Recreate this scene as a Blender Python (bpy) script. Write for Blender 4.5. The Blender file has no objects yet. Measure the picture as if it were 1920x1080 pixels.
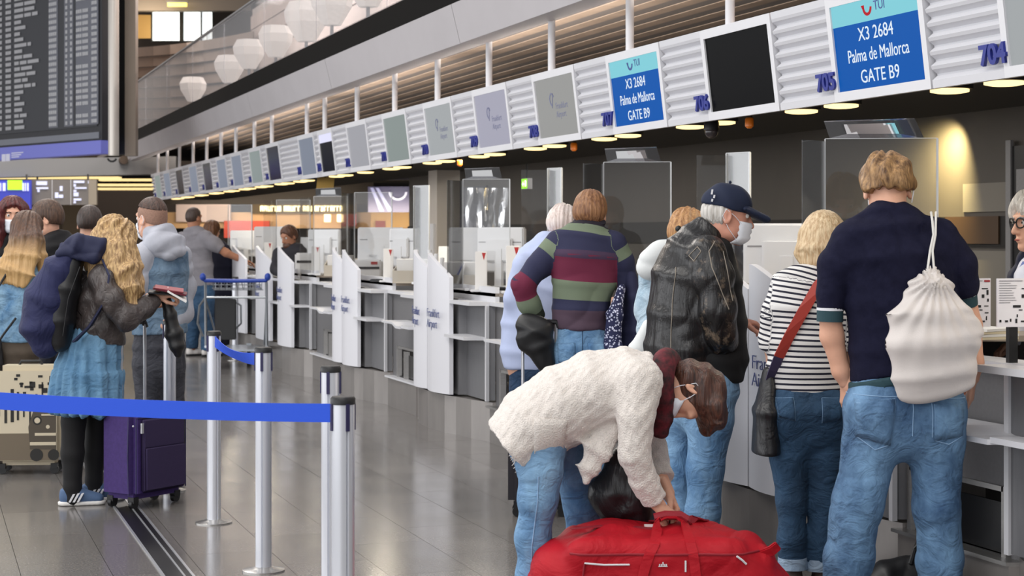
import bpy, bmesh, math, random
import numpy as np
from mathutils import Vector, Matrix

random.seed(7)
SC = bpy.context.scene
COL = SC.collection
PI = math.pi

# ---------------------------------------------------------------- camera, light, exposure
CAM_H = 1.5
FPX = 3200.0                                  # focal length for a 1920 px wide frame
TH = math.atan(1110.0 / FPX)                  # the desks run along +Y; the camera looks this far to the right of +Y
CT, ST = math.cos(TH), math.sin(TH)
PITCH = 1.394                                 # spacing of the check-in positions

cam_data = bpy.data.cameras.new('camera')
cam = bpy.data.objects.new('camera', cam_data)
COL.objects.link(cam)
cam.location = (0, 0, CAM_H)
cam.rotation_euler = (PI / 2, 0, -TH)
cam_data.sensor_width = 36.0
cam_data.lens = 36.0 * FPX / 1920.0
cam_data.shift_y = -100.0 / 1920.0
cam_data.clip_end = 300
cam_data.dof.use_dof = True
cam_data.dof.focus_distance = 7.6
cam_data.dof.aperture_fstop = 6.3
SC.camera = cam

world = bpy.data.worlds.new('world')
SC.world = world
world.use_nodes = True
bg = world.node_tree.nodes['Background']
bg.inputs[0].default_value = (0.97, 0.98, 1.0, 1)
bg.inputs[1].default_value = 0.58

SC.view_settings.view_transform = 'Standard'
SC.view_settings.look = 'None'
SC.view_settings.gamma = 1
SC.view_settings.use_curve_mapping = False
SC.view_settings.exposure = 0.25


def area(name, loc, rot, sx, sy, power, color=(1, 1, 1)):
    l = bpy.data.lights.new(name, 'AREA')
    l.shape = 'RECTANGLE'
    l.size, l.size_y, l.energy, l.color = sx, sy, power, color
    o = bpy.data.objects.new(name, l)
    o.location, o.rotation_euler = loc, rot
    COL.objects.link(o)
    return o


# added area lights with no source in view: overhead and from the left
area('overhead_fill', (-1.5, 8.0, 7.0), (0, 0.15, 0), 5.0, 22.0, 900, (1.0, 0.97, 0.93))
area('left_fill', (-8.0, 9.0, 2.6), (0, math.radians(-92), 0), 4.6, 34.0, 900, (0.97, 0.98, 1.0))


# ---------------------------------------------------------------- small helpers
def srgb(h):
    if not isinstance(h, str):
        return tuple(h)
    h = h.lstrip('#')
    v = [int(h[i:i + 2], 16) / 255 for i in (0, 2, 4)]
    return tuple((x / 12.92 if x <= 0.04045 else ((x + 0.055) / 1.055) ** 2.4) for x in v)


def world_from_cam(right, fwd, z):
    return Vector((right * CT + fwd * ST, -right * ST + fwd * CT, z))


def at(px, py, depth):
    """the point seen at a pixel, at a given distance in front of the camera"""
    return world_from_cam((px - 960) / FPX * depth, depth, CAM_H - (py - 440) / FPX * depth)


def row(n, x0, z=0.0):
    """a point n desk positions along the counter row, x0 to its side"""
    return Vector((x0 * CT, n * PITCH - x0 * ST, z))


def on_row(px, x0):
    return FPX * x0 / (px + 150.0) / (PITCH * CT)


_mats = {}


def mat(name, col, rough=0.55, metal=0.0, var=0.0, vscale=8.0, bump=0.0, bscale=80.0, spec=0.5,
        stretch=(1, 1, 1), coat=0.0, emit=None, estr=0.0, sheen=0.0, col2=None, detail=4.0, dist=0.002):
    if name in _mats:
        return _mats[name]
    m = bpy.data.materials.new(name)
    m.use_nodes = True
    nt = m.node_tree
    b = nt.nodes['Principled BSDF']
    c = srgb(col)
    b.inputs['Base Color'].default_value = (*c, 1)
    b.inputs['Roughness'].default_value = rough
    b.inputs['Metallic'].default_value = metal
    b.inputs['Specular IOR Level'].default_value = spec
    b.inputs['Coat Weight'].default_value = coat
    b.inputs['Sheen Weight'].default_value = sheen
    if emit is not None:
        b.inputs['Emission Color'].default_value = (*srgb(emit), 1)
        b.inputs['Emission Strength'].default_value = estr
    if var > 0 or bump > 0:
        tc = nt.nodes.new('ShaderNodeTexCoord')
        mp = nt.nodes.new('ShaderNodeMapping')
        mp.inputs['Scale'].default_value = stretch
        nt.links.new(tc.outputs['Object'], mp.inputs[0])
    if var > 0:
        n = nt.nodes.new('ShaderNodeTexNoise')
        n.inputs['Scale'].default_value = vscale
        n.inputs['Detail'].default_value = detail
        n.inputs['Roughness'].default_value = 0.6
        nt.links.new(mp.outputs[0], n.inputs['Vector'])
        r = nt.nodes.new('ShaderNodeValToRGB')
        c2 = srgb(col2) if col2 is not None else tuple(min(1, x * (1 + var) + 0.02 * var) for x in c)
        c1 = c if col2 is not None else tuple(x * (1 - var) for x in c)
        r.color_ramp.elements[0].color = (*c1, 1)
        r.color_ramp.elements[1].color = (*c2, 1)
        r.color_ramp.elements[0].position = 0.34
        r.color_ramp.elements[1].position = 0.66
        nt.links.new(n.outputs['Fac'], r.inputs[0])
        nt.links.new(r.outputs[0], b.inputs['Base Color'])
    if bump > 0:
        n2 = nt.nodes.new('ShaderNodeTexNoise')
        n2.inputs['Scale'].default_value = bscale
        n2.inputs['Detail'].default_value = 3
        nt.links.new(mp.outputs[0], n2.inputs['Vector'])
        bp = nt.nodes.new('ShaderNodeBump')
        bp.inputs['Strength'].default_value = bump
        bp.inputs['Distance'].default_value = dist
        nt.links.new(n2.outputs['Fac'], bp.inputs['Height'])
        nt.links.new(bp.outputs[0], b.inputs['Normal'])
    _mats[name] = m
    return m


def glass_mat(name, tint=(0.92, 0.95, 0.96), haze=0.0, refl=1.0, rough=0.02):
    if name in _mats:
        return _mats[name]
    m = bpy.data.materials.new(name)
    m.use_nodes = True
    nt = m.node_tree
    out = nt.nodes['Material Output']
    nt.nodes.remove(nt.nodes['Principled BSDF'])
    tr = nt.nodes.new('ShaderNodeBsdfTransparent')
    tr.inputs[0].default_value = (*tint, 1)
    gl = nt.nodes.new('ShaderNodeBsdfGlossy')
    gl.inputs['Roughness'].default_value = rough
    fr = nt.nodes.new('ShaderNodeFresnel')
    fr.inputs[0].default_value = 1.45
    mu = nt.nodes.new('ShaderNodeMath')
    mu.operation = 'MULTIPLY'
    mu.inputs[1].default_value = refl
    nt.links.new(fr.outputs[0], mu.inputs[0])
    mx = nt.nodes.new('ShaderNodeMixShader')
    nt.links.new(mu.outputs[0], mx.inputs[0])
    nt.links.new(tr.outputs[0], mx.inputs[1])
    nt.links.new(gl.outputs[0], mx.inputs[2])
    last = mx
    if haze > 0:
        df = nt.nodes.new('ShaderNodeBsdfDiffuse')
        df.inputs[0].default_value = (0.8, 0.8, 0.82, 1)
        m2 = nt.nodes.new('ShaderNodeMixShader')
        m2.inputs[0].default_value = haze
        nt.links.new(mx.outputs[0], m2.inputs[1])
        nt.links.new(df.outputs[0], m2.inputs[2])
        last = m2
    nt.links.new(last.outputs[0], out.inputs[0])
    _mats[name] = m
    return m


_winv = {}


def attach(o, parent):
    """parent a mesh; children of a rooted() thing are modelled in hall coordinates"""
    if parent is not None:
        o.parent = parent
        if parent.name in _winv:
            o.matrix_parent_inverse = _winv[parent.name]


class MB:
    """collects polygons; build() links them as one mesh object"""

    def __init__(self):
        self.v, self.f = [], []

    def poly(self, pts):
        i = len(self.v)
        self.v += [tuple(p) for p in pts]
        self.f.append(tuple(range(i, i + len(pts))))
        return self

    def prism(self, pts, vec):
        """extrude a planar outline by vec"""
        n = len(pts)
        i = len(self.v)
        vec = Vector(vec)
        self.v += [tuple(p) for p in pts] + [tuple(Vector(p) + vec) for p in pts]
        self.f.append(tuple(range(i + n - 1, i - 1, -1)))
        self.f.append(tuple(range(i + n, i + 2 * n)))
        for k in range(n):
            j = (k + 1) % n
            self.f.append((i + k, i + j, i + n + j, i + n + k))
        return self

    def box(self, lo, hi):
        x0, y0, z0 = lo
        x1, y1, z1 = hi
        return self.prism([(x0, y0, z0), (x1, y0, z0), (x1, y1, z0), (x0, y1, z0)], (0, 0, z1 - z0))

    def obox(self, c, ax, ay, az):
        """box from its centre and three half-axis vectors"""
        c, ax, ay, az = Vector(c), Vector(ax), Vector(ay), Vector(az)
        return self.prism([c - ax - ay - az, c + ax - ay - az, c + ax + ay - az, c - ax + ay - az], az * 2)

    def tube(self, pts, r, seg=8, closed=False):
        pts = [Vector(p) for p in pts]
        n = len(pts)
        rs = r if isinstance(r, (list, tuple)) else [r] * n
        i = len(self.v)
        prev = None
        for k, p in enumerate(pts):
            if closed:
                d = pts[(k + 1) % n] - pts[k - 1]
            else:
                d = pts[min(k + 1, n - 1)] - pts[max(k - 1, 0)]
            d.normalize()
            if prev is None:
                a = d.orthogonal().normalized()
            else:
                a = (prev - d * prev.dot(d))
                a = a.normalized() if a.length > 1e-6 else d.orthogonal().normalized()
            prev = a
            b = d.cross(a)
            for s in range(seg):
                t = 2 * PI * s / seg
                self.v.append(tuple(p + (a * math.cos(t) + b * math.sin(t)) * rs[k]))
        for k in range(n if closed else n - 1):
            k2 = (k + 1) % n
            for s in range(seg):
                s2 = (s + 1) % seg
                self.f.append((i + k * seg + s, i + k * seg + s2, i + k2 * seg + s2, i + k2 * seg + s))
        if not closed:
            self.f.append(tuple(i + s for s in range(seg - 1, -1, -1)))
            self.f.append(tuple(i + (n - 1) * seg + s for s in range(seg)))
        return self

    def ribbon(self, pts, side, w, th=0.002):
        """flat strap along pts, wide along side"""
        pts = [Vector(p) for p in pts]
        n = len(pts)
        i = len(self.v)
        for k, p in enumerate(pts):
            d = (pts[min(k + 1, n - 1)] - pts[max(k - 1, 0)]).normalized()
            s = Vector(side[k] if isinstance(side, list) else side)
            s = (s - d * s.dot(d)).normalized()
            t = d.cross(s)
            for a, b in ((-1, -1), (1, -1), (1, 1), (-1, 1)):
                self.v.append(tuple(p + s * (a * w / 2) + t * (b * th / 2)))
        for k in range(n - 1):
            for s in range(4):
                s2 = (s + 1) % 4
                self.f.append((i + k * 4 + s, i + k * 4 + s2, i + k * 4 + 4 + s2, i + k * 4 + 4 + s))
        self.f.append((i + 3, i + 2, i + 1, i))
        e = i + (n - 1) * 4
        self.f.append((e, e + 1, e + 2, e + 3))
        return self

    def lathe(self, prof, c=(0, 0, 0), seg=24):
        i = len(self.v)
        n = len(prof)
        for r, z in prof:
            for s in range(seg):
                t = 2 * PI * s / seg
                self.v.append((c[0] + r * math.cos(t), c[1] + r * math.sin(t), c[2] + z))
        for k in range(n - 1):
            for s in range(seg):
                s2 = (s + 1) % seg
                self.f.append((i + k * seg + s, i + k * seg + s2, i + (k + 1) * seg + s2, i + (k + 1) * seg + s))
        self.f.append(tuple(i + s for s in range(seg - 1, -1, -1)))
        self.f.append(tuple(i + (n - 1) * seg + s for s in range(seg)))
        return self

    def ball(self, c, r, seg=12, rings=8):
        if not isinstance(r, (tuple, list)):
            r = (r, r, r)
        i = len(self.v)
        self.v.append((c[0], c[1], c[2] - r[2]))
        for k in range(1, rings):
            a = -PI / 2 + PI * k / rings
            for s in range(seg):
                t = 2 * PI * s / seg
                self.v.append((c[0] + r[0] * math.cos(a) * math.cos(t), c[1] + r[1] * math.cos(a) * math.sin(t), c[2] + r[2] * math.sin(a)))
        self.v.append((c[0], c[1], c[2] + r[2]))
        top = len(self.v) - 1
        for s in range(seg):
            s2 = (s + 1) % seg
            self.f.append((i, i + 1 + s2, i + 1 + s))
            for k in range(rings - 2):
                a = i + 1 + k * seg
                self.f.append((a + s, a + s2, a + seg + s2, a + seg + s))
            a = i + 1 + (rings - 2) * seg
            self.f.append((a + s, a + s2, top))
        return self

    def xform(self, m):
        self.v = [tuple(m @ Vector(p)) for p in self.v]
        return self

    def mesh(self, name, material, smooth=False, bevel=0.0, bseg=2):
        me = bpy.data.meshes.new(name)
        me.from_pydata(self.v, [], self.f)
        bm = bmesh.new()
        bm.from_mesh(me)
        bmesh.ops.recalc_face_normals(bm, faces=bm.faces)
        if bevel > 0:
            bmesh.ops.remove_doubles(bm, verts=bm.verts, dist=1e-5)
            ed = [e for e in bm.edges if len(e.link_faces) == 2 and e.calc_face_angle(0) > 0.5]
            bmesh.ops.bevel(bm, geom=ed, offset=bevel, segments=bseg, affect='EDGES', clamp_overlap=True)
        bm.to_mesh(me)
        bm.free()
        for ml in (material if isinstance(material, (list, tuple)) else [material]):
            me.materials.append(ml)
        if smooth:
            me.polygons.foreach_set('use_smooth', [True] * len(me.polygons))
            try:
                me.set_sharp_from_angle(angle=math.radians(40))
            except Exception:
                pass
        return me

    def build(self, name, material, parent=None, smooth=False, bevel=0.0, loc=None, kind=None, label=None, bseg=2):
        o = bpy.data.objects.new(name, self.mesh(name, material, smooth, bevel, bseg))
        COL.objects.link(o)
        if loc is not None:
            o.location = loc
        attach(o, parent)
        if kind:
            o['kind'] = kind
        if label:
            o['label'] = label
        return o


def tag(o, label, cat, group=None, kind=None):
    o['label'] = label
    o['category'] = cat
    if group:
        o['group'] = group
    if kind:
        o['kind'] = kind
    return o


def thing(name, label, cat, loc=(0, 0, 0), rz=0.0, group=None):
    o = bpy.data.objects.new(name, None)
    o.empty_display_size = 0.1
    COL.objects.link(o)
    o.location = loc
    o.rotation_euler = (0, 0, rz)
    return tag(o, label, cat, group)


def rooted(name, label, cat, loc, rz=0.0, group=None):
    o = thing(name, label, cat, loc, rz, group)
    _winv[o.name] = (Matrix.Translation(Vector(loc)) @ Matrix.Rotation(rz, 4, 'Z')).inverted()
    return o


def copy_tree(o, parent=None):
    c = o.copy()
    COL.objects.link(c)
    c.parent = parent
    for ch in list(o.children):
        copy_tree(ch, c)
    return c


def text_mesh(name, body, size, material, parent, mtx, align='CENTER', extrude=0.002, xs=1.0, lines=1.0, bold=0.0):
    """lettering as a mesh; mtx places its baseline frame (x along the line, y up, z out)"""
    cu = bpy.data.curves.new(name, 'FONT')
    cu.body = body
    cu.size = size
    cu.align_x = align
    cu.extrude = extrude
    cu.offset = bold
    cu.resolution_u = 3
    cu.space_line = lines
    tmp = bpy.data.objects.new(name, cu)
    COL.objects.link(tmp)
    dg = bpy.context.evaluated_depsgraph_get()
    me = bpy.data.meshes.new_from_object(tmp.evaluated_get(dg))
    bpy.data.objects.remove(tmp)
    bpy.data.curves.remove(cu)
    me.name = name
    me.transform(mtx @ Matrix.Diagonal((xs, 1, 1, 1)))
    me.materials.clear()
    me.materials.append(material)
    o = bpy.data.objects.new(name, me)
    COL.objects.link(o)
    attach(o, parent)
    return o


def frame_mtx(o, x, y):
    x, y = Vector(x).normalized(), Vector(y).normalized()
    z = x.cross(y)
    return Matrix(((x.x, y.x, z.x, o[0]), (x.y, y.y, z.y, o[1]), (x.z, y.z, z.z, o[2]), (0, 0, 0, 1)))
# ================================================================ the hall
m_white = mat('white_paint', '#dcdce0', 0.45)
m_rib = mat('ribbed_sheet', '#cfcfd4', 0.4)
m_grey = mat('grey_laminate', '#8a898b', 0.5, var=0.05, vscale=60)
m_steel = mat('brushed_steel', '#a9a7a5', 0.32, 0.85, var=0.06, vscale=12, stretch=(1, 1, 8))
m_alu = mat('aluminium', '#d3d4d8', 0.3, 0.75)
m_black = mat('black_plastic', '#111114', 0.45)
m_dark = mat('dark_void', '#15120f', 0.8)
m_brown = mat('brown_slat', '#a39182', 0.6, var=0.12, vscale=3)
m_soffit = mat('soffit_dark', '#1d1915', 0.7)
m_bulk = mat('bulkhead_grey', '#b5b1b4', 0.55, var=0.03, vscale=1.5)
m_lamp = mat('lamp_warm', '#fff0c8', 0.5, emit='#ffdd98', estr=1.5)
m_blue_no = mat('number_blue', '#1d2a86', 0.4)
m_blue_pale = mat('airport_blue', '#3c4a8c', 0.5)

# ---- floor: granite slabs laid along the desks
fl = MB().box((-14, -6, -0.12), (26, 62, -0.012))
floor = fl.build('floor', mat('floor_grout', '#3d3a38', 0.7), kind='structure')


def granite(name):
    m = mat(name, '#6c6865', 0.13, var=0.32, vscale=95, bump=0.02, bscale=150, detail=8)
    nt = m.node_tree
    b = nt.nodes['Principled BSDF']
    src = b.inputs['Base Color'].links[0].from_socket
    oi = nt.nodes.new('ShaderNodeObjectInfo')
    mr = nt.nodes.new('ShaderNodeMapRange')
    mr.inputs['To Min'].default_value = 0.88
    mr.inputs['To Max'].default_value = 1.1
    nt.links.new(oi.outputs['Random'], mr.inputs['Value'])
    vm = nt.nodes.new('ShaderNodeVectorMath')
    vm.operation = 'SCALE'
    nt.links.new(src, vm.inputs[0])
    nt.links.new(mr.outputs[0], vm.inputs['Scale'])
    nt.links.new(vm.outputs[0], b.inputs['Base Color'])
    # faint large stains in the polish
    tc = nt.nodes.new('ShaderNodeTexCoord')
    n = nt.nodes.new('ShaderNodeTexNoise')
    n.inputs['Scale'].default_value = 2.2
    n.inputs['Detail'].default_value = 5
    nt.links.new(tc.outputs['Object'], n.inputs['Vector'])
    m2 = nt.nodes.new('ShaderNodeMapRange')
    m2.inputs['To Min'].default_value = 0.11
    m2.inputs['To Max'].default_value = 0.24
    nt.links.new(n.outputs['Fac'], m2.inputs['Value'])
    nt.links.new(m2.outputs[0], b.inputs['Roughness'])
    return m


m_gran = granite('granite')
TW, TL = 0.383, 0.766
GX = 1.134 * CT                               # the floor channel's line
tile_me = MB().box((-TW / 2 + 0.0012, -TL / 2 + 0.0012, -0.012), (TW / 2 - 0.0012, TL / 2 - 0.0012, 0)).mesh('tile', m_gran)
ix0 = 1.66 * CT - TW * 8
far_tiles = MB()
ntile = 0
for i in range(-4, 40):
    xc = ix0 + (i + 0.5) * TW
    for j in range(-2, 76):
        yc = (j + 0.5) * TL + (TL / 2 if i % 2 else 0)
        if yc > 46:
            continue
        fw = xc * ST + yc * CT
        rt = xc * CT - yc * ST
        if fw < 2.5 or abs(rt) > 0.36 * fw + 0.6 or xc > 4.2:
            continue
        if 6.3 < fw < 18 and xc > 0.05 * yc - 0.2 and ntile < 300 and rt > -0.31 * fw:
            o = bpy.data.objects.new('tile', tile_me)
            o.location = (xc, yc, 0)
            COL.objects.link(o)
            o.parent = floor
            ntile += 1
        else:
            far_tiles.box((xc - TW / 2 + 0.0012, yc - TL / 2 + 0.0012, -0.012), (xc + TW / 2 - 0.0012, yc + TL / 2 - 0.0012, 0))
far_tiles.build('far_tiles', m_gran, floor, kind='stuff')
MB().box((4.2, -3, -0.012), (26, 62, 0)).build('service_floor', mat('service_floor', '#4a4745', 0.5), floor)

# ---- black cable channel with metal edges let into the floor
ch = rooted('cable_channel', 'black cable channel with metal edges let into the tiled floor', 'floor channel', (GX, 9, 0))
MB().box((GX - 0.055, 2, -0.004), (GX + 0.055, 26, 0.004)).build('cover_strip', mat('channel_black', '#0c0b0d', 0.35), ch)
for s in (-1, 1):
    MB().box((GX + s * 0.062 - 0.006, 2, -0.004), (GX + s * 0.062 + 0.006, 26, 0.006)).build('metal_edge', m_alu, ch)
MB().box((GX + 0.02, 2, 0.004), (GX + 0.028, 26, 0.007)).build('metal_edge', m_alu, ch)

# ---- sign fascia over the desks
FX0 = 4.41


def fas(n, h, out=0.0):
    return Vector(((4.44 - 0.065 * h) * CT - out, n * PITCH - FX0 * ST, 2.14 + 0.5 * h - out * 0.12))


def fas_box(mb, n0, n1, h0, h1, o0, o1):
    p = [fas(n0, h0, o0), fas(n1, h0, o0), fas(n1, h1, o0), fas(n0, h1, o0)]
    mb.prism(p, fas(n0, h0, o1) - fas(n0, h0, o0))


fas_x = Vector((0, -1, 0))
fas_y = (fas(0, 1) - fas(0, 0)).normalized()


def screen_mat(name, col, e=0.5, var=None, rough=0.08):
    return mat(name, '#08080a', 0.3, spec=0.04, emit=col, estr=e)


m_scr_blue = screen_mat('screen_blue', '#0356ac', 0.85)
m_scr_teal = screen_mat('screen_teal', '#86d2de', 0.8)
m_scr_black = mat('screen_black', '#050507', 0.25, spec=0.05)
m_scr_txt = screen_mat('screen_text', '#e8f4ff', 0.8)
m_scr_red = screen_mat('screen_red', '#c8202c', 0.7)
m_grey_scr = [screen_mat('screen_grey_%s' % k, c, 0.8) for k, c in
              (('warm', '#9c9c9a'), ('lilac', '#a9a8b8'), ('pale', '#a6aaac'), ('green', '#8b9592'), ('dull', '#a2a2a8'), ('slate', '#7f8694'))]
m_scr_brown = mat('screen_off_brown', '#2b241d', 0.2, spec=0.15)


def arc_mb(c, r, a0, a1, w, x, y, th=0.002, seg=14):
    """flat ring sector in the plane of x, y"""
    mb = MB()
    z = x.cross(y)
    for k in range(seg):
        b0 = a0 + (a1 - a0) * k / seg
        b1 = a0 + (a1 - a0) * (k + 1) / seg
        q = []
        for rr, bb in ((r - w / 2, b0), (r + w / 2, b0), (r + w / 2, b1), (r - w / 2, b1)):
            q.append(c + (x * math.cos(bb) + y * math.sin(bb)) * rr)
        mb.prism(q, z * th)
    return mb


edges = [3.70, 4.68, 5.66, 6.66, 7.66, 8.66, 9.66, 10.66, 11.66, 12.7, 13.75, 14.4, 15.8, 16.65, 17.65, 18.55, 19.5, 20.5, 21.6, 22.7, 23.6, 24.5]
kinds = ['grey0', 'grey2', 'tui', 'black', 'tui', 'logo0', 'logo1', 'logo2', 'grey3', 'grey4', 'news', 'grey5', 'brown', 'grey3', 'grey5', 'grey5', 'brown', 'grey5', 'brown', 'grey5', 'grey3']
desc = {'tui': 'blue flight screen for Palma de Mallorca', 'black': 'switched-off black screen', 'grey0': 'grey idle screen', 'grey2': 'pale idle screen',
        'logo0': 'warm grey screen with faint airport logo', 'logo1': 'lilac grey screen with faint airport logo', 'logo2': 'pale grey screen with blurred logo',
        'grey3': 'greenish grey screen', 'grey4': 'plain light grey screen', 'news': 'half white half black screen', 'grey5': 'slate grey screen', 'brown': 'dark brown unlit screen'}
for i in range(len(edges) - 1):
    n0, n1 = edges[i], edges[i + 1]
    num = 703 + i
    ORD = ['first', 'second', 'third', 'fourth', 'fifth', 'sixth', 'seventh', 'eighth', 'ninth', 'tenth', 'eleventh', 'twelfth', 'thirteenth', 'fourteenth', 'fifteenth', 'sixteenth', 'seventeenth', 'eighteenth', 'nineteenth', 'twentieth', 'last'][i]
    w = n1 - n0
    sf = 0.6 if w > 0.8 else 0.8
    if w > 1.2:
        sf = 0.42
    fe = n0 + (0.6 if w > 0.8 else 0.5)
    k = kinds[i]
    root = rooted('sign_panel', 'ribbed overhead sign panel with %s, %s along the fascia' % (desc[k], ORD), 'sign',
                  fas((n0 + n1) / 2, 0, -0.05), group='overhead check-in sign panels')
    # frame round the screen
    mb = MB()
    a, b = n0 + 0.005, fe
    fas_box(mb, a, a + 0.028, 0, 1, 0, 0.016)
    fas_box(mb, b - 0.028, b, 0, 1, 0, 0.016)
    fas_box(mb, a + 0.028, b - 0.028, 0, 0.09, 0, 0.016)
    fas_box(mb, a + 0.028, b - 0.028, 0.9, 1, 0, 0.016)
    fas_box(mb, a, b, 0.0, 1, -0.10, 0.0)
    mb.build('screen_frame', m_white, root)
    # corrugated sheet
    if n1 - fe > 0.02:
        mb = MB()
        q = [(0.0, 0.016), (0.07, 0.016)]
        nr = 7
        h0, hh = 0.07, 0.86 / nr
        for r in range(nr):
            z0 = h0 + r * hh
            q += [(z0 + 0.30 * hh, -0.012), (z0 + 0.42 * hh, -0.012), (z0 + 0.75 * hh, 0.012), (z0 + hh, 0.016)]
        q += [(1.0, 0.016)]
        q += [(1.0, -0.10), (0.0, -0.10)]
        c0 = [fas(fe, h, o) for h, o in q]
        d = fas(n1 - 0.006, 0) - fas(fe, 0)
        mb.prism(c0, d)
        mb.build('ribbed_sheet', m_rib, root)
        body = '%d' % num
        text_mesh('number', body, 0.115 if i < 12 else 0.10, m_blue_no, root, frame_mtx(fas(fe - 0.03 + 0.07, 0.13, 0.02), fas_x, fas_y), extrude=0.008, xs=1.05, bold=0.004)
    # the screen
    sa, sb = a + 0.028, b - 0.028
    mb = MB()
    fas_box(mb, sa, sb, 0.09, 0.9, 0, 0.006)
    sm = {'tui': m_scr_blue, 'black': m_scr_black, 'news': m_scr_black, 'brown': m_scr_brown,
          'logo0': m_grey_scr[0], 'logo1': m_grey_scr[1], 'logo2': m_grey_scr[2]}.get(k)
    if sm is None:
        sm = m_grey_scr[int(k[4])]
    scr = mb.build('screen', sm, root)
    mid = (sa + sb) / 2
    if k == 'tui':
        mb = MB()
        fas_box(mb, sa, sb, 0.70, 0.9, 0.004, 0.0075)
        mb.build('screen_header', m_scr_teal, scr)
        o = 0.009
        text_mesh('screen_text', 'X3 2684', 0.088, m_scr_txt, scr, frame_mtx(fas(mid, 0.535, o), fas_x, fas_y), extrude=0.0006)
        text_mesh('screen_text', 'Palma de Mallorca', 0.088, m_scr_txt, scr, frame_mtx(fas(mid, 0.345, o), fas_x, fas_y), extrude=0.0006, xs=0.82)
        text_mesh('screen_text', 'GATE B9', 0.088, m_scr_txt, scr, frame_mtx(fas(mid, 0.145, o), fas_x, fas_y), extrude=0.0006)
        mr = m_scr_red if i == 2 else m_blue_pale
        text_mesh('screen_text', 'TUI', 0.062, m_blue_pale, scr, frame_mtx(fas(mid - 0.04, 0.785, o), fas_x, fas_y), extrude=0.0006)
        c = fas(mid + 0.035, 0.825, o)
        mk = arc_mb(c, 0.032, PI * 1.0, PI * 2.0, 0.014, fas_x, fas_y)
        mk.prism([c + fas_x * t + fas_y * u for t, u in ((-0.05, 0.012), (-0.025, 0.012), (-0.025, -0.006), (-0.039, -0.006))], fas_x.cross(fas_y) * 0.002)
        mk.build('logo_mark', mr, scr)
    if k.startswith('logo'):
        o = 0.008
        mk = arc_mb(fas(mid + 0.05, 0.6, o), 0.04, 0.4, 4.6, 0.012, fas_x, fas_y)
        mk.prism([fas(mid + 0.05, 0.6, o) + fas_x * t + fas_y * u for t, u in ((-0.012, -0.06), (0.0, -0.06), (0.03, 0.04), (0.018, 0.04))], fas_x.cross(fas_y) * 0.002)
        mk.build('logo_mark', mat('logo_fade', '#6f7390', 0.4), scr)
        text_mesh('screen_text', 'Frankfurt\nAirport', 0.062, mat('logo_fade', '#6f7390', 0.4), scr, frame_mtx(fas(mid + 0.01, 0.46, o), fas_x, fas_y), align='LEFT', extrude=0.0004, lines=0.95)
    if k == 'news':
        mb = MB()
        fas_box(mb, sa, sb, 0.72, 0.9, 0.004, 0.0075)
        mb.build('screen_header', screen_mat('screen_white', '#dcdcf4', 0.9), scr)
    # hanger rod
    rn = n0 + (0.42 if i < 12 else 0.5)
    p = fas(rn, 1.0, -0.05)
    MB().tube([p - Vector((0, 0, 0.05)), p + Vector((0, 0, 0.62))], 0.026, 10).build('hanger_rod', m_white, root, smooth=True)

# ---- downlights under the fascia, two to a position
for i in range(len(edges) - 1):
    n0 = edges[i]
    ORD = ['first', 'second', 'third', 'fourth', 'fifth', 'sixth', 'seventh', 'eighth', 'ninth', 'tenth', 'eleventh', 'twelfth', 'thirteenth', 'fourteenth', 'fifteenth', 'sixteenth', 'seventeenth', 'eighteenth', 'nineteenth', 'twentieth', 'last'][i]
    for j, (dn, x0) in enumerate(((0.32, 4.72), (0.02, 4.72))):
        if edges[i + 1] - n0 < 0.8 and j == 0:
            continue
        p = row(n0 + dn - 0.04, x0, 2.166)
        t = rooted('ceiling_downlight', 'round warm downlight, %s of the two below the %s sign panel' % ('further' if j == 0 else 'nearer', ORD), 'light', p + Vector((0, 0, 0.03)), group='downlights under the fascia')
        MB().lathe([(0.02, 0.05), (0.105, 0.05), (0.105, 0.0), (0.09, 0.0)], p, 20).build('rim', m_soffit, t, smooth=True)
        MB().lathe([(0.088, 0.004), (0.088, -0.012), (0.06, -0.018)], p, 20).build('diffuser', m_lamp, t, smooth=True)
# real light from the downlights falls on the desks: one soft strip of lamps follows the row
for n in (4.4, 6.6, 8.8, 11.0, 13.2, 15.4, 17.6, 19.8, 22.0):
    p = row(n, 4.72, 2.14)
    area('downlight_glow', p, (0, 0, 0), 0.25, 0.5, 9, (1.0, 0.88, 0.68))

for y in (2, 8, 14, 20, 26, 32):
    area('void_fill', (4.62, y, 2.80), (PI, 0.25, 0), 0.25, 5.0, 110, (1.0, 0.90, 0.80))  # added uplight without a fixture, brightens the slatted ceiling
    area('service_fill', (6.9, y, 2.70), (0, 0, 0), 0.6, 4.0, 46, (1.0, 0.93, 0.84))  # added fill over the rear area, no fitting modelled
    area('gallery_fill', (6.6, y, 6.2), (0, 0, 0), 0.6, 5.0, 130, (1.0, 0.93, 0.88))  # added fill to brighten the gallery behind the glass
area('hall_end_fill', (2.5, 32, 10.7), (0, 0, 0), 5.0, 8.0, 1500, (1.0, 0.93, 0.86))  # both hall-end lamps are added to brighten the slatted wall
area('hall_end_fill', (0.5, 43, 10.7), (0, 0, 0), 9.0, 8.0, 1300, (1.0, 0.90, 0.80))
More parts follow.
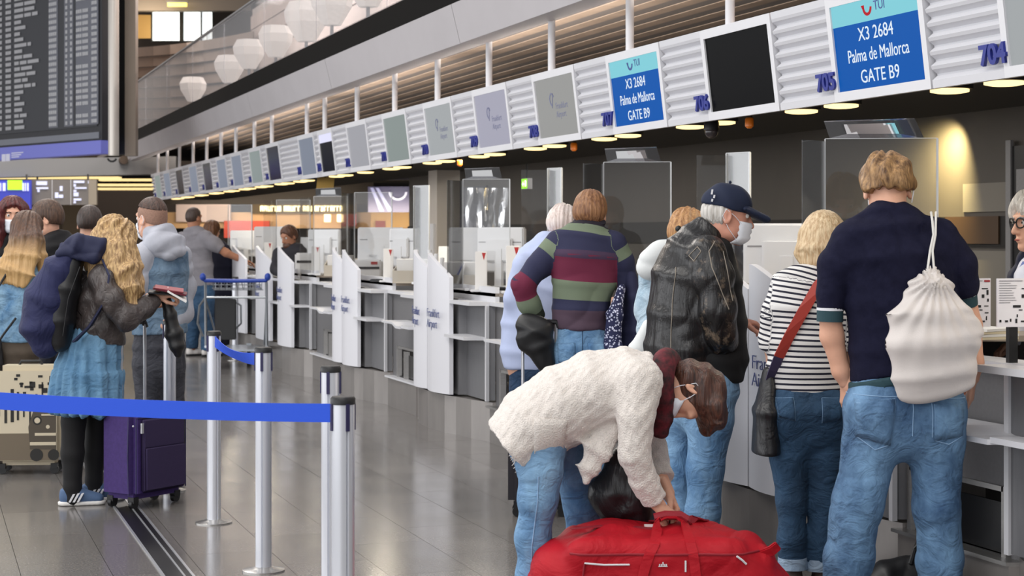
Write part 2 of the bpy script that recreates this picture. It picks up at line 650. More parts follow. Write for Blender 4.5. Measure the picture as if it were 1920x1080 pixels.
# ---- soffit behind the fascia, upper slatted ceiling, rear wall
MB().box((4.46 * CT, -2, 2.2), (6.0 * CT, 34.5, 2.24)).build('ceiling', m_soffit, kind='structure')
MB().box((5.0 * CT, -2, 2.72), (14.0, 35, 2.78)).build('ceiling', m_dark, kind='structure')
slat = rooted('ceiling', 'brown slatted ceiling over the desks', 'ceiling', row(14, 6.5, 3.5))
del slat['label'], slat['category']
slat['kind'] = 'structure'
for k in range(16):
    x = 4.75 * CT + k * 0.27
    MB().box((x, -1, 3.38), (x + 0.13, 38, 3.47)).build('slat', m_brown, slat)
MB().box((4.78 * CT, -1, 3.56), (10, 38, 3.6)).build('backing', mat('slat_backing', '#1a1511', 0.8), slat)
wl = MB().box((9.3 * CT, 3, 0), (9.3 * CT + 0.2, 31.3, 2.75)).build('wall_back', mat('wall_dark', '#55504b', 0.65, var=0.04, vscale=2), kind='structure')
MB().box((9.3 * CT - 0.03, 3, 1.40), (9.3 * CT + 0.01, 31.3, 1.66)).build('trim_1', mat('wall_band', '#17130f', 0.6), kind='structure')
y0 = row(on_row(1880, 9.3), 9.3).y
y1 = row(on_row(1780, 9.3), 9.3).y
MB().box((9.3 * CT - 0.045, y0, 1.42), (9.3 * CT - 0.02, y1, 1.66)).build('trim_2', mat('wall_band_lit', '#4a3521', 0.6), kind='structure')  # stretch of the black band with lamplight put into its colour
# panel seams on the rear wall: separate raised panels
for (pa, pb, z0, z1) in ((1895, 1808, 1.70, 1.95), (1895, 1808, 0.3, 1.36), (1800, 1690, 0.3, 1.36), (1062, 1010, 0.4, 1.36), (1005, 965, 0.4, 1.36)):
    ya, yb = row(on_row(pa, 9.3), 9.3).y, row(on_row(pb, 9.3), 9.3).y
    MB().box((9.3 * CT - 0.015, ya, z0), (9.3 * CT + 0.01, yb, z1)).build('panel', mat('wall_panel', '#7d7870', 0.6), wl)
# dark door frame at the far right
yd = row(on_row(1905, 9.3), 9.3).y
dr = MB().box((9.3 * CT - 0.05, yd - 1.2, 0.0), (9.3 * CT + 0.01, yd, 2.25)).build('door_1', mat('door_black', '#100f10', 0.4), kind='structure')
MB().box((9.3 * CT - 0.07, yd - 0.02, 0), (9.3 * CT - 0.04, yd + 0.05, 2.3)).build('door_frame', m_grey, dr)
MB().box((9.3 * CT - 0.07, yd - 0.9, 1.85), (9.3 * CT - 0.045, yd - 0.1, 2.05)).build('door_sign', m_grey, dr)
# wall washer lamp
sp = bpy.data.lights.new('wall_spot', 'SPOT')
sp.energy, sp.color, sp.spot_size, sp.spot_blend, sp.shadow_soft_size = 430, (1.0, 0.80, 0.36), math.radians(112), 0.9, 0.02
spo = bpy.data.objects.new('wall_spot', sp)
COL.objects.link(spo)
pw = row(on_row(1815, 9.3), 9.3)
spo.location = (9.3 * CT - 0.30, pw.y, 2.62)
dirv = Vector((0.16, 0.80, -1.0))
spo.rotation_euler = dirv.to_track_quat('-Z', 'Y').to_euler()
t = rooted('wall_washer', 'black spotlight tube throwing warm light down the rear wall', 'light', (9.3 * CT - 0.30, pw.y, 2.72))
MB().lathe([(0.03, 0.08), (0.055, 0.08), (0.055, -0.06), (0.045, -0.06), (0.04, 0.0)], (9.3 * CT - 0.30, pw.y, 2.66), 16).build('housing', m_black, t)
# exit sign
p = row(on_row(988, 7.0), 7.0, 1.5 + 95 / ((988 + 150) / 7.0))
t = rooted('exit_sign', 'small green lit exit sign hanging behind the desks', 'sign', p)
MB().box((p.x - 0.03, p.y - 0.10, p.z - 0.06), (p.x + 0.03, p.y + 0.10, p.z + 0.065)).build('housing', m_white, t)
MB().box((p.x - 0.034, p.y - 0.092, p.z - 0.052), (p.x - 0.028, p.y + 0.092, p.z + 0.057)).build('green_face', mat('exit_green', '#78c818', 0.5, emit='#7fd41a', estr=1.6), t)
q = Vector((p.x - 0.036, p.y, p.z))
mk = MB().box((q.x, q.y - 0.075, q.z - 0.03), (q.x + 0.004, q.y - 0.02, q.z + 0.04))
mk.prism([(q.x, q.y + 0.075, q.z + 0.0), (q.x, q.y + 0.03, q.z + 0.035), (q.x, q.y + 0.03, q.z - 0.035)], (0.004, 0, 0))
mk.box((q.x, q.y - 0.0, q.z - 0.01), (q.x + 0.004, q.y + 0.035, q.z + 0.01))
mk.build('pictogram', mat('exit_white', '#f4ffe0', 0.5, emit='#f4ffd8', estr=1.6), t)
MB().tube([p + Vector((0, 0, 0.06)), p + Vector((0, 0, 2.72 - p.z))], 0.01, 6).build('hanger', m_black, t)

# ---- grey column behind the desks, and the ATM panel on the rear wall
p = row(on_row(822, 5.7), 5.7)
cl = rooted('column', 'square grey column behind the desks', 'column', p)
del cl['label'], cl['category']
cl['kind'] = 'structure'
MB().box((p.x - 0.10, p.y - 0.28, 0), (p.x + 0.16, p.y + 0.05, 2.72)).build('shaft', mat('column_grey', '#c4bcb4', 0.5), cl)
MB().box((p.x - 0.125, p.y - 0.22, 1.15), (p.x - 0.10, p.y - 0.03, 1.62)).build('notice', m_white, cl)
pa = row(on_row(905, 9.25), 9.25)
pb = row(on_row(845, 9.25), 9.25)
t = rooted('atm_sign', 'dark blue wall panel lettered ATM behind the desks', 'sign', (9.2 * CT, (pa.y + pb.y) / 2, 1.4))
MB().box((9.2 * CT, pa.y - 0.3, 1.45), (9.2 * CT + 0.04, pb.y + 0.4, 2.3)).build('panel', mat('atm_blue', '#2a2f44', 0.5), t)
text_mesh('letters', 'ATM', 0.33, mat('atm_white', '#8a8ea0', 0.5), t, frame_mtx(Vector((9.2 * CT - 0.004, (pa.y + pb.y) / 2, 1.62)), fas_x, Vector((0, 0, 1))), extrude=0.003)

# ---- bulkhead of the gallery, black strip for the shaded gap, glass parapet
YB0, YB1 = -1.0, row(25.9, 4.2).y


def sec(ratio, x0):
    return (x0 * CT, CAM_H + ratio * x0)


pr = [sec(0.354, 4.22), sec(0.434, 4.14), (sec(0.434, 4.14)[0] + 0.08, sec(0.434, 4.14)[1] + 0.02), (4.42 * CT, sec(0.434, 4.14)[1] + 0.02), (4.42 * CT, sec(0.354, 4.22)[1])]
bulk = MB()
bh = bpy.data.objects.new('trim_3', None)
COL.objects.link(bh)
bh['kind'] = 'structure'
ys = [YB1 - k * 4.4 for k in range(10) if YB1 - k * 4.4 > YB0 - 4]
for a, b in zip(ys, ys[1:]):
    MB().prism([(x, b + 0.006, z) for x, z in pr], (0, a - b - 0.012, 0)).build('panel', m_bulk, bh)
# rounded end of the bulkhead and its bracket
MB().prism([(x, YB1 + 0.002, z) for x, z in pr], (0, 0.5, 0)).build('end_cap', m_bulk, bh, bevel=0.03)
e = Vector((sec(0.354, 4.3)[0] - 0.15, YB1 + 0.6, 3.02))
MB().tube([e, e + Vector((-0.15, 1.2, -0.12))], 0.09, 12).build('bracket', mat('bracket_bronze', '#6b5d52', 0.4, 0.5), bh, smooth=True)
x4, z4 = sec(0.434, 4.16)
z5 = sec(0.486, 4.19)[1]
MB().box((x4 + 0.03, YB0, z4 + 0.02), (x4 + 0.2, YB1 + 0.6, z5)).build('trim_4', mat('gap_shade', '#070606', 0.8, spec=0.08), kind='structure')  # solid black strip: the recess's shade is put into its colour
gp = rooted('glass_parapet', 'long glass parapet of the gallery above the desks', 'parapet', (x4, 14, z5))
gm = glass_mat('parapet_glass', (0.90, 0.90, 0.91), haze=0.14, refl=0.25)  # white diffuse share stands in for reflections on the glass
yy = YB1 + 0.6
while yy > YB0:
    MB().box((x4 + 0.05, yy - 2.9, z5), (x4 + 0.066, yy - 0.012, z5 + 0.92)).build('glass_panel', gm, gp)
    yy -= 2.912
MB().box((x4 + 0.04, YB0, z5 + 0.92), (x4 + 0.09, YB1 + 0.6, z5 + 0.94)).build('rail', m_grey, gp)
# gallery behind the glass
MB().box((4.46 * CT, YB0, z4 + 0.08), (11, 44, z4 + 0.16)).build('floor_gallery', mat('gallery_floor', '#7b7573', 0.6), kind='structure')
gw = MB().box((7.4, YB0, z4), (7.6, 40, 6.8)).build('wall_gallery', mat('gallery_wall', '#a59c98', 0.7), kind='structure')
for k in range(9):
    MB().box((7.36, YB0, 3.6 + k * 0.34), (7.4, 40, 3.6 + k * 0.34 + 0.31)).build('plank', mat('gallery_plank', '#b2a29b', 0.6, var=0.06, vscale=2), gw)
# faceted white lampshades along the gallery edge
m_shade = mat('shade_white', '#efe6df', 0.6, emit='#f6e8dc', estr=0.45)
shade_words = ['first and smallest lampshade beside the slatted wall', 'second lampshade counted from the slatted wall', 'third lampshade counted from the slatted wall',
               'fourth lampshade counted from the slatted wall', 'fifth and brightest big lampshade', 'sixth lampshade at the top edge of the view', 'seventh lampshade counted from the slatted wall']
for k, (px, py, sz) in enumerate(((362, 166, .46), (430, 128, .46), (467, 100, .46), (517, 76, .46), (574, 38, .54), (622, 8, .5), (690, -30, .5))):
    x0 = 4.62
    n = on_row(px, x0)
    s = (px + 150) / x0
    c = row(n, x0, CAM_H + (440 - py) / s)
    t = rooted('lampshade', 'faceted white paper lantern on the gallery, ' + shade_words[k], 'lampshade', c, rz=k * 0.7, group='faceted lanterns along the gallery')
    mb = MB()
    r = sz / 2
    mb.lathe([(r * .42, -r * .95), (r * .92, -r * .12), (r * 1.0, r * .35), (r * .74, r * .82)], c, 6)
    mb.build('shade', m_shade, t)
    MB().tube([c - Vector((0, 0, r * .9)), Vector((c.x, c.y, z4 + 0.16))], 0.02, 6).build('stand', m_grey, t)
# hall roof far above the gallery end
MB().box((-14, 24, 10.9), (14, 62, 11.05)).build('ceiling_hall', mat('hall_ceiling', '#8d857d', 0.7), kind='structure')


# ---- far end of the hall
def cslab(mb, px0, py0, px1, py1, z, th=0.1):
    """upright slab facing the hall, th thick away from the viewer"""
    a = [at(px0, py0, z), at(px1, py0, z), at(px1, py1, z), at(px0, py1, z)]
    mb.prism(a, world_from_cam(0, th, 0))
    return mb


we = cslab(MB(), -700, -120, 1100, 478, 54, 0.3)
a = at(0, 440, 54)
wall_end = we.build('wall_end', mat('end_wall', '#3a2f27', 0.8, var=0.1, vscale=0.5), kind='structure')
MB().prism([at(-700, 470, 54), at(1100, 470, 54), at(1100, 470, 54) - Vector((0, 0, 1.2)), at(-700, 470, 54) - Vector((0, 0, 1.2))], world_from_cam(0, 0.3, 0)).build('baseboard_end', mat('end_wall_low', '#2b2420', 0.8), wall_end)
# slatted curved wall in brown planks
sw = bpy.data.objects.new('wall_slatted', None)
COL.objects.link(sw)
sw['kind'] = 'structure'
m_plank = mat('plank_brown', '#7a695e', 0.55, var=0.1, vscale=1.2)
for k in range(9):
    yb, yt = 262 - k * 20.5, 262 - (k + 1) * 20.5
    mb = MB()
    pts = []
    for u in range(9):
        f = u / 8.0
        px = 225 + f * 250
        z = 39.0 + 3.0 * math.sin(PI * f)
        sag = 14 * (1 - f) * (k / 10.0) - 9 * k / 10 * f * f * 3
        pts.append((px, sag, z))
    for (pa_, sa_, za), (pb_, sb_, zb) in zip(pts, pts[1:]):
        q = [at(pa_, yb + sa_ * 0.9, za), at(pb_, yb + sb_ * 0.9, zb), at(pb_, yt + sb_ + 2.4, zb + 0.15), at(pa_, yt + sa_ + 2.4, za + 0.15)]
        mb.prism(q, world_from_cam(0, 0.12, 0))
    mb.build('plank', m_plank, sw)
cslab(MB(), 220, 88, 480, 300, 43.5, 0.05).build('backing', m_dark, sw)
# gallery window, yellow wall and strip lamp above it
gwin = cslab(MB(), 284, 22, 400, 76, 52, 0.06).build('window_1', mat('window_light', '#eef1f0', 0.4, emit='#e9f1f2', estr=1.1), kind='structure')
for px in (284, 340, 377, 399):
    cslab(MB(), px - (3.5 if px == 340 else 1.2), 20, px + (3.5 if px == 340 else 1.2), 78, 51.9, 0.08).build('window_frame', m_dark, gwin)
for px in (297, 309, 321, 331, 351, 363, 388):
    cslab(MB(), px - 0.5, 24, px + 0.5, 74, 51.9, 0.05).build('blind_slat', mat('blind', '#c9cccb', 0.6), gwin)
cslab(MB(), 255, 28, 284, 72, 52.2, 0.05).build('wall_yellow', mat('yellow_wall', '#b48d4e', 0.7), kind='structure')
cslab(MB(), 250, -40, 470, 20, 51, 0.3).build('trim_5', mat('gallery_soffit', '#7d7268', 0.7), kind='structure')
t = rooted('strip_light', 'yellowish strip lamp under the gallery roof at far end', 'light', at(334, 8, 50.5))
cslab(MB(), 314, 4, 350, 12, 50.6, 0.08).build('diffuser', mat('strip_yellow', '#f0e080', 0.5, emit='#f3dc5c', estr=1.6), t)
cslab(MB(), 312, 2, 352, 4.5, 50.55, 0.12).build('housing', m_grey, t)

# ---- board hung across the hall: split-flap departures
BR = 25.0
bd0 = world_from_cam((190 - 960) / FPX * BR, BR, 0)
bdx = -world_from_cam(-0.702, 0.712, 0)           # to the reader's right
bdn = bdx.cross(Vector((0, 0, 1)))
if bdn.dot(bd0) > 0:
    bdn = -bdn


def bl(px):
    """distance left of the board's right edge that shows at px"""
    k = (px - 960) / FPX
    r0 = (190 - 960) / FPX * BR
    return (r0 - k * BR) / (0.702 + 0.712 * k)


def bpt(l, z, out=0.0):
    return bd0 - bdx * l + Vector((0, 0, z)) + bdn * out


def bbox_(mb, l0, l1, z0, z1, o0, o1):
    mb.prism([bpt(l0, z0, o0), bpt(l1, z0, o0), bpt(l1, z1, o0), bpt(l0, z1, o0)], bdn * (o1 - o0))
    return mb


def bz(py):
    return CAM_H + (440 - py) / (FPX / BR)


board = rooted('departure_board', 'tall split-flap departures board hanging across the hall, rows of flights', 'board', bpt(2.2, bz(262)))
bbox_(MB(), -0.02, 4.6, bz(262), 5.9, -0.25, 0.0).build('case', mat('board_case', '#2b2b30', 0.5), board)
bbox_(MB(), 0.10, 4.5, bz(236), 5.7, 0.0, 0.012).build('flap_field', mat('flap_field', '#35363c', 0.5), board)
cols_bg = [(6, 109, '#3a3b42'), (93, 110, '#6f717a'), (122, 139, '#696b74'), (144, 186, '#6c6e78')]
for a_, b_, c_ in cols_bg[1:]:
    bbox_(MB(), bl(b_), bl(a_), bz(232), 5.65, 0.012, 0.016).build('column_field', mat('flap_col_%d' % a_, c_, 0.5), board)
m_flap = mat('flap_text', '#b4b4b8', 0.5)
rnd = random.Random(3)
names = [[9], [6, 3], [5], [9], [7, 5], [8, 10], [8, 9], [8, 6, 5], [6], [10], [5], [8], [11, 3], [7], [7, 8], [4, 6, 10], [5, 10], [10, 8], [6, 5], [8, 6, 3], [8], [5], [9], [7], [4, 6], [8], [9]]
for r in range(27):
    z = bz(233) + 0.02 + r * 0.0915
    mb = MB()

    def word(px, n, step=2.05):
        for c_ in range(n):
            p0 = px + c_ * step
            bbox_(mb, bl(p0 + step * 0.86), bl(p0), z + 0.012, z + 0.066, 0.016, 0.024)
    word(-8, 5, 2.8)
    word(13, 3, 3.4)
    px = 29.5
    for wn in names[26 - r]:
        word(px, wn)
        px += wn * 2.05 + 2.2
    word(94, 4, 3.6)
    word(125, 1, 4)
    word(134, 1, 4)
    if r not in (2, 10, 19):
        word(145, 3, 3.6)
        word(157, 3, 3.6)
    word(174, 3, 3.4)
    mb.build('flight_row', m_flap, board, kind='stuff')
bbox_(MB(), 0.05, 4.5, bz(259), bz(247) , 0.0, 0.014).build('footer_panel', mat('board_footer', '#7b7e88', 0.5), board)
ban = bbox_(MB(), -0.02, 4.6, bz(288), bz(263), -0.2, 0.02).build('banner', mat('banner_violet', '#6f73c4', 0.45, emit='#6f73c4', estr=0.15), board)
mb = MB()
for px in (6, 14):
    bbox_(mb, bl(px + 7), bl(px), bz(291.5), bz(277), 0.02, 0.026)
for k in range(3):
    bbox_(mb, bl(46 - k * 4), bl(24), bz(283 + k * 4 - 6), bz(281 + k * 4 - 6), 0.02, 0.026)
mb.build('pictogram', mat('banner_white', '#e4e4f6', 0.5), ban)
# uprights beside the board
t = rooted('board_post', 'silver half-round post beside the departures board', 'post', at(213, 300, 24.8))
MB().tube([at(213, 292, 24.8), at(213, -200, 24.8)], 0.078, 16).build('shaft', mat('post_silver', '#c9c2ba', 0.3, 0.4), t, smooth=True)
MB().tube([at(210 + 8 * math.cos(a_), 296 - 7 * math.sin(a_), 24.8) for a_ in (3.3, 3.8, 4.4, 5.0, 5.6, 6.1)], 0.015, 8).build('hook', m_black, t)
t = rooted('board_mast', 'dark bronze mast behind the silver board post', 'post', at(240, 300, 25.4))
cslab(MB(), 222, -200, 234, 290, 25.5, 0.12).build('dark_gap', m_black, t)  # black slab: darkness of the gap beside the post put into colour
cslab(MB(), 234, -200, 254, 292, 25.4, 0.18).build('flange', mat('mast_bronze', '#8a7d70', 0.45, 0.3), t)
# beam across the end of the hall, luminaires and wayfinding signs under it
mb = MB()
q0, q1 = (-900 + 0, 31.0), (330, 36.5)
mb.prism([at(-200, 302, 33.6), at(330, 293, 35), at(330, 326, 35), at(-200, 336, 33.6)], world_from_cam(0, 0.5, 0))
mb.build('trim_6', mat('beam_grey', '#8e8e8f', 0.55), kind='structure')
for k, (px0, px1, py, z) in enumerate(((-100, 222, 333, 36), (185, 292, 337, 38), (183, 292, 346.5, 41), (183, 300, 354, 44))):
    t = rooted('strip_light', 'long warm strip light under the far grey beam, number %s downward' % ('one', 'two', 'three', 'four')[k], 'light', at((px0 + px1) / 2, py, z), group='strip lights under the far beam')
    cslab(MB(), px0, py - 2, px1, py + 2, z, 0.3).build('diffuser', mat('strip_warm', '#f0d9a4', 0.5, emit='#f2d796', estr=1.1), t)
    cslab(MB(), px0, py - 12 - 2 * (k == 3), px1, py - 2, z, 0.32).build('housing', m_dark, t)
MB().box((1.0, 36, 2.90), (14, 49, 2.96)).build('ceiling', m_dark, kind='structure')
# blue hanging sign with a green exit pictogram
t = rooted('hanging_sign', 'blue hanging sign with green exit symbol at far left', 'sign', at(20, 365, 34.0))
cslab(MB(), -80, 338, 57, 392, 34.0, 0.1).build('panel', mat('sign_blue', '#3a44bd', 0.4, emit='#3a44bd', estr=0.25), t)
for px in (-40, 50):
    MB().tube([at(px, 339, 34.05), at(px, 328, 34.2)], 0.02, 6).build('hanger', m_black, t)
cslab(MB(), 14, 338, 41, 356, 33.97, 0.04).build('green_symbol', mat('exit_green2', '#a6e02c', 0.5, emit='#a6e02c', estr=1.0), t)
mb = MB()
for px, w_ in ((-6, 3), (0, 2), (5, 5), (42, 3), (46.5, 2), (50.5, 3)):
    cslab(mb, px, 343, px + w_, 358, 33.98, 0.02)
mb.build('lettering', mat('sign_white', '#d4d8f4', 0.5, emit='#d4d8f4', estr=0.5), t, kind='stuff')
t = rooted('hanging_sign', 'grey three-panel wayfinding sign hanging at far left', 'sign', at(120, 360, 34.2))
cslab(MB(), 57, 337, 181, 384, 34.2, 0.1).build('panel', mat('sign_grey', '#77716d', 0.4, emit='#77716d', estr=0.1), t)
cslab(MB(), 166, 337, 181, 384, 34.17, 0.05).build('end_strip', mat('sign_beige', '#a89d8d', 0.5), t)
mb = MB()
for x_, y_, w_, h_ in ((68, 340, 20, 7), (68, 351, 22, 3.5), (70, 355, 4, 5), (103, 361, 6, 10), (110, 365, 8, 6), (112, 349, 5, 9), (138, 339, 20, 4), (138, 345, 4, 5), (140, 351, 22, 3), (138, 356, 5, 4), (138, 361, 9, 7), (138, 372, 14, 4), (138, 377, 4, 4), (165, 339, 3, 5)):
    cslab(mb, x_, y_, x_ + w_, y_ + h_, 34.18, 0.02)
mb.build('lettering', mat('sign_white', '#d4d8f4', 0.5), t, kind='stuff')
for px in (70, 165):
    MB().tube([at(px, 338, 34.25), at(px, 328, 34.45)], 0.02, 6).build('hanger', m_black, t)
mb = MB()
for px in (97, 132):
    cslab(mb, px, 337, px + 1.2, 384, 34.18, 0.02)
mb.build('divider', m_white, t)
# brown doors beyond the crowd
cslab(MB(), 118, 384, 150, 470, 47, 0.1).build('door_2', mat('far_door', '#77654e', 0.6), kind='structure')
cslab(MB(), 55, 384, 114, 470, 47.5, 0.1).build('door_3', mat('far_door2', '#6b5a44', 0.6), kind='structure')

# ---- lit shops beyond the end of the desks
shop = rooted('shop_front', 'lit shop front with glowing letters behind the far desks', 'shop', at(560, 500, 46))
cslab(MB(), 300, 330, 700, 383, 46, 0.2).build('fascia', mat('shop_dark', '#241a12', 0.6), shop)
cslab(MB(), 300, 398, 700, 428, 46.4, 0.1).build('lit_wall', mat('shop_peach', '#d2a97c', 0.6), shop)
cslab(MB(), 470, 378, 668, 401, 46.1, 0.1).build('sign_band', mat('shop_brown', '#4a3a20', 0.6), shop)
cslab(MB(), 420, 414, 505, 446, 46.2, 0.08).build('red_display', mat('shop_red', '#d0452e', 0.5), shop)
cslab(MB(), 640, 402, 668, 424, 46.2, 0.08).build('red_display', mat('shop_rose', '#b9555a', 0.5), shop)
cslab(MB(), 330, 360, 432, 416, 46.2, 0.08).build('white_display', mat('shop_pale', '#c9b6b4', 0.5), shop)
for px in (318, 366, 400, 430):
    cslab(MB(), px, 352, px + 6, 366, 46.0, 0.1).build('lamp', mat('shop_lamp', '#ffe9b0', 0.5, emit='#ffe2a0', estr=3), shop)
mb = MB()
rr = random.Random(5)
px = 488
for wn in (6, 5, 3, 9):
    for c_ in range(wn):
        w_ = rr.choice((4.2, 4.8, 5.4))
        k_ = rr.randint(0, 3)
        cslab(mb, px, 386, px + 1.5, 396, 46.05, 0.03)
        if k_ != 1:
            cslab(mb, px + w_ - 1.5, 386, px + w_, 396, 46.05, 0.03)
        cslab(mb, px, 386 if k_ else 394, px + w_, 387.8 if k_ else 396, 46.05, 0.03)
        if k_ == 2:
            cslab(mb, px, 390, px + w_, 392, 46.05, 0.03)
        px += w_ + 1.6
    px += 4
mb.build('letters', mat('shop_letters', '#fff6d2', 0.5, emit='#fff0b4', estr=1.8), shop)
for px in (608, 632):
    cslab(MB(), px, 402, px + 10, 416, 45.8, 0.3).build('lamp', mat('shop_lamp', '#ffe9b0', 0.5, emit='#ffe2a0', estr=3), shop)
cslab(MB(), 300, 428, 860, 542, 47, 0.1).build('dark_interior', mat('shop_inner', '#241c1a', 0.7), shop)
for k, px in enumerate((520, 575, 600, 640, 700, 745)):
    cslab(MB(), px, 430, px + 16, 500, 46.6, 0.15).build('shelf_unit', mat('shop_shelf', '#4f4540', 0.6), shop)
area('shop_fill', at(480, 395, 44.8), (PI / 2, 0, -TH), 4.5, 0.4, 55, (1.0, 0.86, 0.66))  # added fill in front of the shops, brightens their walls
area('kiosk_fill', at(745, 400, 43.6), (PI / 2, 0, -TH), 2.0, 0.4, 30, (1.0, 0.84, 0.6))  # added fill for the kiosk wall, not a fitting
area('yellow_wall_fill', at(268, 40, 50.0), (PI / 2, 0, -TH), 1.0, 0.4, 40, (1.0, 0.84, 0.6))  # added fill for the yellow end wall, no lamp there
# picture wall with a pale ring
t = rooted('wall_poster', 'violet poster with a pale ring behind the far desks', 'poster', at(735, 375, 44))
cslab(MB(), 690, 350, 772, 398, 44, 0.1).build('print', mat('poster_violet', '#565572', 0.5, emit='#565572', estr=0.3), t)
cx, cy = 746, 362
mb = MB()
for k in range(12):
    a0, a1 = PI * (0.0 + k / 12.0), PI * (0.0 + (k + 1) / 12.0)
    q = [at(cx + rr_ * math.cos(aa), cy + rr_ * 0.9 * math.sin(aa) - 12 + 10, 43.97) for rr_, aa in ((13.5, a0), (17.5, a0), (17.5, a1), (13.5, a1))]
    mb.prism(q, world_from_cam(0, 0.02, 0))
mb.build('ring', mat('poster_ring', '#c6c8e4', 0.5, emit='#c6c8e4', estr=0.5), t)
mb = MB()
for k, (a_, b_) in enumerate(((694, 712), (704, 728))):
    mb.prism([at(a_, 352, 43.97), at(a_ + 6, 352, 43.97), at(b_ + 8, 396, 43.97), at(b_, 396, 43.97)], world_from_cam(0, 0.02, 0))
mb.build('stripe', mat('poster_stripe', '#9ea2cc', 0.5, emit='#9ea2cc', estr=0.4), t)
t = rooted('kiosk', 'beige lit kiosk wall below the violet poster', 'shop', at(740, 430, 45))
cslab(MB(), 695, 398, 800, 428, 45, 0.2).build('lit_wall', mat('kiosk_beige', '#cfa56c', 0.6), t)
cslab(MB(), 695, 428, 760, 546.5, 45.2, 0.2).build('base', mat('kiosk_brown', '#4c3222', 0.6), t)
cslab(MB(), 704, 414, 722, 428, 44.9, 0.1).build('red_box', mat('kiosk_red', '#8a2f24', 0.6), t)
# ================================================================ check-in desks
DX = 4.05
m_panel = mat('panel_white', '#dedee4', 0.35)
m_front = mat('desk_front', '#77777a', 0.45, 0.25, var=0.04, vscale=40, stretch=(1, 1, 0.2))
m_beltback = mat('belt_back', '#6c6b6d', 0.5, 0.1, var=0.05, vscale=60)
m_plinth = mat('plinth_steel', '#918c89', 0.3, 0.45, var=0.08, vscale=6, stretch=(1, 1, 0.3))
m_ledge = mat('ledge_white', '#d2d2d6', 0.35)
m_wood = mat('desk_top', '#9a8d7f', 0.5)
m_txt = mat('lettering_blue', '#59628f', 0.5)


def foot(mb, pts, z0, z1):
    """upright block over a footprint given as (n, x0)"""
    mb.prism([row(n, x, z0) for n, x in pts], (0, 0, z1 - z0))
    return mb


def rbox(mb, n0, n1, xa, xb, z0, z1):
    return foot(mb, [(n0, xa), (n0, xb), (n1, xb), (n1, xa)], z0, z1)


def curved_panel(nn, nf, zn, zf, letters, root, x_near=3.95, x_far=3.95, bulge=0.045, z0=0.30):
    """white curved board; near edge nn, far edge nf, top falling from zf to zn"""
    K = 10
    mb = MB()
    fr, bk = [], []
    for k in range(K + 1):
        u = k / K
        n = nn + (nf - nn) * u
        x = x_near + (x_far - x_near) * u - bulge * math.sin(PI * u)
        zt = zn + (zf - zn) * math.sin(u * PI / 2) ** 0.9
        fr.append((row(n, x, z0), row(n, x, zt)))
        bk.append((row(n, x + 0.03, z0), row(n, x + 0.03, zt)))
    i = 0
    for a, b in zip(fr, bk):
        mb.v += [tuple(a[0]), tuple(a[1]), tuple(b[1]), tuple(b[0])]
    for k in range(K):
        o, p = 4 * k, 4 * k + 4
        for q in range(4):
            r = (q + 1) % 4
            mb.f.append((o + q, o + r, p + r, p + q))
    mb.f.append((3, 2, 1, 0))
    e = 4 * K
    mb.f.append((e, e + 1, e + 2, e + 3))
    pn = mb.build('white_panel', m_panel, root, smooth=True)
    if letters:
        u = 0.52
        nm = nn + (nf - nn) * 0.80
        x = x_near + (x_far - x_near) * 0.8 - bulge * math.sin(PI * 0.8) - 0.012
        xn = x_near + (x_far - x_near) * 0.35 - bulge * math.sin(PI * 0.35) - 0.012
        a = row(nm, x, 0.87)
        b = row(nn + (nf - nn) * 0.3, xn, 0.87)
        text_mesh('lettering', 'Frankfurt\nAirport', 0.095, m_txt, pn, frame_mtx(a, b - a, Vector((0, 0, 1))), align='LEFT', extrude=0.0015, lines=0.85, bold=-0.0015)
    return pn


where = {0: 'nearest', 1: 'second nearest', 2: 'third nearest', 3: 'fourth nearest', 4: 'fifth nearest', 5: 'sixth nearest'}
pairs = [4.26, 6.18, 8.09, 10.09, 12.13, 13.9]
desks = []


def desk(n_in, n_pan, n_out, side, label):
    """one check-in desk: grey front from n_in to n_pan, white panel from n_pan to n_out (side -1: panel on its far side)"""
    lo, hi = min(n_in, n_pan), max(n_in, n_pan)
    mid = (lo + hi) / 2
    d = rooted('check_in_desk', label, 'desk', row(mid, DX, 0), group='grey and white check-in desks')
    p0, p1 = sorted((n_pan, n_out))
    mb = MB()
    if side < 0:
        foot(mb, [(lo, 4.14), (mid, 4.06), (hi, 4.02), (p0 + .1, 3.975), (p1, 3.955), (p1, 4.85), (lo, 4.85)], 0.0, 0.285)
    else:
        foot(mb, [(p0, 3.955), (p1 - .1, 3.975), (lo, 4.02), (mid, 4.06), (hi, 4.14), (hi, 4.85), (p0, 4.85)], 0.0, 0.285)
    mb.build('plinth', m_plinth, d)
    mb = MB()
    rbox(mb, lo, hi, 4.10, 4.16, 0.30, 0.98)
    mb.build('front_panel', m_front, d)
    rbox(MB(), p0, p1, 4.04, 4.10, 0.30, 1.02).build('inner_panel', m_front, d)
    # edge post on the belt side
    e0 = n_in
    MB().obox(row(e0, 4.10, 0.64), (0.012, 0, 0), (0, 0.014, 0), (0, 0, 0.345)).build('edge_post', m_ledge, d)
    rbox(MB(), lo - (0.25 if side > 0 else 0.0), hi, 3.97, 4.2, 0.985, 1.012).build('ledge', m_ledge, d)
    rbox(MB(), lo, hi - (0.12 if side > 0 else 0), 3.93, 4.12, 0.735, 0.757).build('bag_shelf', m_ledge, d)
    rbox(MB(), min(lo, p0), max(hi, p1), 4.16, 4.95, 1.05, 1.075).build('worktop', m_wood, d)
    rbox(MB(), min(lo, p0), max(hi, p1), 4.16, 4.19, 0.98, 1.12).build('upstand', m_ledge, d)
    rbox(MB(), min(lo, p0), max(hi, p1), 4.88, 4.93, 0.285, 1.05).build('rear_panel', m_front, d)
    return d


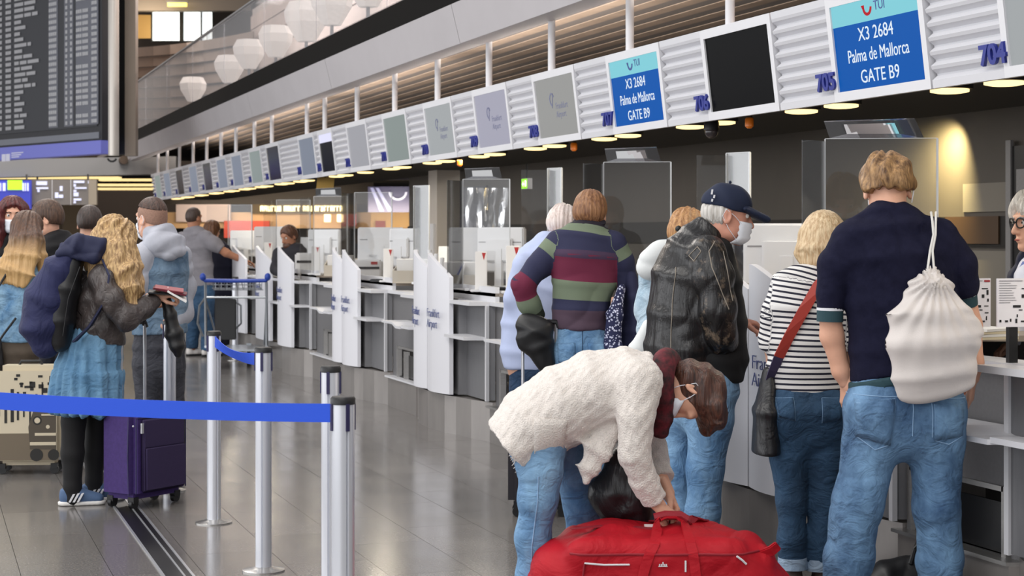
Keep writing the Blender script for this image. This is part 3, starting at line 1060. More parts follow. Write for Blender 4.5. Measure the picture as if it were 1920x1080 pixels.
for i, nb in enumerate(pairs):
    if i < 5:
        w = where[i]
        if nb > 5:
            d = desk(nb - 0.72, nb - 0.37, nb, -1, 'grey check-in desk with curved white panel, near half of the %s pair' % w)
            curved_panel(nb - 0.37, nb - 0.005, 1.18, 1.36, True, d, x_near=3.97, x_far=3.95)
            desks.append(d)
        d = desk(nb + 0.62, nb + 0.34, nb, 1, 'grey check-in desk with curved white panel, far half of the %s pair' % w)
        curved_panel(nb + 0.005, nb + 0.34, 1.24, 1.38, True, d, x_near=3.95, x_far=3.98)
        desks.append(d)
    else:
        d = desk(nb - 0.30, nb - 0.10, nb + 0.25, -1, 'far check-in desk with single white panel behind the luggage trolley')
        curved_panel(nb - 0.30 + .18, nb + 0.42, 1.2, 1.37, True, d)
        desks.append(d)
for j, (na, nbb) in enumerate(((14.62, 15.25), (15.75, 16.4), (17.0, 17.6), (18.4, 19.2), (20.2, 21.0), (22.0, 22.8))):
    d = desk(na - 0.35, na, nbb, -1, 'far check-in desk number %s beyond the trolley handle' % ('one', 'two', 'three', 'four', 'five', 'six')[j])
    curved_panel(na, nbb, 1.2, 1.37, j < 2, d)
    desks.append(d)

# baggage belts between the pairs
belts = [(4.88, 5.46), (6.80, 7.37), (8.71, 9.37), (10.71, 11.41), (12.75, 13.6)]
for i, (n0, n1) in enumerate(belts):
    b = rooted('baggage_belt', 'baggage belt recess with steel tunnel mouth, %s along the row' % where[i], 'baggage belt', row((n0 + n1) / 2, 4.3, 0), group='belt recesses between the desks')
    xb = 4.165
    op0, op1 = n0 + 0.08, n0 + 0.55
    mb = MB()
    rbox(mb, n0, n1, xb, xb + 0.03, 0.53, 0.985)
    rbox(mb, op1, n1, xb, xb + 0.03, 0.26, 0.53)
    rbox(mb, n0, op0, xb, xb + 0.03, 0.26, 0.53)
    mb.build('back_panel', m_beltback, b)
    mb = MB()
    foot(mb, [(n0, 4.10), (n1, 4.12), (n1, 4.85), (n0, 4.85)], 0.0, 0.25)
    mb.build('plinth', m_plinth, b)
    rbox(MB(), n0, n1, 4.09, 4.19, 0.25, 0.265).build('sill', m_ledge if i > 2 else m_steel, b)
    mb = MB()
    rbox(mb, op0, op1, xb - 0.02, xb + 0.02, 0.515, 0.535)
    rbox(mb, op0 - 0.012, op0 + 0.008, xb - 0.02, xb + 0.02, 0.265, 0.535)
    rbox(mb, op1 - 0.008, op1 + 0.012, xb - 0.02, xb + 0.02, 0.265, 0.535)
    mb.build('mouth_frame', m_steel, b)
    mb = MB()
    rbox(mb, op0 + 0.008, op0 + 0.26, xb + 0.0, xb + 0.012, 0.27, 0.47)
    mb.build('flap_curtain', mat('flap_black', '#141314', 0.25), b)
    mb = MB()
    rbox(mb, op0 + 0.255, op0 + 0.27, xb - 0.025, xb + 0.01, 0.265, 0.50)
    rbox(mb, op0 + 0.29, op0 + 0.305, xb - 0.025, xb + 0.01, 0.265, 0.50)
    mb.build('guide_rail', m_steel, b)
    mb = MB()
    rbox(mb, op0, op1, xb + 0.3, xb + 0.32, 0.25, 0.55)
    rbox(mb, op0, op1, xb + 0.03, xb + 0.32, 0.545, 0.56)
    mb.build('tunnel_lining', m_dark, b)
    rbox(MB(), op0, op1, xb, xb + 0.3, 0.25, 0.275).build('belt', mat('belt_rubber', '#1b1a1b', 0.6, bump=0.2), b)
    rbox(MB(), n0, n1, 4.12, 4.3, 0.985, 1.012).build('ledge', m_ledge, b)
    # grab shelf reaching over from the near desk, bent where it leaves the desk
    mb = MB()
    pf_ = [(n0 + .30, .757), (n0 + .06, .757), (n0 - .02, .728), (n0 - .12, .728), (n0 - .12, .748), (n0 - .03, .748), (n0 + .055, .775), (n0 + .30, .775)]
    mb.prism([row(n, 3.92, z) for n, z in pf_], row(0, 4.14) - row(0, 3.92))
    mb.build('grab_shelf', m_ledge, b)
    bb = rbox(MB(), n0 + 0.01, n1 - 0.01, 4.95, 5.0, 0.0, 1.0).build('rear_panel', m_front, b)

# ---- equipment on the desks: one of each, then copies
m_mon = mat('monitor_white', '#d9d9da', 0.4)
m_paper = mat('paper_white', '#e6e4e2', 0.7)


def make_monitor():
    t = thing('monitor', 'white monitor back', 'monitor', group='white desk monitors')
    MB().box((-0.21, -0.02, 0.12), (0.21, 0.03, 0.46)).build('housing', m_mon, t, bevel=0.01)
    MB().box((-0.195, 0.03, 0.14), (0.195, 0.034, 0.445)).build('screen', m_scr_black, t)
    MB().box((-0.12, -0.045, 0.20), (0.12, -0.02, 0.38)).build('rear_bulge', m_mon, t, bevel=0.01)
    MB().box((-0.19, -0.0225, 0.345), (0.19, -0.02, 0.352)).build('vent_slot', m_grey, t)
    MB().box((-0.03, -0.05, 0.01), (0.03, -0.015, 0.30)).build('stand', m_mon, t)
    MB().lathe([(0.11, 0), (0.11, 0.012), (0.03, 0.02)], seg=16).build('foot', m_mon, t, smooth=True)
    return t


def make_printer():
    t = thing('printer', 'white ticket printer', 'printer', group='ticket printers on the desks')
    MB().box((-0.15, -0.16, 0), (0.15, 0.16, 0.20)).build('body', m_mon, t, bevel=0.015)
    MB().box((-0.13, -0.165, 0.10), (0.13, -0.15, 0.125)).build('paper_slot', m_black, t)
    MB().prism([(-0.12, 0.10, 0.2), (-0.12, 0.15, 0.2), (-0.12, 0.20, 0.36), (-0.12, 0.18, 0.36)], (0.24, 0, 0)).build('paper_tray', m_mon, t)
    MB().box((0.04, -0.168, 0.15), (0.11, -0.158, 0.18)).build('keypad', mat('keypad_red', '#a03030', 0.5), t)
    return t


def make_stand():
    t = thing('card_stand', 'slim white card stand', 'stand', group='slim card stands on the desks')
    MB().box((-0.045, -0.012, 0.015), (0.045, 0.012, 0.30)).build('panel', m_paper, t, bevel=0.004)
    MB().box((-0.08, -0.06, 0), (0.08, 0.06, 0.015)).build('foot', m_mon, t, bevel=0.004)
    MB().prism([(0.005, -0.0135, 0.29), (0.035, -0.0135, 0.29), (0.02, -0.0135, 0.235)], (0, 0.002, 0)).build('red_mark', mat('mark_red', '#b5302f', 0.5), t)
    return t


def make_keyboard():
    t = thing('keyboard', 'dark keyboard', 'keyboard', group='keyboards on the desks')
    MB().box((-0.2, -0.07, 0), (0.2, 0.07, 0.02)).build('case', m_black, t, bevel=0.004)
    mb = MB()
    for a in range(12):
        for b in range(4):
            mb.box((-0.19 + a * 0.0318, -0.06 + b * 0.03, 0.02), (-0.19 + a * 0.0318 + 0.027, -0.06 + b * 0.03 + 0.025, 0.026))
    k = mb.build('keys', mat('key_grey', '#3c3c40', 0.5), t)
    k['kind'] = 'stuff'
    return t


def make_tray():
    t = thing('document_box', 'open box of papers', 'box', group='paper boxes on the desks')
    mb = MB()
    mb.box((-0.16, -0.12, 0), (0.16, 0.12, 0.008))
    mb.box((-0.16, -0.12, 0.008), (0.16, -0.112, 0.11))
    mb.box((-0.16, 0.112, 0.008), (0.16, 0.12, 0.18))
    mb.prism([(-0.16, -0.112, 0.008), (-0.16, 0.112, 0.008), (-0.16, 0.112, 0.18), (-0.16, -0.112, 0.11)], (0.008, 0, 0))
    mb.prism([(0.152, -0.112, 0.008), (0.152, 0.112, 0.008), (0.152, 0.112, 0.18), (0.152, -0.112, 0.11)], (0.008, 0, 0))
    mb.build('tray', mat('tray_beige', '#b9b0a2', 0.6), t)
    for k in range(4):
        MB().obox((0, -0.07 + k * 0.045, 0.11), (0.13, 0, 0), (0, 0.012, 0.002), (0, -0.015, 0.1)).build('paper_sheaf', m_paper, t)
    return t


protos = {'monitor': make_monitor(), 'printer': make_printer(), 'stand': make_stand(), 'keyboard': make_keyboard(), 'tray': make_tray()}
used = set()


def put(kind, px, x0, z, rz, label, scale=1.0):
    o = protos[kind]
    if kind in used:
        o = copy_tree(o)
    used.add(kind)
    o.location = row(on_row(px, x0), x0, z)
    o.rotation_euler = (0, 0, rz)
    if scale != 1.0:
        o.scale = (scale,) * 3
    o['label'] = label
    return o


TZ = 1.075
FB = -TH                                       # turned so the housing's back faces the hall
put('monitor', 1475, 4.45, TZ, -0.5, 'white monitor back between the capped man and the woman in stripes', 1.05)
put('printer', 1408, 4.4, TZ, -1.0, 'white ticket printer on the desk beside the capped man', 0.9)
put('monitor', 893, 4.5, TZ, -0.35, 'white monitor back left of the man in striped rugby shirt')
put('monitor', 940, 4.62, TZ, -0.9, 'turned white monitor just behind another monitor, left of the rugby shirt')
put('stand', 902, 4.18, TZ, -0.3, 'white card stand with red mark left of the rugby shirt')
put('tray', 868, 4.28, TZ, -0.6, 'box of papers with blue edge behind the double white panels')
put('keyboard', 930, 4.4, TZ, -1.2, 'dark keyboard on the desk left of the rugby shirt')
put('stand', 962, 4.3, TZ, -0.2, 'white notice stand touching the pale blue shirt', 1.15)
put('printer', 842, 4.55, TZ, -0.4, 'white printer beside the grey column')
put('monitor', 714, 4.55, TZ, -0.3, 'white monitor back under the violet poster', 1.08)
put('monitor', 757, 4.5, TZ, -1.25, 'edge-on white monitor under the violet poster')
put('stand', 728, 4.2, TZ, -0.3, 'white card stand with red mark under the violet poster')
put('printer', 690, 4.4, TZ, -0.3, 'white printer beside the monitor under the violet poster')
put('keyboard', 735, 4.25, TZ, -0.9, 'dark keyboard and cables under the violet poster')
put('tray', 775, 4.35, TZ, -0.5, 'papers on the desk in front of the grey column')
put('monitor', 608, 4.5, TZ, -0.9, 'tilted white monitor beside the seated agent')
put('printer', 583, 4.4, TZ, -0.3, 'white printer in front of the seated agent', 1.1)
put('stand', 592, 4.2, TZ, -0.3, 'slim card stand below the glowing shop letters')
put('monitor', 512, 4.5, TZ, -0.4, 'white monitor back left of the seated agent', 1.15)
put('stand', 503, 4.25, TZ, -0.3, 'red-marked card stand left of the seated agent', 1.1)
put('tray', 640, 4.35, TZ, -0.4, 'papers on a far desk under the shop letters')
put('monitor', 462, 4.5, TZ, -0.3, 'furthest white monitor behind the reaching man')
# blue and white board leaning in the paper box
t = rooted('leaning_board', 'white board with blue diagonal stripes leaning on the desk behind white panels', 'board', row(on_row(850, 4.2), 4.2, TZ))
o = row(on_row(850, 4.2), 4.2, TZ)
q = [o + Vector((-0.02, 0.17, 0.0)), o + Vector((-0.02, -0.15, 0.0)), o + Vector((0.04, -0.17, 0.2)), o + Vector((0.04, 0.12, 0.17))]
MB().prism(q, (0.012, 0, 0)).build('board', m_paper, t)
for k in range(3):
    f0, f1 = 0.12 + k * 0.2, 0.24 + k * 0.2
    b0, b1 = q[0].lerp(q[1], f0), q[0].lerp(q[1], f1)
    c0, c1 = q[3].lerp(q[2], f0 + 0.3), q[3].lerp(q[2], f1 + 0.3)
    MB().prism([b0 + Vector((-.003, 0, 0)), b1 + Vector((-.003, 0, 0)), c1 + Vector((-.003, 0, 0)), c0 + Vector((-.003, 0, 0))], (0.004, 0, 0)).build('stripe', mat('stripe_blue', '#2a3f96', 0.5), t)
for k, px in enumerate((806, 818, 829)):
    t = rooted('white_post', 'short white rod on the desk behind double panels, %s of three' % ('far', 'middle', 'near')[k], 'post', row(on_row(px, 4.2), 4.2, TZ), group='short white rods on the desk')
    p = row(on_row(px, 4.2), 4.2, TZ)
    MB().tube([p, p + Vector((0, 0, 0.30 - 0.03 * k))], 0.018, 10).build('rod', m_mon, t, smooth=True)
    MB().lathe([(0.035, 0), (0.035, 0.01), (0.02, 0.015)], p, 12).build('foot', m_mon, t, smooth=True)

# carton beside the capped man and under it the terminal stand
t = rooted('carton', 'pale open carton on the desk right of the capped man', 'box', row(on_row(1418, 4.15), 4.15, 1.012))
o = row(on_row(1418, 4.18), 4.18, 1.012)
mb = MB()
mb.box(o + Vector((-0.06, -0.10, 0)), o + Vector((0.10, 0.10, 0.008)))
mb.box(o + Vector((-0.06, -0.10, 0.008)), o + Vector((-0.052, 0.10, 0.19)))
mb.box(o + Vector((0.092, -0.10, 0.008)), o + Vector((0.10, 0.10, 0.19)))
mb.box(o + Vector((-0.052, -0.10, 0.008)), o + Vector((0.092, -0.092, 0.19)))
mb.box(o + Vector((-0.052, 0.092, 0.008)), o + Vector((0.092, 0.10, 0.19)))
mb.build('box_walls', mat('carton_beige', '#cfc6bb', 0.6), t)
MB().prism([o + Vector((-0.06, -0.10, 0.19)), o + Vector((-0.06, 0.10, 0.19)), o + Vector((-0.09, 0.10, 0.25)), o + Vector((-0.09, -0.10, 0.25))], (0.006, 0, 0)).build('lid_flap', mat('carton_beige', '#cfc6bb', 0.6), t)
# prohibited-items boards at the far right
m_ink = mat('ink_grey', '#5c5a5e', 0.6)
m_ink_d = mat('ink_dark', '#1a1a1e', 0.6)
for k, (pxa, pxb) in enumerate(((1798, 1860), (1866, 1938))):
    x0 = 4.16
    pa, pb = row(on_row(pxa, x0), x0), row(on_row(pxb, x0), x0)
    sc = (((pxa + pxb) / 2) + 150) / x0
    z0, z1 = CAM_H + (440 - 613) / sc, CAM_H + (440 - 522) / sc
    # the board faces the hall, turned a little to the camera
    c = (pa + pb) / 2
    ex = world_from_cam(1, 0.25, 0).normalized()
    hw = (pxb - pxa) / 2 / sc
    t = rooted('notice_board', 'white notice board of forbidden items, %s' % ('left one behind the drawstring bag' if k == 0 else 'right one in front of the agent'), 'notice', c + Vector((0, 0, z0)), group='notices of forbidden items')
    n_ = ex.cross(Vector((0, 0, 1)))
    if n_.dot(c) > 0:
        n_ = -n_
    bd = MB().obox(c + Vector((0, 0, (z0 + z1) / 2)), ex * hw, n_ * 0.004, Vector((0, 0, (z1 - z0) / 2))).build('board', mat('notice_white', '#eceaf0', 0.35), t)

    def mark(mb, u0, u1, v0, v1):
        mb.obox(c + ex * hw * (u0 + u1 - 1) + n_ * 0.0055 + Vector((0, 0, z0 + (z1 - z0) * (v0 + v1) / 2)), ex * hw * (u1 - u0), n_ * 0.0008, Vector((0, 0, (z1 - z0) * (v1 - v0) / 2)))
    mb = MB()
    mark(mb, 0.78, 0.97, 0.925, 0.965)
    mb.build('red_tag', mat('notice_red', '#a83c42', 0.5), bd)
    mb = MB()
    r2 = random.Random(k)
    for v in range(9):
        mark(mb, 0.05, 0.05 + r2.uniform(0.3, 0.55), 0.90 - v * 0.05, 0.906 - v * 0.05)
    mark(mb, 0.05, 0.72, 0.945, 0.955)
    mb.build('print_lines', m_ink, bd)
    mb = MB()
    for (u, v, w_, h_) in ((.70, .78, .2, .02), (.86, .66, .06, .1), (.70, .60, .08, .07), (.88, .52, .05, .06), (.45, .40, .22, .05), (.62, .34, .10, .02), (.78, .42, .14, .02), (.06, .10, .05, .05), (.22, .10, .08, .04), (.36, .11, .04, .06), (.52, .08, .05, .09), (.68, .1, .12, .03), (.84, .14, .03, .08), (.80, .28, .12, .02), (.56, .2, .03, .06)):
        mark(mb, u, u + w_, v, v + h_)
    mb.build('pictograms', m_ink_d, bd)
    MB().obox(c - n_ * 0.016 + Vector((0, 0, (z0 + 0.04 + 1.012) / 2)), ex * hw * 0.25, n_ * 0.012, Vector((0, 0, abs(z0 + 0.04 - 1.012) / 2))).build('easel_leg', m_black, t)
t = rooted('papers', 'stack of loose papers on the desk below the notice boards', 'papers', row(on_row(1835, 4.35), 4.35, 1.075))
p = row(on_row(1835, 4.35), 4.35, 1.075)
for k in range(4):
    MB().obox(p + Vector((0.004 * k, 0.006 * k, 0.006 + 0.011 * k)), Vector((0.10, 0.01 * k, 0)), Vector((-0.01 * k, 0.13, 0)), Vector((0, 0, 0.005))).build('sheaf', m_paper if k % 2 else mat('paper_cream', '#d9cdb0', 0.7), t)

# ---- clear plastic screens on the desks
m_plexi = glass_mat('plexiglass', (0.95, 0.955, 0.96), haze=0.008, refl=0.8)
m_plexi_edge = mat('plexi_edge', '#c8cacc', 0.2, spec=0.8)


def guard(px, x0, ztop, w, side_w, rz, label, flap=True, z0=1.075):
    c = row(on_row(px, x0), x0, z0)
    t = thing('plexiglass_screen', label, 'screen', c, rz, group='clear plastic screens on the desks')
    h = ztop - z0
    th = 0.005
    mp = MB().box((-w / 2, -th / 2, 0.02), (w / 2, th / 2, h)).build('main_pane', m_plexi, t)
    MB().box((w / 2 - 0.006, -0.006, 0.02), (w / 2 + 0.003, 0.006, h)).build('polished_edge', m_plexi_edge, mp)
    MB().box((-w / 2, -0.004, h), (w / 2, 0.004, h + 0.003)).build('polished_edge', m_plexi_edge, mp)
    # side pane folded towards the traveller
    a = Vector((-w / 2, 0, 0))
    b = Vector((-w / 2 - side_w * 0.55, -side_w * 0.83, 0))
    spn = MB().prism([a + Vector((0, 0, 0.02)), b + Vector((0, 0, 0.02)), b + Vector((0, 0, h - 0.01)), a + Vector((0, 0, h - 0.01))], (0.0033, -0.0022, 0)).build('side_pane', m_plexi, t)
    MB().box((a.x - 0.003, -0.004, 0.02), (a.x + 0.003, 0.004, h)).build('polished_edge', m_plexi_edge, spn)
    if flap:
        f = [(-w / 2 + 0.02, 0, h + 0.004), (w / 2 - 0.06, 0, h + 0.004), (w / 2 - 0.09, 0.08, h + 0.095), (-w / 2 + 0.0, 0.08, h + 0.085)]
        MB().prism(f, (0, 0.003, 0.001)).build('top_flap', glass_mat('plexi_flap', (0.62, 0.62, 0.64), haze=0.03, refl=1.2), t)
    for x in (-w / 2 + 0.05, w / 2 - 0.05):
        MB().box((x - 0.03, -0.04, 0), (x + 0.03, 0.04, 0.02)).build('clamp_foot', m_mon, t)
    return t


guard(1652, 4.26, 1.925, 0.49, 0.2, -TH - 0.12, 'large clear plastic screen above the man in the navy sweater')
guard(1195, 4.26, 1.93, 0.40, 0.2, -TH - 0.12, 'clear plastic screen right of the man in rugby shirt')
guard(1384, 4.3, 1.93, 0.17, 0.16, -TH - 0.9, 'narrow clear plastic screen behind the navy cap', flap=False)
guard(1040, 4.3, 1.95, 0.15, 0.18, -TH - 0.9, 'clear plastic screen above the pale blue shirt', flap=False)
guard(912, 4.3, 1.92, 0.36, 0.18, -TH - 0.12, 'clear plastic screen right of the grey column')
guard(790, 4.3, 1.92, 0.2, 0.2, -TH - 0.8, 'clear plastic screen in front of the grey column', flap=False)
guard(700, 4.3, 1.9, 0.36, 0.18, -TH - 0.12, 'clear plastic screen before the violet poster', flap=False)
guard(620, 4.3, 1.9, 0.36, 0.2, -TH - 0.12, 'clear plastic screen below the yellow card')
guard(550, 4.3, 1.9, 0.4, 0.2, -TH - 0.12, 'clear plastic screen before the seated agent', flap=False)
guard(450, 4.3, 1.9, 0.4, 0.3, -TH - 0.5, 'clear plastic screen beside the reaching man', flap=False)
# wrinkled clear film hanging beside the column
t = rooted('plastic_film', 'wrinkled clear film hanging beside the exit sign', 'film', row(on_row(912, 4.6), 4.6, 1.2))
mb = MB()
c = row(on_row(912, 4.6), 4.6, 0)
ex = world_from_cam(1, 0.1, 0)
ey = world_from_cam(0.1, -1, 0)
K, H_ = 16, 10
for r in range(H_ + 1):
    for k in range(K + 1):
        u, v = k / K - 0.5, r / H_
        wv = 0.03 * math.sin(9 * u + 4 * v) + 0.02 * math.sin(23 * u - 5 * v + 1) + 0.05 * u * (1 - v)
        mb.v.append(tuple(c + ex * (u * 0.36 * (0.75 + 0.25 * v)) + ey * wv + Vector((0, 0, 1.2 + 0.68 * v))))
for r in range(H_):
    for k in range(K):
        a = r * (K + 1) + k
        mb.f.append((a, a + 1, a + K + 2, a + K + 1))
mb.build('sheet', glass_mat('film', (0.82, 0.82, 0.83), haze=0.05, refl=2.2, rough=0.08), t, smooth=True)
# yellow card and orange beacons under the fascia
t = rooted('hanging_card', 'yellow lit card hanging under the fascia above the shop letters', 'card', row(on_row(612, 4.7), 4.7, 1.9))
p = row(on_row(610, 4.7), 4.7, 2.08)
MB().obox(p, world_from_cam(0.10, 0, 0), world_from_cam(0.0, 0.07, -0.0) + Vector((0, 0, 0.09)), world_from_cam(0, 0.003, -0.003)).build('card', mat('card_yellow', '#e8c070', 0.5), t)
MB().tube([p + Vector((0, 0, 0.08)), p + Vector((0, 0, 0.14))], 0.004, 6).build('wire', m_black, t)
for k, (px, py) in enumerate(((1405, 230), (1076, 275), (862, 305))):
    x0 = 4.62
    s = (px + 150) / x0
    p = row(on_row(px, x0), x0, CAM_H + (440 - py) / s)
    t = rooted('beacon', 'small orange warning beacon under the fascia, %s' % ('nearest of the three', 'middle of the three', 'furthest of the three')[k], 'beacon', p, group='orange beacons under the fascia')
    MB().lathe([(0.018, 0.028), (0.024, 0.02), (0.024, -0.02), (0.012, -0.032)], p, 12).build('lens', mat('beacon_orange', '#d9741c', 0.3), t, smooth=True)
    MB().lathe([(0.016, 0.0), (0.016, 0.05)], (p.x, p.y, p.z + 0.026), 12).build('socket', m_black, t)
t = rooted('security_camera', 'dark dome camera under the fascia near sign 706', 'camera', row(on_row(1334, 4.62), 4.62, 2.13))
p = row(on_row(1334, 4.62), 4.62, 2.10)
MB().ball(p, 0.04).build('dome', mat('dome_dark', '#3a3335', 0.15), t, smooth=True)
MB().lathe([(0.045, 0.0), (0.045, 0.04), (0.03, 0.09)], (p.x, p.y, p.z + 0.01), 14).build('mount', m_black, t, smooth=True)
# ================================================================ figures: smooth solids meshed from distance fields
def V(*a):
    return np.array(a, dtype=float)


def unit(v):
    v = np.asarray(v, float)
    return v / (np.linalg.norm(v) + 1e-12)


class Sdf:
    def __init__(self, h):
        self.h = h
        self.ops = []

    # tapered limb from a to b; radii may be (width, depth) pairs, width lying along rt
    def seg(self, a, b, ra, rb, k=0.03, rt=None, flat=False, flat0=False, sv=None, pid=0, sub=False):
        a, b = np.asarray(a, float), np.asarray(b, float)
        ax = unit(b - a)
        o = dict(t='seg', a=a, b=b, ax=ax, L=float(np.linalg.norm(b - a)), k=k, flat=flat, flat0=flat0, sv=sv, pid=pid, sub=sub)
        if isinstance(ra, (tuple, list)):
            rt = unit(np.asarray(rt, float) - ax * np.dot(rt, ax))
            o.update(el=True, rt=rt, fw=np.cross(ax, rt), ra=ra, rb=rb)
            m = max(max(ra), max(rb))
        else:
            o.update(el=False, ra=ra, rb=rb)
            m = max(ra, rb)
        o['lo'] = np.minimum(a, b) - m
        o['hi'] = np.maximum(a, b) + m
        o['cap'] = (1.0, 1.0)
        self.ops.append(o)
        return self

    def chain(self, pts, rt, k=0.02, flat0=False, flat1=False, pid=0, sv0=0.0):
        """pts: [(pos, halfwidth, halfdepth)] from first to last"""
        s = sv0
        for i in range(len(pts) - 1):
            p, q = pts[i], pts[i + 1]
            L = float(np.linalg.norm(np.asarray(q[0]) - np.asarray(p[0])))
            self.seg(p[0], q[0], (p[1], p[2]), (q[1], q[2]), k=k if i else 0.02, rt=rt if not isinstance(rt, list) else rt[i],
                     flat0=flat0 and i == 0, flat=flat1 and i == len(pts) - 2, sv=(s, s + L), pid=pid)
            self.ops[-1]['cap'] = (1.0 if i == 0 else .3, 1.0 if i == len(pts) - 2 else .3)
            s += L
        return self

    def tube(self, pts, k=0.02, flat1=False, pid=0, sv0=0.0, flat0=False):
        """pts: [(pos, radius)]"""
        s = sv0
        for i in range(len(pts) - 1):
            p, q = pts[i], pts[i + 1]
            L = float(np.linalg.norm(np.asarray(q[0]) - np.asarray(p[0])))
            self.seg(p[0], q[0], p[1], q[1], k=k, flat=flat1 and i == len(pts) - 2, flat0=flat0 and i == 0, sv=(s, s + L), pid=pid)
            s += L
        return self

    def ell(self, c, r, R=None, k=0.02, sub=False, pid=0, sv=None):
        c = np.asarray(c, float)
        R = np.eye(3) if R is None else np.asarray(R, float)   # rows: local axes
        ext = np.sqrt(((R * np.asarray(r)[:, None]) ** 2).sum(0))
        self.ops.append(dict(t='ell', c=c, r=np.asarray(r, float), R=R, k=k, sub=sub, lo=c - ext, hi=c + ext, pid=pid, sv=sv))
        return self

    def cut(self, p, n, k=0.0):
        """remove everything on the n side of p"""
        self.ops.append(dict(t='cut', p=np.asarray(p, float), n=unit(n), k=k))
        return self

    @staticmethod
    def ev(o, x, y, z):
        if o['t'] == 'cut':
            n, p = o['n'], o['p']
            return (x - p[0]) * n[0] + (y - p[1]) * n[1] + (z - p[2]) * n[2]
        if o['t'] == 'ell':
            c, R, r = o['c'], o['R'], o['r']
            dx, dy, dz = x - c[0], y - c[1], z - c[2]
            k0 = k1 = 0
            for i in range(3):
                u = dx * R[i, 0] + dy * R[i, 1] + dz * R[i, 2]
                k0 = k0 + (u / r[i]) ** 2
                k1 = k1 + (u / r[i] ** 2) ** 2
            k0 = np.sqrt(k0)
            return k0 * (k0 - 1) / (np.sqrt(k1) + 1e-6)
        a, ax, L = o['a'], o['ax'], o['L']
        dx, dy, dz = x - a[0], y - a[1], z - a[2]
        h = dx * ax[0] + dy * ax[1] + dz * ax[2]
        t = np.clip(h / max(L, 1e-6), 0, 1)
        w = h - t * L
        if o['el']:
            rt, fw = o['rt'], o['fw']
            u = dx * rt[0] + dy * rt[1] + dz * rt[2]
            v = dx * fw[0] + dy * fw[1] + dz * fw[2]
            rw = o['ra'][0] + (o['rb'][0] - o['ra'][0]) * t
            rd = o['ra'][1] + (o['rb'][1] - o['ra'][1]) * t
            rc = np.minimum(rw, rd) * np.where(w < 0, o['cap'][0], o['cap'][1])
            k0 = np.sqrt((u / rw) ** 2 + (v / rd) ** 2 + (w / rc) ** 2)
            k1 = np.sqrt((u / rw ** 2) ** 2 + (v / rd ** 2) ** 2 + (w / rc ** 2) ** 2) + 1e-6
            d = np.where(k0 < 0.05, -np.minimum(rw, rd), k0 * (k0 - 1) / k1)
        else:
            qx, qy, qz = dx - ax[0] * h, dy - ax[1] * h, dz - ax[2] * h
            d = np.sqrt(qx * qx + qy * qy + qz * qz + w * w) - (o['ra'] + (o['rb'] - o['ra']) * t)
        if o['flat']:
            d = np.maximum(d, h - L)
        if o['flat0']:
            d = np.maximum(d, -h)
        return d

    def arrays(self, fold=None, smooth=1):
        h = self.h
        bl = [o for o in self.ops if o['t'] != 'cut' and not o.get('sub')]
        lo = np.min([o['lo'] for o in bl], 0) - 3 * h
        hi = np.max([o['hi'] for o in bl], 0) + 3 * h
        n = np.ceil((hi - lo) / h).astype(int) + 1
        D = np.full(n, 0.2, np.float32)
        ax = [lo[i] + h * np.arange(n[i]) for i in range(3)]
        for o in self.ops:
            if o['t'] == 'cut':
                D = np.maximum(D, self.ev(o, ax[0][:, None, None], ax[1][None, :, None], ax[2][None, None, :]).astype(np.float32))
                continue
            k = max(o['k'], 1e-4)
            pad = k + 3 * h
            i0 = np.clip(np.floor((o['lo'] - pad - lo) / h).astype(int), 0, n - 1)
            i1 = np.clip(np.ceil((o['hi'] + pad - lo) / h).astype(int) + 1, 1, n)
            sl = tuple(slice(i0[i], i1[i]) for i in range(3))
            d = self.ev(o, ax[0][sl[0]][:, None, None], ax[1][sl[1]][None, :, None], ax[2][sl[2]][None, None, :]).astype(np.float32)
            c = D[sl]
            if o.get('sub'):
                d = -d
                g = np.maximum(k - np.abs(c - d), 0) / k
                D[sl] = np.maximum(c, d) + g * g * k * 0.25
            else:
                g = np.maximum(k - np.abs(c - d), 0) / k
                D[sl] = np.minimum(c, d) - g * g * k * 0.25
        # surface nets
        s = D < 0
        cnt = np.zeros(n - 1, np.int8)
        for a in (0, 1):
            for b in (0, 1):
                for c in (0, 1):
                    cnt += s[a:n[0] - 1 + a, b:n[1] - 1 + b, c:n[2] - 1 + c]
        act = (cnt > 0) & (cnt < 8)
        idx = np.argwhere(act)
        ids = np.full(n - 1, -1, np.int64)
        ids[act] = np.arange(len(idx))
        cr = {}
        for a in (0, 1):
            for b in (0, 1):
                for c in (0, 1):
                    cr[(a, b, c)] = D[idx[:, 0] + a, idx[:, 1] + b, idx[:, 2] + c].astype(float)
        acc = np.zeros((len(idx), 3))
        num = np.zeros(len(idx))
        keys = list(cr)
        for i, p in enumerate(keys):
            for q in keys[i + 1:]:
                if sum(abs(p[j] - q[j]) for j in range(3)) != 1:
                    continue
                d0, d1 = cr[p], cr[q]
                m = (d0 < 0) != (d1 < 0)
                t = np.where(m, d0 / np.where(m, d0 - d1, 1), 0)
                for j in range(3):
                    acc[:, j] += np.where(m, p[j] + (q[j] - p[j]) * t, 0)
                num += m
        vert = (acc / num[:, None] + idx) * h + lo
        quads = []
        for axn in range(3):
            u, w = [(1, 2), (2, 0), (0, 1)][axn]
            sl0 = [slice(None)] * 3
            sl1 = [slice(None)] * 3
            sl0[axn] = slice(0, n[axn] - 1)
            sl1[axn] = slice(1, n[axn])
            ch = s[tuple(sl0)] != s[tuple(sl1)]
            e = np.argwhere(ch)
            e = e[(e[:, u] > 0) & (e[:, w] > 0) & (e[:, u] < n[u] - 1) & (e[:, w] < n[w] - 1)]
            inside = s[e[:, 0], e[:, 1], e[:, 2]]
            q = []
            for du, dw in ((-1, -1), (0, -1), (0, 0), (-1, 0)):
                f = e.copy()
                f[:, u] += du
                f[:, w] += dw
                q.append(ids[f[:, 0], f[:, 1], f[:, 2]])
            q = np.stack(q, 1)
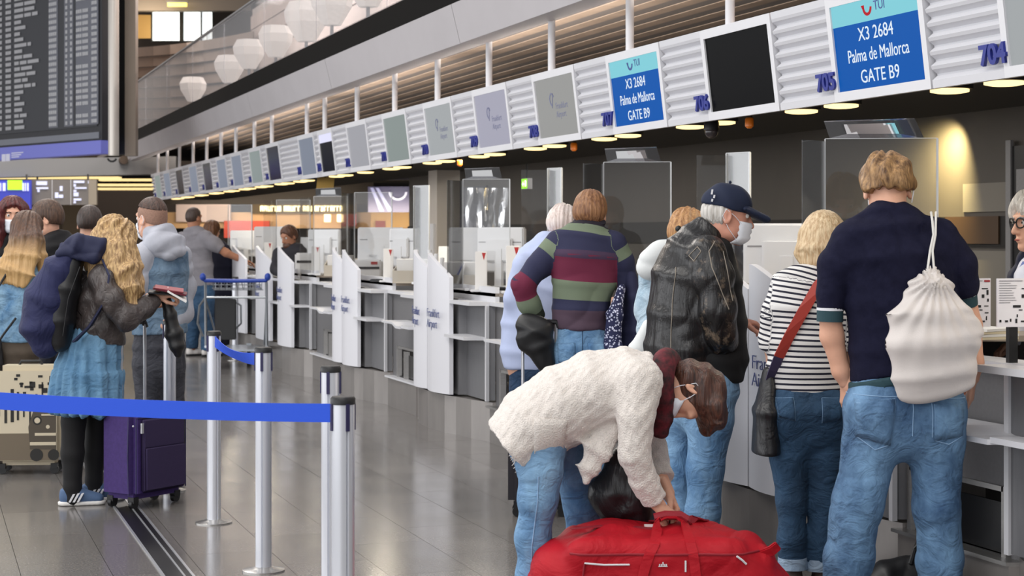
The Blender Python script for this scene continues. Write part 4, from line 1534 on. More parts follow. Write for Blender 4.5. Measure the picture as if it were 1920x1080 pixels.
            q[~inside] = q[~inside][:, ::-1]
            quads.append(q)
        F = np.concatenate(quads)
        F = F[(F >= 0).all(1)]
        # light relaxation
        for _ in range(smooth):
            sm = np.zeros_like(vert)
            dg = np.zeros(len(vert))
            for a, b in ((0, 1), (1, 2), (2, 3), (3, 0)):
                np.add.at(sm, F[:, a], vert[F[:, b]])
                np.add.at(sm, F[:, b], vert[F[:, a]])
                np.add.at(dg, F[:, a], 1)
                np.add.at(dg, F[:, b], 1)
            dg[dg == 0] = 1
            vert = vert * 0.5 + 0.5 * sm / dg[:, None]
        # pattern coordinates from the nearest piece
        best = np.full(len(vert), 9.0)
        sv = np.zeros(len(vert))
        pid = np.zeros(len(vert))
        for o in bl:
            if o.get('sv') is None:
                continue
            d = self.ev(o, vert[:, 0], vert[:, 1], vert[:, 2])
            m = d < best
            if o['t'] == 'seg':
                t = ((vert - o['a']) @ o['ax']) / max(o['L'], 1e-6)
                val = o['sv'][0] + (o['sv'][1] - o['sv'][0]) * t
            else:
                val = np.full(len(vert), o['sv'][0])
            sv[m] = val[m]
            pid[m] = o['pid']
            best[m] = d[m]
        if fold is not None:
            nr = vnormals(vert, F)
            vert = vert + nr * fold(vert)[:, None]
        return vert, F, sv, pid


def vnormals(v, F):
    fn = np.cross(v[F[:, 2]] - v[F[:, 0]], v[F[:, 3]] - v[F[:, 1]])
    nr = np.zeros_like(v)
    for i in range(4):
        np.add.at(nr, F[:, i], fn)
    return nr / (np.linalg.norm(nr, axis=1)[:, None] + 1e-12)


def mesh_obj(name, arrs, mats, parent, label=None):
    """link one mesh made of one or more (verts, quads, sv, pid, material index) sets"""
    vs, fs, svs, pids, mi = [], [], [], [], []
    off = 0
    for a in arrs:
        v, F, sv, pid = a[:4]
        vs.append(v)
        fs.append(F + off)
        svs.append(sv)
        pids.append(pid)
        mi.append(np.full(len(F), a[4] if len(a) > 4 else 0))
        off += len(v)
    v, F = np.concatenate(vs), np.concatenate(fs)
    me = bpy.data.meshes.new(name)
    me.vertices.add(len(v))
    me.vertices.foreach_set('co', v.astype(np.float32).ravel())
    me.loops.add(len(F) * 4)
    me.loops.foreach_set('vertex_index', F.astype(np.int32).ravel())
    me.polygons.add(len(F))
    me.polygons.foreach_set('loop_start', np.arange(0, len(F) * 4, 4, dtype=np.int32))
    me.polygons.foreach_set('material_index', np.concatenate(mi).astype(np.int32))
    me.polygons.foreach_set('use_smooth', np.ones(len(F), bool))
    for nm, arr in (('sv', np.concatenate(svs)), ('pid', np.concatenate(pids))):
        at_ = me.attributes.new(nm, 'FLOAT', 'POINT')
        at_.data.foreach_set('value', arr.astype(np.float32))
    me.update(calc_edges=True)
    me.validate()
    for m in (mats if isinstance(mats, (list, tuple)) else [mats]):
        me.materials.append(m)
    o = bpy.data.objects.new(name, me)
    COL.objects.link(o)
    attach(o, parent)
    if label:
        o['label'] = label
    return o


def wrinkle(amp, fz=34.0, fx=12.0, seed=0.0, mask=None):
    """cloth folds: rounded ridges with tight creases between them, wandering across the cloth"""
    def ridge(t):
        return np.abs(np.sin(t)) ** 0.75 - 0.6

    def f(v):
        x, y, z = v[:, 0], v[:, 1], v[:, 2]
        w1 = 1.1 * np.sin(6.1 * x + 4 * z + seed) + .8 * np.sin(9 * y - 5 * z + 2 * seed) + .5 * np.sin(15 * x - 11 * z)
        w2 = 1.2 * np.sin(5 * z - 7 * x + 2.7 * seed) + .7 * np.sin(11 * y + 3 * seed) + .5 * np.sin(19 * z + 8 * x)
        a = ridge(.5 * fz * (z + .10 * y) + .35 * fx * x * np.sin(3 * z + seed) + w1)
        b = ridge(.5 * fz * (.75 * z + .65 * x) + w2 + seed)
        c = ridge(.5 * fz * (.75 * z - .7 * x + .4 * y) - w1 + 1.3 * w2)
        g1 = np.clip(.5 + .9 * np.sin(4.1 * z + 3 * x + seed), 0, 1)
        g2 = np.clip(.45 + .9 * np.sin(3.3 * z - 5 * x + 4 * y + 2 * seed), 0, 1)
        g3 = np.clip(.45 + .9 * np.sin(5.2 * z + 4 * x - 3 * y + 5 * seed), 0, 1)
        d = amp * 1.15 * (a * g1 + b * g2 + c * g3)
        if mask is not None:
            d = d * mask(v)
        return d
    return f


# ---------------------------------------------------------------- materials driven by the pattern coordinates
def attr_node(nt, name):
    n = nt.nodes.new('ShaderNodeAttribute')
    n.attribute_name = name
    return n


def stripes(name, base, dark, pitch, duty, rough=0.8):
    m = mat(name, base, rough, bump=0.25, bscale=400)
    nt = m.node_tree
    b = nt.nodes['Principled BSDF']
    a = attr_node(nt, 'sv')
    d = nt.nodes.new('ShaderNodeMath')
    d.operation = 'DIVIDE'
    d.inputs[1].default_value = pitch
    fr = nt.nodes.new('ShaderNodeMath')
    fr.operation = 'FRACT'
    lt = nt.nodes.new('ShaderNodeMath')
    lt.operation = 'LESS_THAN'
    lt.inputs[1].default_value = duty
    mx = nt.nodes.new('ShaderNodeMix')
    mx.data_type = 'RGBA'
    mx.inputs[6].default_value = (*srgb(base), 1)
    mx.inputs[7].default_value = (*srgb(dark), 1)
    nt.links.new(a.outputs['Fac'], d.inputs[0])
    nt.links.new(d.outputs[0], fr.inputs[0])
    nt.links.new(fr.outputs[0], lt.inputs[0])
    nt.links.new(lt.outputs[0], mx.inputs[0])
    nt.links.new(mx.outputs[2], b.inputs['Base Color'])
    return m


def bands(name, torso, sleeve, rough=0.85):
    """colour bands by distance along the garment: [(from, colour)...], scaled over 0..1 m"""
    m = mat(name, torso[0][1], rough, bump=0.3, bscale=300)
    nt = m.node_tree
    b = nt.nodes['Principled BSDF']
    a = attr_node(nt, 'sv')
    outs = []
    for lst in (torso, sleeve):
        r = nt.nodes.new('ShaderNodeValToRGB')
        r.color_ramp.interpolation = 'CONSTANT'
        els = r.color_ramp.elements
        while len(els) < len(lst):
            els.new(0.5)
        for e, (p, c) in zip(els, lst):
            e.position = p
            e.color = (*srgb(c), 1)
        nt.links.new(a.outputs['Fac'], r.inputs[0])
        outs.append(r)
    p = attr_node(nt, 'pid')
    gt = nt.nodes.new('ShaderNodeMath')
    gt.operation = 'GREATER_THAN'
    gt.inputs[1].default_value = 0.5
    nt.links.new(p.outputs['Fac'], gt.inputs[0])
    mx = nt.nodes.new('ShaderNodeMix')
    mx.data_type = 'RGBA'
    nt.links.new(gt.outputs[0], mx.inputs[0])
    nt.links.new(outs[0].outputs[0], mx.inputs[6])
    nt.links.new(outs[1].outputs[0], mx.inputs[7])
    nt.links.new(mx.outputs[2], b.inputs['Base Color'])
    return m


def denim(name, col, fade, rough=0.85, scale=5.0):
    m = mat(name, col, rough, var=1, col2=fade, vscale=scale, bump=0.35, bscale=260, stretch=(1, 1, 0.6), detail=6)
    if 'jn' not in m:
        m['jn'] = 1
        add_fold(m, .7, 10, (1, 1, 1.3), .025)
    return m


def add_fold(m, strength=.5, scale=9.0, stretch=(1, 1, .55), dist=.02):
    """soft creases in a cloth or leather, laid under its weave"""
    nt = m.node_tree
    b = nt.nodes['Principled BSDF']
    tc = nt.nodes.new('ShaderNodeTexCoord')
    mp = nt.nodes.new('ShaderNodeMapping')
    mp.inputs['Scale'].default_value = stretch
    n = nt.nodes.new('ShaderNodeTexNoise')
    n.inputs['Scale'].default_value = scale
    n.inputs['Detail'].default_value = 3.5
    n.inputs['Roughness'].default_value = .5
    n.inputs['Distortion'].default_value = 1.6
    bp = nt.nodes.new('ShaderNodeBump')
    bp.inputs['Strength'].default_value = strength
    bp.inputs['Distance'].default_value = dist
    nt.links.new(tc.outputs['Object'], mp.inputs[0])
    nt.links.new(mp.outputs[0], n.inputs['Vector'])
    nt.links.new(n.outputs['Fac'], bp.inputs['Height'])
    if b.inputs['Normal'].links:
        prev = b.inputs['Normal'].links[0].from_node
        nt.links.new(bp.outputs[0], prev.inputs['Normal'])
    else:
        nt.links.new(bp.outputs[0], b.inputs['Normal'])
    return m


m_skin = mat('skin', '#d9a68c', 0.5, var=0.06, vscale=14, spec=0.4)
m_skin_red = mat('skin_ruddy', '#cf9580', 0.5, var=0.08, vscale=14, spec=0.4)
m_skin_dark = mat('skin_tan', '#a9765c', 0.5, var=0.06, vscale=14, spec=0.4)
m_eye = mat('eye_white', '#e8e4e0', 0.25)
m_iris = mat('iris', '#2c2620', 0.2)
m_lip = mat('lips', '#b2665c', 0.45)
m_mask = mat('mask_white', '#e6eaf2', 0.8, bump=0.15, bscale=200)
m_shoe_sole = mat('sole_white', '#e3e0dc', 0.6)


def hair_mat(name, dark, light, rough=0.45, stz=.07, vs=95):
    m = mat(name, dark, rough, var=1, col2=light, vscale=vs, bump=0.9, bscale=150, stretch=(1, 1, stz), detail=4, dist=0.006)
    return m


class Figure:
    """one person: joints are given as (px, py, dz) - where they show in the photograph and how far
    in front of (-) or behind (+) the figure's own axis they are; the figure's frame has x to the
    viewer's right, y away from the viewer"""

    def __init__(self, label, px, s, res=0.009, skin=None):
        self.s = s
        self.Z = FPX / s
        self.rt0 = (px - 960) / FPX * self.Z
        loc = world_from_cam(self.rt0, self.Z, 0)
        self.root = thing('person', label, 'person', loc, -TH)
        self.res = res
        self.skin = skin or m_skin
        self.body = []
        self.kids = []

    def J(self, px, py, dz=0.0):
        Z = self.Z + dz
        return V((px - 960) / FPX * Z - self.rt0, dz, CAM_H - (py - 440) / FPX * Z)

    def add(self, name, sd, m, fold=None, smooth=1, label=None, mesh_i=0):
        return mesh_obj(name, [sd.arrays(fold, smooth)], m, self.root, label)

    # ---- head with face, neck and ears; c centre, f facing, u up
    def head(self, c, f, u=(0, 0, 1), neck=None, size=1.0, res=None, mask=False, eyes=True, neck_r=0.056):
        f = unit(f)
        u = np.asarray(u, float)
        u = unit(u - f * np.dot(u, f))
        r = np.cross(f, u)                     # the person's right
        self.hc, self.hf, self.hu, self.hr, self.hs = np.asarray(c, float), f, u, r, size
        H = self.H
        R = np.stack([r, f, u])
        k = size
        sd = Sdf(res or self.res * 0.6)
        if neck is not None:
            sd.tube([(neck, neck_r * 1.08), (H(0, -0.018, -0.06), neck_r * k)], k=0.02)
        sd.ell(H(0, -0.014, 0.03), V(.074, .094, .086) * k, R, k=.03)
        sd.ell(H(0, 0.022, -0.035), V(.060, .068, .088) * k, R, k=.03)
        sd.seg(H(-.042, .018, -.082), H(.042, .018, -.082), .020 * k, .020 * k, k=.03)
        sd.ell(H(0, 0.068, -0.105), V(.022, .02, .018) * k, R, k=.025)
        sd.seg(H(-.03, .080, .028), H(.03, .080, .028), .012 * k, .012 * k, k=.02)
        sd.ell(H(.034, .094, .006), V(.018, .014, .011) * k, R, k=.012, sub=True)
        sd.ell(H(-.034, .094, .006), V(.018, .014, .011) * k, R, k=.012, sub=True)
        sd.seg(H(0, .086, .012), H(0, .108, -.034), .008 * k, .013 * k, k=.010)
        sd.ell(H(.012, .096, -.038), V(.009, .010, .008) * k, R, k=.008)
        sd.ell(H(-.012, .096, -.038), V(.009, .010, .008) * k, R, k=.008)
        sd.ell(H(0, .086, -.066), V(.022, .010, .006) * k, R, k=.008)
        sd.ell(H(0, .084, -.077), V(.019, .010, .007) * k, R, k=.008)
        for sgn in (-1, 1):
            a = unit(f * -0.35 + u * 0.1 + r * sgn)
            Re = np.stack([a, unit(np.cross(u, a)), u])
            sd.ell(H(sgn * .077, -.012, -.012), V(.010, .019, .033) * k, Re, k=.008)
            sd.ell(H(sgn * .086, -.010, -.010), V(.006, .009, .018) * k, Re, k=.006, sub=True)
        self.body.append(sd.arrays(None, 1))
        if eyes:
            for sgn in (-1, 1):
                e = H(sgn * .031, .0745, .006)
                ob = MB().ball(e, .0125 * k, 12, 8).build('eye', m_eye, self.root, smooth=True)
                MB().ball(e + f * .0068 * k, .0072 * k, 10, 6).build('iris', m_iris, ob, smooth=True)
        return self

    def H(self, x, y, z):
        return self.hc + (self.hr * x + self.hf * y + self.hu * z) * self.hs

    def brows(self, m):
        for sgn in (-1, 1):
            pts = [self.H(sgn * x, y, z) for x, y, z in ((.014, .094, .024), (.03, .091, .030), (.046, .078, .025))]
            MB().tube(pts, .004, 6).build('eyebrow', m, self.root, smooth=True)

    # ---- hand: wrist w, finger direction d, palm faces p, thumb on side t; curl 0 open .. 1 fist
    def hand(self, w, d, p, t, curl=0.35, size=1.0, res=0.0035, spread=0.06, thumb_in=0.4):
        w, d, p = np.asarray(w, float), unit(d), np.asarray(p, float)
        p = unit(p - d * np.dot(p, d))
        t = unit(np.asarray(t, float) - d * np.dot(t, d) - p * np.dot(t, p))
        k = size
        sd = Sdf(res)
        sd.seg(w - d * .05, w + d * .01, (.028 * k, .020 * k), (.029 * k, .018 * k), rt=t, k=.01)
        sd.seg(w, w + d * .075 * k, (.030 * k, .017 * k), (.040 * k, .014 * k), rt=t, k=.015)
        sd.ell(w + d * .03 * k + t * .024 * k + p * .008 * k, V(.028, .016, .016) * k, np.stack([unit(d + .5 * t), t, p]), k=.012)
        L = [(.030, .042, .026, .021, .0088), (.010, .047, .030, .022, .0092), (-.011, .043, .028, .021, .0088), (-.030, .034, .021, .018, .0078)]
        for i, (off, l1, l2, l3, r) in enumerate(L):
            b = w + d * (.082 - .004 * abs(i - 1)) * k + t * off * k * 0.95
            ang = curl * 1.25
            dd = unit(d + t * (off / .03) * spread)
            a = b - dd * .02 * k
            pts = [(a, r * k), (b, r * k * 1.05)]
            cur = b
            for j, l in enumerate((l1, l2, l3)):
                dd = unit(d * math.cos(ang) + p * math.sin(ang) + t * (off / .03) * spread * (1 - .3 * j))
                cur = cur + dd * l * k
                pts.append((cur, r * k * (0.97, .88, .74)[j]))
                ang += curl * (1.35, .95, 0)[j] + .06
            sd.tube(pts, k=.004)
        b = w + d * .022 * k + t * .026 * k + p * .006 * k
        d1 = unit(d * .75 + t * (.75 - .5 * thumb_in) + p * (.25 + .6 * thumb_in))
        c = b + d1 * .045 * k
        d2 = unit(d * .9 + t * (.35 - .7 * thumb_in) + p * (.2 + .5 * thumb_in))
        e = c + d2 * .032 * k
        g = e + unit(d2 + d * .2) * .024 * k
        sd.tube([(b, .0135 * k), (c, .0112 * k), (e, .0100 * k), (g, .0076 * k)], k=.006)
        self.body.append(sd.arrays(None, 1))
        return self

    # ---- bare forearm between two points
    def limb(self, pts, res=None, k=.02):
        sd = Sdf(res or self.res * .7)
        sd.tube(pts, k=k)
        self.body.append(sd.arrays(None, 1))
        return self

    def core(self, torso, rt, limbs=(), res=None):
        """covered part of the body, kept a little inside the clothes"""
        sd = Sdf(res or self.res * 1.6)
        sd.chain([(p, max(.02, w - .018), max(.02, d - .018)) for p, w, d in torso], rt, k=.03)
        for l in limbs:
            sd.tube([(p, max(.018, r - .016)) for p, r in l], k=.02)
        self.body.append(sd.arrays(None, 1))
        return self

    def done(self):
        return mesh_obj('body', self.body, self.skin, self.root)

    def shoe(self, heel, toe, m, sole=None, h=0.07, w=0.045, res=None, label=None, ankle=True):
        """heel and toe points on the ground"""
        heel, toe = np.asarray(heel, float), np.asarray(toe, float)
        d = unit(toe - heel)
        up = V(0, 0, 1)
        sd = Sdf(res or self.res * .75)
        a, b = heel + up * .05, heel + (toe - heel) * .45 + up * .048
        c = toe - d * .035 + up * .034
        rt = np.cross(d, up)
        sd.seg(a + d * .035, b, (.034, .05), (w * .92, .046), rt=rt, k=.02)
        sd.seg(b, c, (w * .92, .046), (w * .88, .030), rt=rt, k=.02)
        if ankle:
            sd.seg(heel + d * .05 + up * .05, heel + d * .045 + up * (h + .03), .038, .036, k=.02, flat=True)
        sd.cut(heel + up * .018, -up)
        s = self.add('shoe', sd, m, smooth=1, label=label)
        sd = Sdf(res or self.res * .75)
        sd.seg(a + d * .033 - up * .03, b - up * .03, (.040, .05), (w * .97, .05), rt=rt, k=.01)
        sd.seg(b - up * .03, c - up * .018, (w * .97, .05), (w * .95, .040), rt=rt, k=.01)
        sd.cut(heel + up * .024, up)
        sd.cut(heel + up * .001, -up)
        o = mesh_obj('sole', [sd.arrays(None, 0)], sole or m_black, s)
        return s

    def strandfold(self, amp, freq=34, wave=0.8, wz=16, seed=0.0):
        c, r, f, u = self.hc, self.hr, self.hf, self.hu

        def fn(v):
            q = v - c
            x, y, z = q @ r, q @ f, q @ u
            a = np.arctan2(x, -y)
            rr = np.sqrt(x * x + y * y)
            s1 = np.sin(freq * a + wave * np.sin(wz * z + seed) + 2.0 * np.sin(3 * a + seed))
            s2 = np.sin(freq * 0.47 * a - wave * 1.4 * np.sin(wz * .6 * z + 2 + seed) + seed)
            return amp * (0.6 * s1 + 0.6 * s2) * np.clip(rr / 0.05, 0.15, 1)
        return fn

    def strap(self, name, pts, side, w, m, parent=None, th=0.004):
        return MB().ribbon([tuple(p) for p in pts], side if isinstance(side, list) else tuple(side), w, th).build(name, m, parent or self.root)

    def surgical_mask(self, m=None, loops=True):
        """pleated mask over nose, mouth and chin with ear loops"""
        H = self.H
        mb = MB()
        NU, NV = 10, 8
        for j in range(NV + 1):
            v = j / NV
            z = 0.0 - 0.022 - v * 0.098
            for i in range(NU + 1):
                u = i / NU * 2 - 1
                x = u * (.064 - .010 * v)
                front = (.114 - .006 * v - .030 * max(0, v - .75) / .25) if v > .12 else .108
                y = front - (abs(u) ** 2.2) * (.066 - .006 * v) + 0.003 * math.sin(v * 22)
                mb.v.append(tuple(H(x, y, z)))
        for j in range(NV):
            for i in range(NU):
                a = j * (NU + 1) + i
                mb.f.append((a, a + 1, a + NU + 2, a + NU + 1))
        o = mb.build('face_mask', m or m_mask, self.root, smooth=True)
        md = o.modifiers.new('thick', 'SOLIDIFY')
        md.thickness = 0.003
        if loops:
            for sgn in (-1, 1):
                MB().tube([H(sgn * .062, .052, -.03), H(sgn * .076, .02, -.006), H(sgn * .084, -.022, .018), H(sgn * .085, -.034, -.012), H(sgn * .076, .0, -.06), H(sgn * .056, .05, -.108)], .0016, 6).build('ear_loop', m or m_mask, o)
        return o
# ================================================================ the people
from mathutils.bvhtree import BVHTree

UP = V(0, 0, 1)


def placed(name, label, cat, F, dz=0.0, group=None):
    """a thing that shares a figure's frame (x right, y away, z up) but stands for itself"""
    return thing(name, label, cat, F.root.location, -TH, group)


def patch_on(arr, grid, off, d=(0, 1, 0)):
    """lay a grid of points onto a cloth surface along d and lift it by off"""
    bvh = BVHTree.FromPolygons([tuple(p) for p in arr[0]], [tuple(int(i) for i in f) for f in arr[1]])
    d = Vector(d).normalized()
    out = []
    for rw_ in grid:
        r = []
        for p in rw_:
            h = bvh.ray_cast(Vector(p) - d * 0.6, d)
            q = (h[0] - d * off) if h[0] is not None else Vector(p)
            r.append(q)
        out.append(r)
    return out


def sew_patch(name, arr, grid, m, parent, th=0.004, off=0.002, d=(0, 1, 0), label=None):
    g = patch_on(arr, grid, off, d)
    mb = MB()
    R_, C_ = len(g), len(g[0])
    for r in g:
        mb.v += [tuple(p) for p in r]
    for i in range(R_ - 1):
        for j in range(C_ - 1):
            a = i * C_ + j
            mb.f.append((a, a + 1, a + C_ + 1, a + C_))
    o = mb.build(name, m, parent, smooth=True, label=label)
    md = o.modifiers.new('thick', 'SOLIDIFY')
    md.thickness = th
    md.offset = 0
    return o


def quad_grid(F, c, n=7, m=7, dz=0.0):
    """grid between four pixel corners (tl, tr, br, bl)"""
    g = []
    for i in range(n):
        v = i / (n - 1)
        row_ = []
        for j in range(m):
            u = j / (m - 1)
            x = (c[0][0] * (1 - u) + c[1][0] * u) * (1 - v) + (c[3][0] * (1 - u) + c[2][0] * u) * v
            y = (c[0][1] * (1 - u) + c[1][1] * u) * (1 - v) + (c[3][1] * (1 - u) + c[2][1] * u) * v
            row_.append(F.J(x, y, dz))
        g.append(row_)
    return g


def seam(name, arr, F, pts, w, m, parent, off=0.0015, n=14):
    """stitched line following a cloth surface"""
    P = []
    for (x0, y0), (x1, y1) in zip(pts, pts[1:]):
        for k in range(n):
            t = k / n
            P.append(F.J(x0 + (x1 - x0) * t, y0 + (y1 - y0) * t, 0))
    P.append(F.J(*pts[-1], 0))
    g = patch_on(arr, [P], off)[0]
    return MB().tube(g, w, 5).build(name, m, parent, smooth=True)


def garment(F, name, sd, m, fold=None, smooth=1, label=None):
    a = sd.arrays(fold, smooth)
    F.last = a
    return mesh_obj(name, [a], m, F.root, label)


def trousers(F, name, pel, rt, legs, m, fold=None, flat=True, res=None, seat=(), pk=.05):
    sd = Sdf(res or F.res)
    sd.chain(pel, rt, k=.03, flat0=True)
    for p, r in seat:
        sd.ell(p, r, k=.05)
    for l in legs:
        sd.tube(l, k=.03, flat1=flat)
        sd.ops[-len(l) + 1]['k'] = pk
    o = garment(F, name, sd, m, fold)
    for l in legs:
        F.limb([(p, max(.03, r - .022)) for p, r in l], res=F.res * 1.7)
    return o


def hair_cap(F, m, vol=.012, nape=-.055, front=.056, amp=.002, freq=26, wave=.9, seed=0.0, top=0.0, tilt=.55, ears=True, back=0.0, side=0.0, earr=1.0):
    H, R = F.H, np.stack([F.hr, F.hf, F.hu])
    k = F.hs
    sd = Sdf(max(.0045, F.res * .55))
    sd.ell(H(0, -.014, .032 + top), V(.074 + vol + side, .094 + vol, .086 + vol) * k, R, k=.03)
    sd.ell(H(0, -.045, -.01), V(.066 + vol * .8, .056 + vol + back, .062) * k, R, k=.04)
    sd.cut(H(0, front, .03), F.hf * 1.0 - F.hu * tilt)
    sd.cut(H(0, -.06, nape), -F.hu + F.hf * .25)
    if ears:
        for s in (-1, 1):
            sd.ell(H(s * .088, .006 - .012 * (earr - 1), -.030), V(.024, .030, .040) * k * earr, R, k=.01, sub=True)
    return F.add('hair', sd, m, F.strandfold(amp, freq, wave, 22, seed))


def hair_long(F, m, locks, vol=.016, front=.05, amp=.006, freq=22, wave=1.0, seed=0.0, tilt=.45, wz=14):
    """cap of hair plus falling locks: each lock a list of (point, halfwidth, halfdepth)"""
    H, R = F.H, np.stack([F.hr, F.hf, F.hu])
    k = F.hs
    sd = Sdf(max(.005, F.res * .6))
    sd.ell(H(0, -.016, .030), V(.076 + vol, .096 + vol, .088 + vol) * k, R, k=.03)
    sd.ell(H(0, -.045, -.03), V(.070 + vol, .062 + vol, .085) * k, R, k=.04)
    sd.cut(H(0, front, .03), F.hf * 1.0 - F.hu * tilt)
    for l, rt in locks:
        sd.chain(l, rt, k=.04)
        for o in sd.ops[-(len(l) - 1):]:
            o['k'] = .04
    return F.add('hair', sd, m, F.strandfold(amp, freq, wave, wz, seed))


m_jeans_mid = denim('denim_mid', '#26456a', '#7399bd')
m_jeans_blue = denim('denim_blue', '#1b354e', '#37597a')
m_jeans_pale = denim('denim_pale', '#48709a', '#88aecf')
m_jeans_dark = denim('denim_dark', '#142a42', '#223d5c')
m_stitch = mat('stitch', '#8fb0d2', 0.8)
m_stitch_dk = mat('stitch_dark', '#183654', 0.8)

# ---------------------------------------------------------------- 1 tall man in the navy sweater
F = Figure('tall man with wavy fair hair in navy sweater and blue jeans, seen from behind', 1690, 500, .0075)
J = F.J
RT = V(1, 0.05, 0)
tor = [(J(1666, 388, .04), .072, .064), (J(1668, 408, .02), .115, .080), (J(1674, 436, 0), .180, .105), (J(1680, 480, -.01), .206, .122),
       (J(1688, 560, 0), .205, .125), (J(1694, 650, 0), .20, .125), (J(1697, 722, 0), .207, .13)]
hc = J(1663, 356, .075)
F.head(hc, V(.06, 1, -.42), neck=J(1668, 402, .02), size=1.04, neck_r=.062, res=.0045)
F.core(tor, RT)
m_navy = mat('navy_knit', '#0e0f29', 0.9, var=.12, vscale=30, bump=.35, bscale=260, spec=.25)
add_fold(m_navy, .45, 7)
sd = Sdf(F.res)
sd.chain(tor, RT, k=.03, flat0=True, flat1=True)
sd.cut(J(1633, 707, 0), V(.226, 0, -.974))
slL = [(J(1602, 452, .0), .082), (J(1569, 496, .0), .070), (J(1559, 550, .0), .054), (J(1556, 588, .0), .046)]
slR = [(J(1762, 452, .0), .082), (J(1795, 496, .0), .072), (J(1804, 532, .02), .058), (J(1807, 552, .03), .050)]
for sl in (slL, slR):
    sd.tube(sl, k=.05, flat1=True)
    sd.ops[-1]['k'] = sd.ops[-2]['k'] = .012
garment(F, 'sweater', sd, m_navy, wrinkle(.005, 20, 9, 1.0))
arrS = F.last
m_teal = mat('cuff_teal', '#25424a', 0.85, bump=.3, bscale=300)
m_cream = mat('cuff_white', '#d9dadf', 0.85)
for a, b in ((J(1556.5, 577, 0), J(1556, 603, 0)), (J(1806.5, 547, .03), J(1808.5, 571, .045))):
    d = unit(b - a)
    MB().tube([a, a + d * .010], .0505, 24).build('cuff_stripe', m_cream, F.root, smooth=True)
    MB().tube([a + d * .010, b], .0495, 24).build('cuff', m_teal, F.root, smooth=True)
sd = Sdf(F.res)
sd.chain([(J(1695, 640, 0), .206, .133), (J(1697, 700, 0), .213, .140), (J(1698, 760, 0), .216, .145)], RT, k=.02, flat0=True, flat1=True)
sd.cut(J(1633, 707, 0), V(-.226, 0, .974))
sd.cut(J(1633, 725, 0), V(.226, 0, -.974))
garment(F, 'hem_band', sd, m_teal)
MB().tube([J(1667 + 38 * math.cos(a), 394 + 9 * math.sin(a) - 4, .025 - .068 * math.sin(a)) for a in np.linspace(0, 2 * PI, 24, endpoint=False)], .007, 8, closed=True).build('collar', m_navy, F.root, smooth=True)
F.limb([(J(1556, 585, 0), .042), (J(1560, 630, .02), .043), (J(1577, 695, .03), .033), (J(1586, 716, .035), .028)])
F.hand(J(1588, 718, .035), V(.0, .12, -1), V(.9, .35, 0), V(.2, 1, 0), curl=.3, size=1.0)
F.limb([(J(1807, 552, .04), .043), (J(1819, 610, .06), .043), (J(1826, 680, .06), .035), (J(1822, 708, .06), .029)])
F.hand(J(1822, 710, .06), V(-.05, .1, -1), V(-.9, .35, 0), V(-.2, 1, 0), curl=.3, size=1.0)
legL = [(J(1642, 770, .0), .105), (J(1634, 830, .0), .102), (J(1606, 950, -.02), .090), (J(1592, 1040, .0), .088), (J(1578, 1155, .05), .080)]
legR = [(J(1752, 770, .0), .105), (J(1755, 830, .0), .099), (J(1757, 950, .0), .084), (J(1762, 1050, .03), .079), (J(1766, 1158, .06), .078)]
fm = wrinkle(.0075, 30, 10, .3, lambda v: np.clip(1.25 - 0.9 * v[:, 2], .25, 1))
trousers(F, 'jeans', [(J(1697, 712, 0), .198, .125), (J(1696, 760, -.01), .208, .14), (J(1696, 800, -.005), .20, .13)], RT, [legL, legR], m_jeans_mid, fm,
         seat=((J(1645, 775, -.05), V(.10, .10, .11)), (J(1750, 775, -.05), V(.10, .10, .11))), pk=.06)
arrJ = F.last
jn = F.root.children[-2]
jn = [c for c in F.root.children if c.name.startswith('jeans')][0]
sew_patch('back_pocket', arrJ, quad_grid(F, ((1592, 743), (1662, 741), (1655, 828), (1594, 812))), m_jeans_mid, jn, off=.003)
for pl in ([(1662, 742), (1655, 826), (1628, 836), (1596, 812)], [(1594, 744), (1662, 741)], [(1595, 750), (1661, 747)]):
    seam('stitching', arrJ, F, pl, .0016, m_stitch, jn)
sew_patch('back_pocket', arrJ, quad_grid(F, ((1733, 748), (1792, 752), (1792, 812), (1735, 818))), m_jeans_mid, jn, off=.003)
for pl in ([(1733, 750), (1736, 818), (1764, 826), (1792, 812)], [(1728, 748), (1731, 812)], [(1694, 738), (1695, 810)], [(1586, 735), (1694, 738), (1800, 742)]):
    seam('stitching', arrJ, F, pl, .0016, m_stitch, jn)
m_hair_fair = hair_mat('hair_fair', '#54381f', '#b58d5e', stz=.3, vs=55)
hair_cap(F, m_hair_fair, vol=.021, nape=-.028, front=.075, amp=.009, freq=11, wave=2.6, seed=1.3, back=-.008, tilt=.3, earr=1.35)
MB().tube([F.H(.083, -.02, .0), F.H(.09, -.034, -.02), F.H(.082, -.02, -.06)], .002, 6).build('ear_loop', m_mask, F.root)
F.surgical_mask(loops=False)
F.shoe(J(1578, 1187, .02), J(1562, 1180, .30), m_black)
F.shoe(J(1766, 1189, .05), J(1782, 1182, .33), m_black)
F.done()
# the drawstring bag on his shoulder
bag = placed('drawstring_bag', 'pale cotton drawstring bag hanging on the back of the navy sweater', 'bag', F)
m_cot = mat('cotton_pale', '#cfc8c4', 0.85, var=.03, vscale=8, bump=.3, bscale=240)
sd = Sdf(.007)
sd.chain([(J(1747, 512, -.15), .022, .020), (J(1746, 540, -.17), .062, .045), (J(1745, 590, -.185), .135, .062), (J(1748, 640, -.19), .152, .070), (J(1752, 700, -.185), .152, .066),
          (J(1757, 730, -.18), .146, .045)], V(1, .0, 0), k=.03)
for o_ in sd.ops[:-1]:
    o_['k'] = .08
    o_['cap'] = (o_['cap'][0], .3)
bcen = J(1747, 512, -.15)


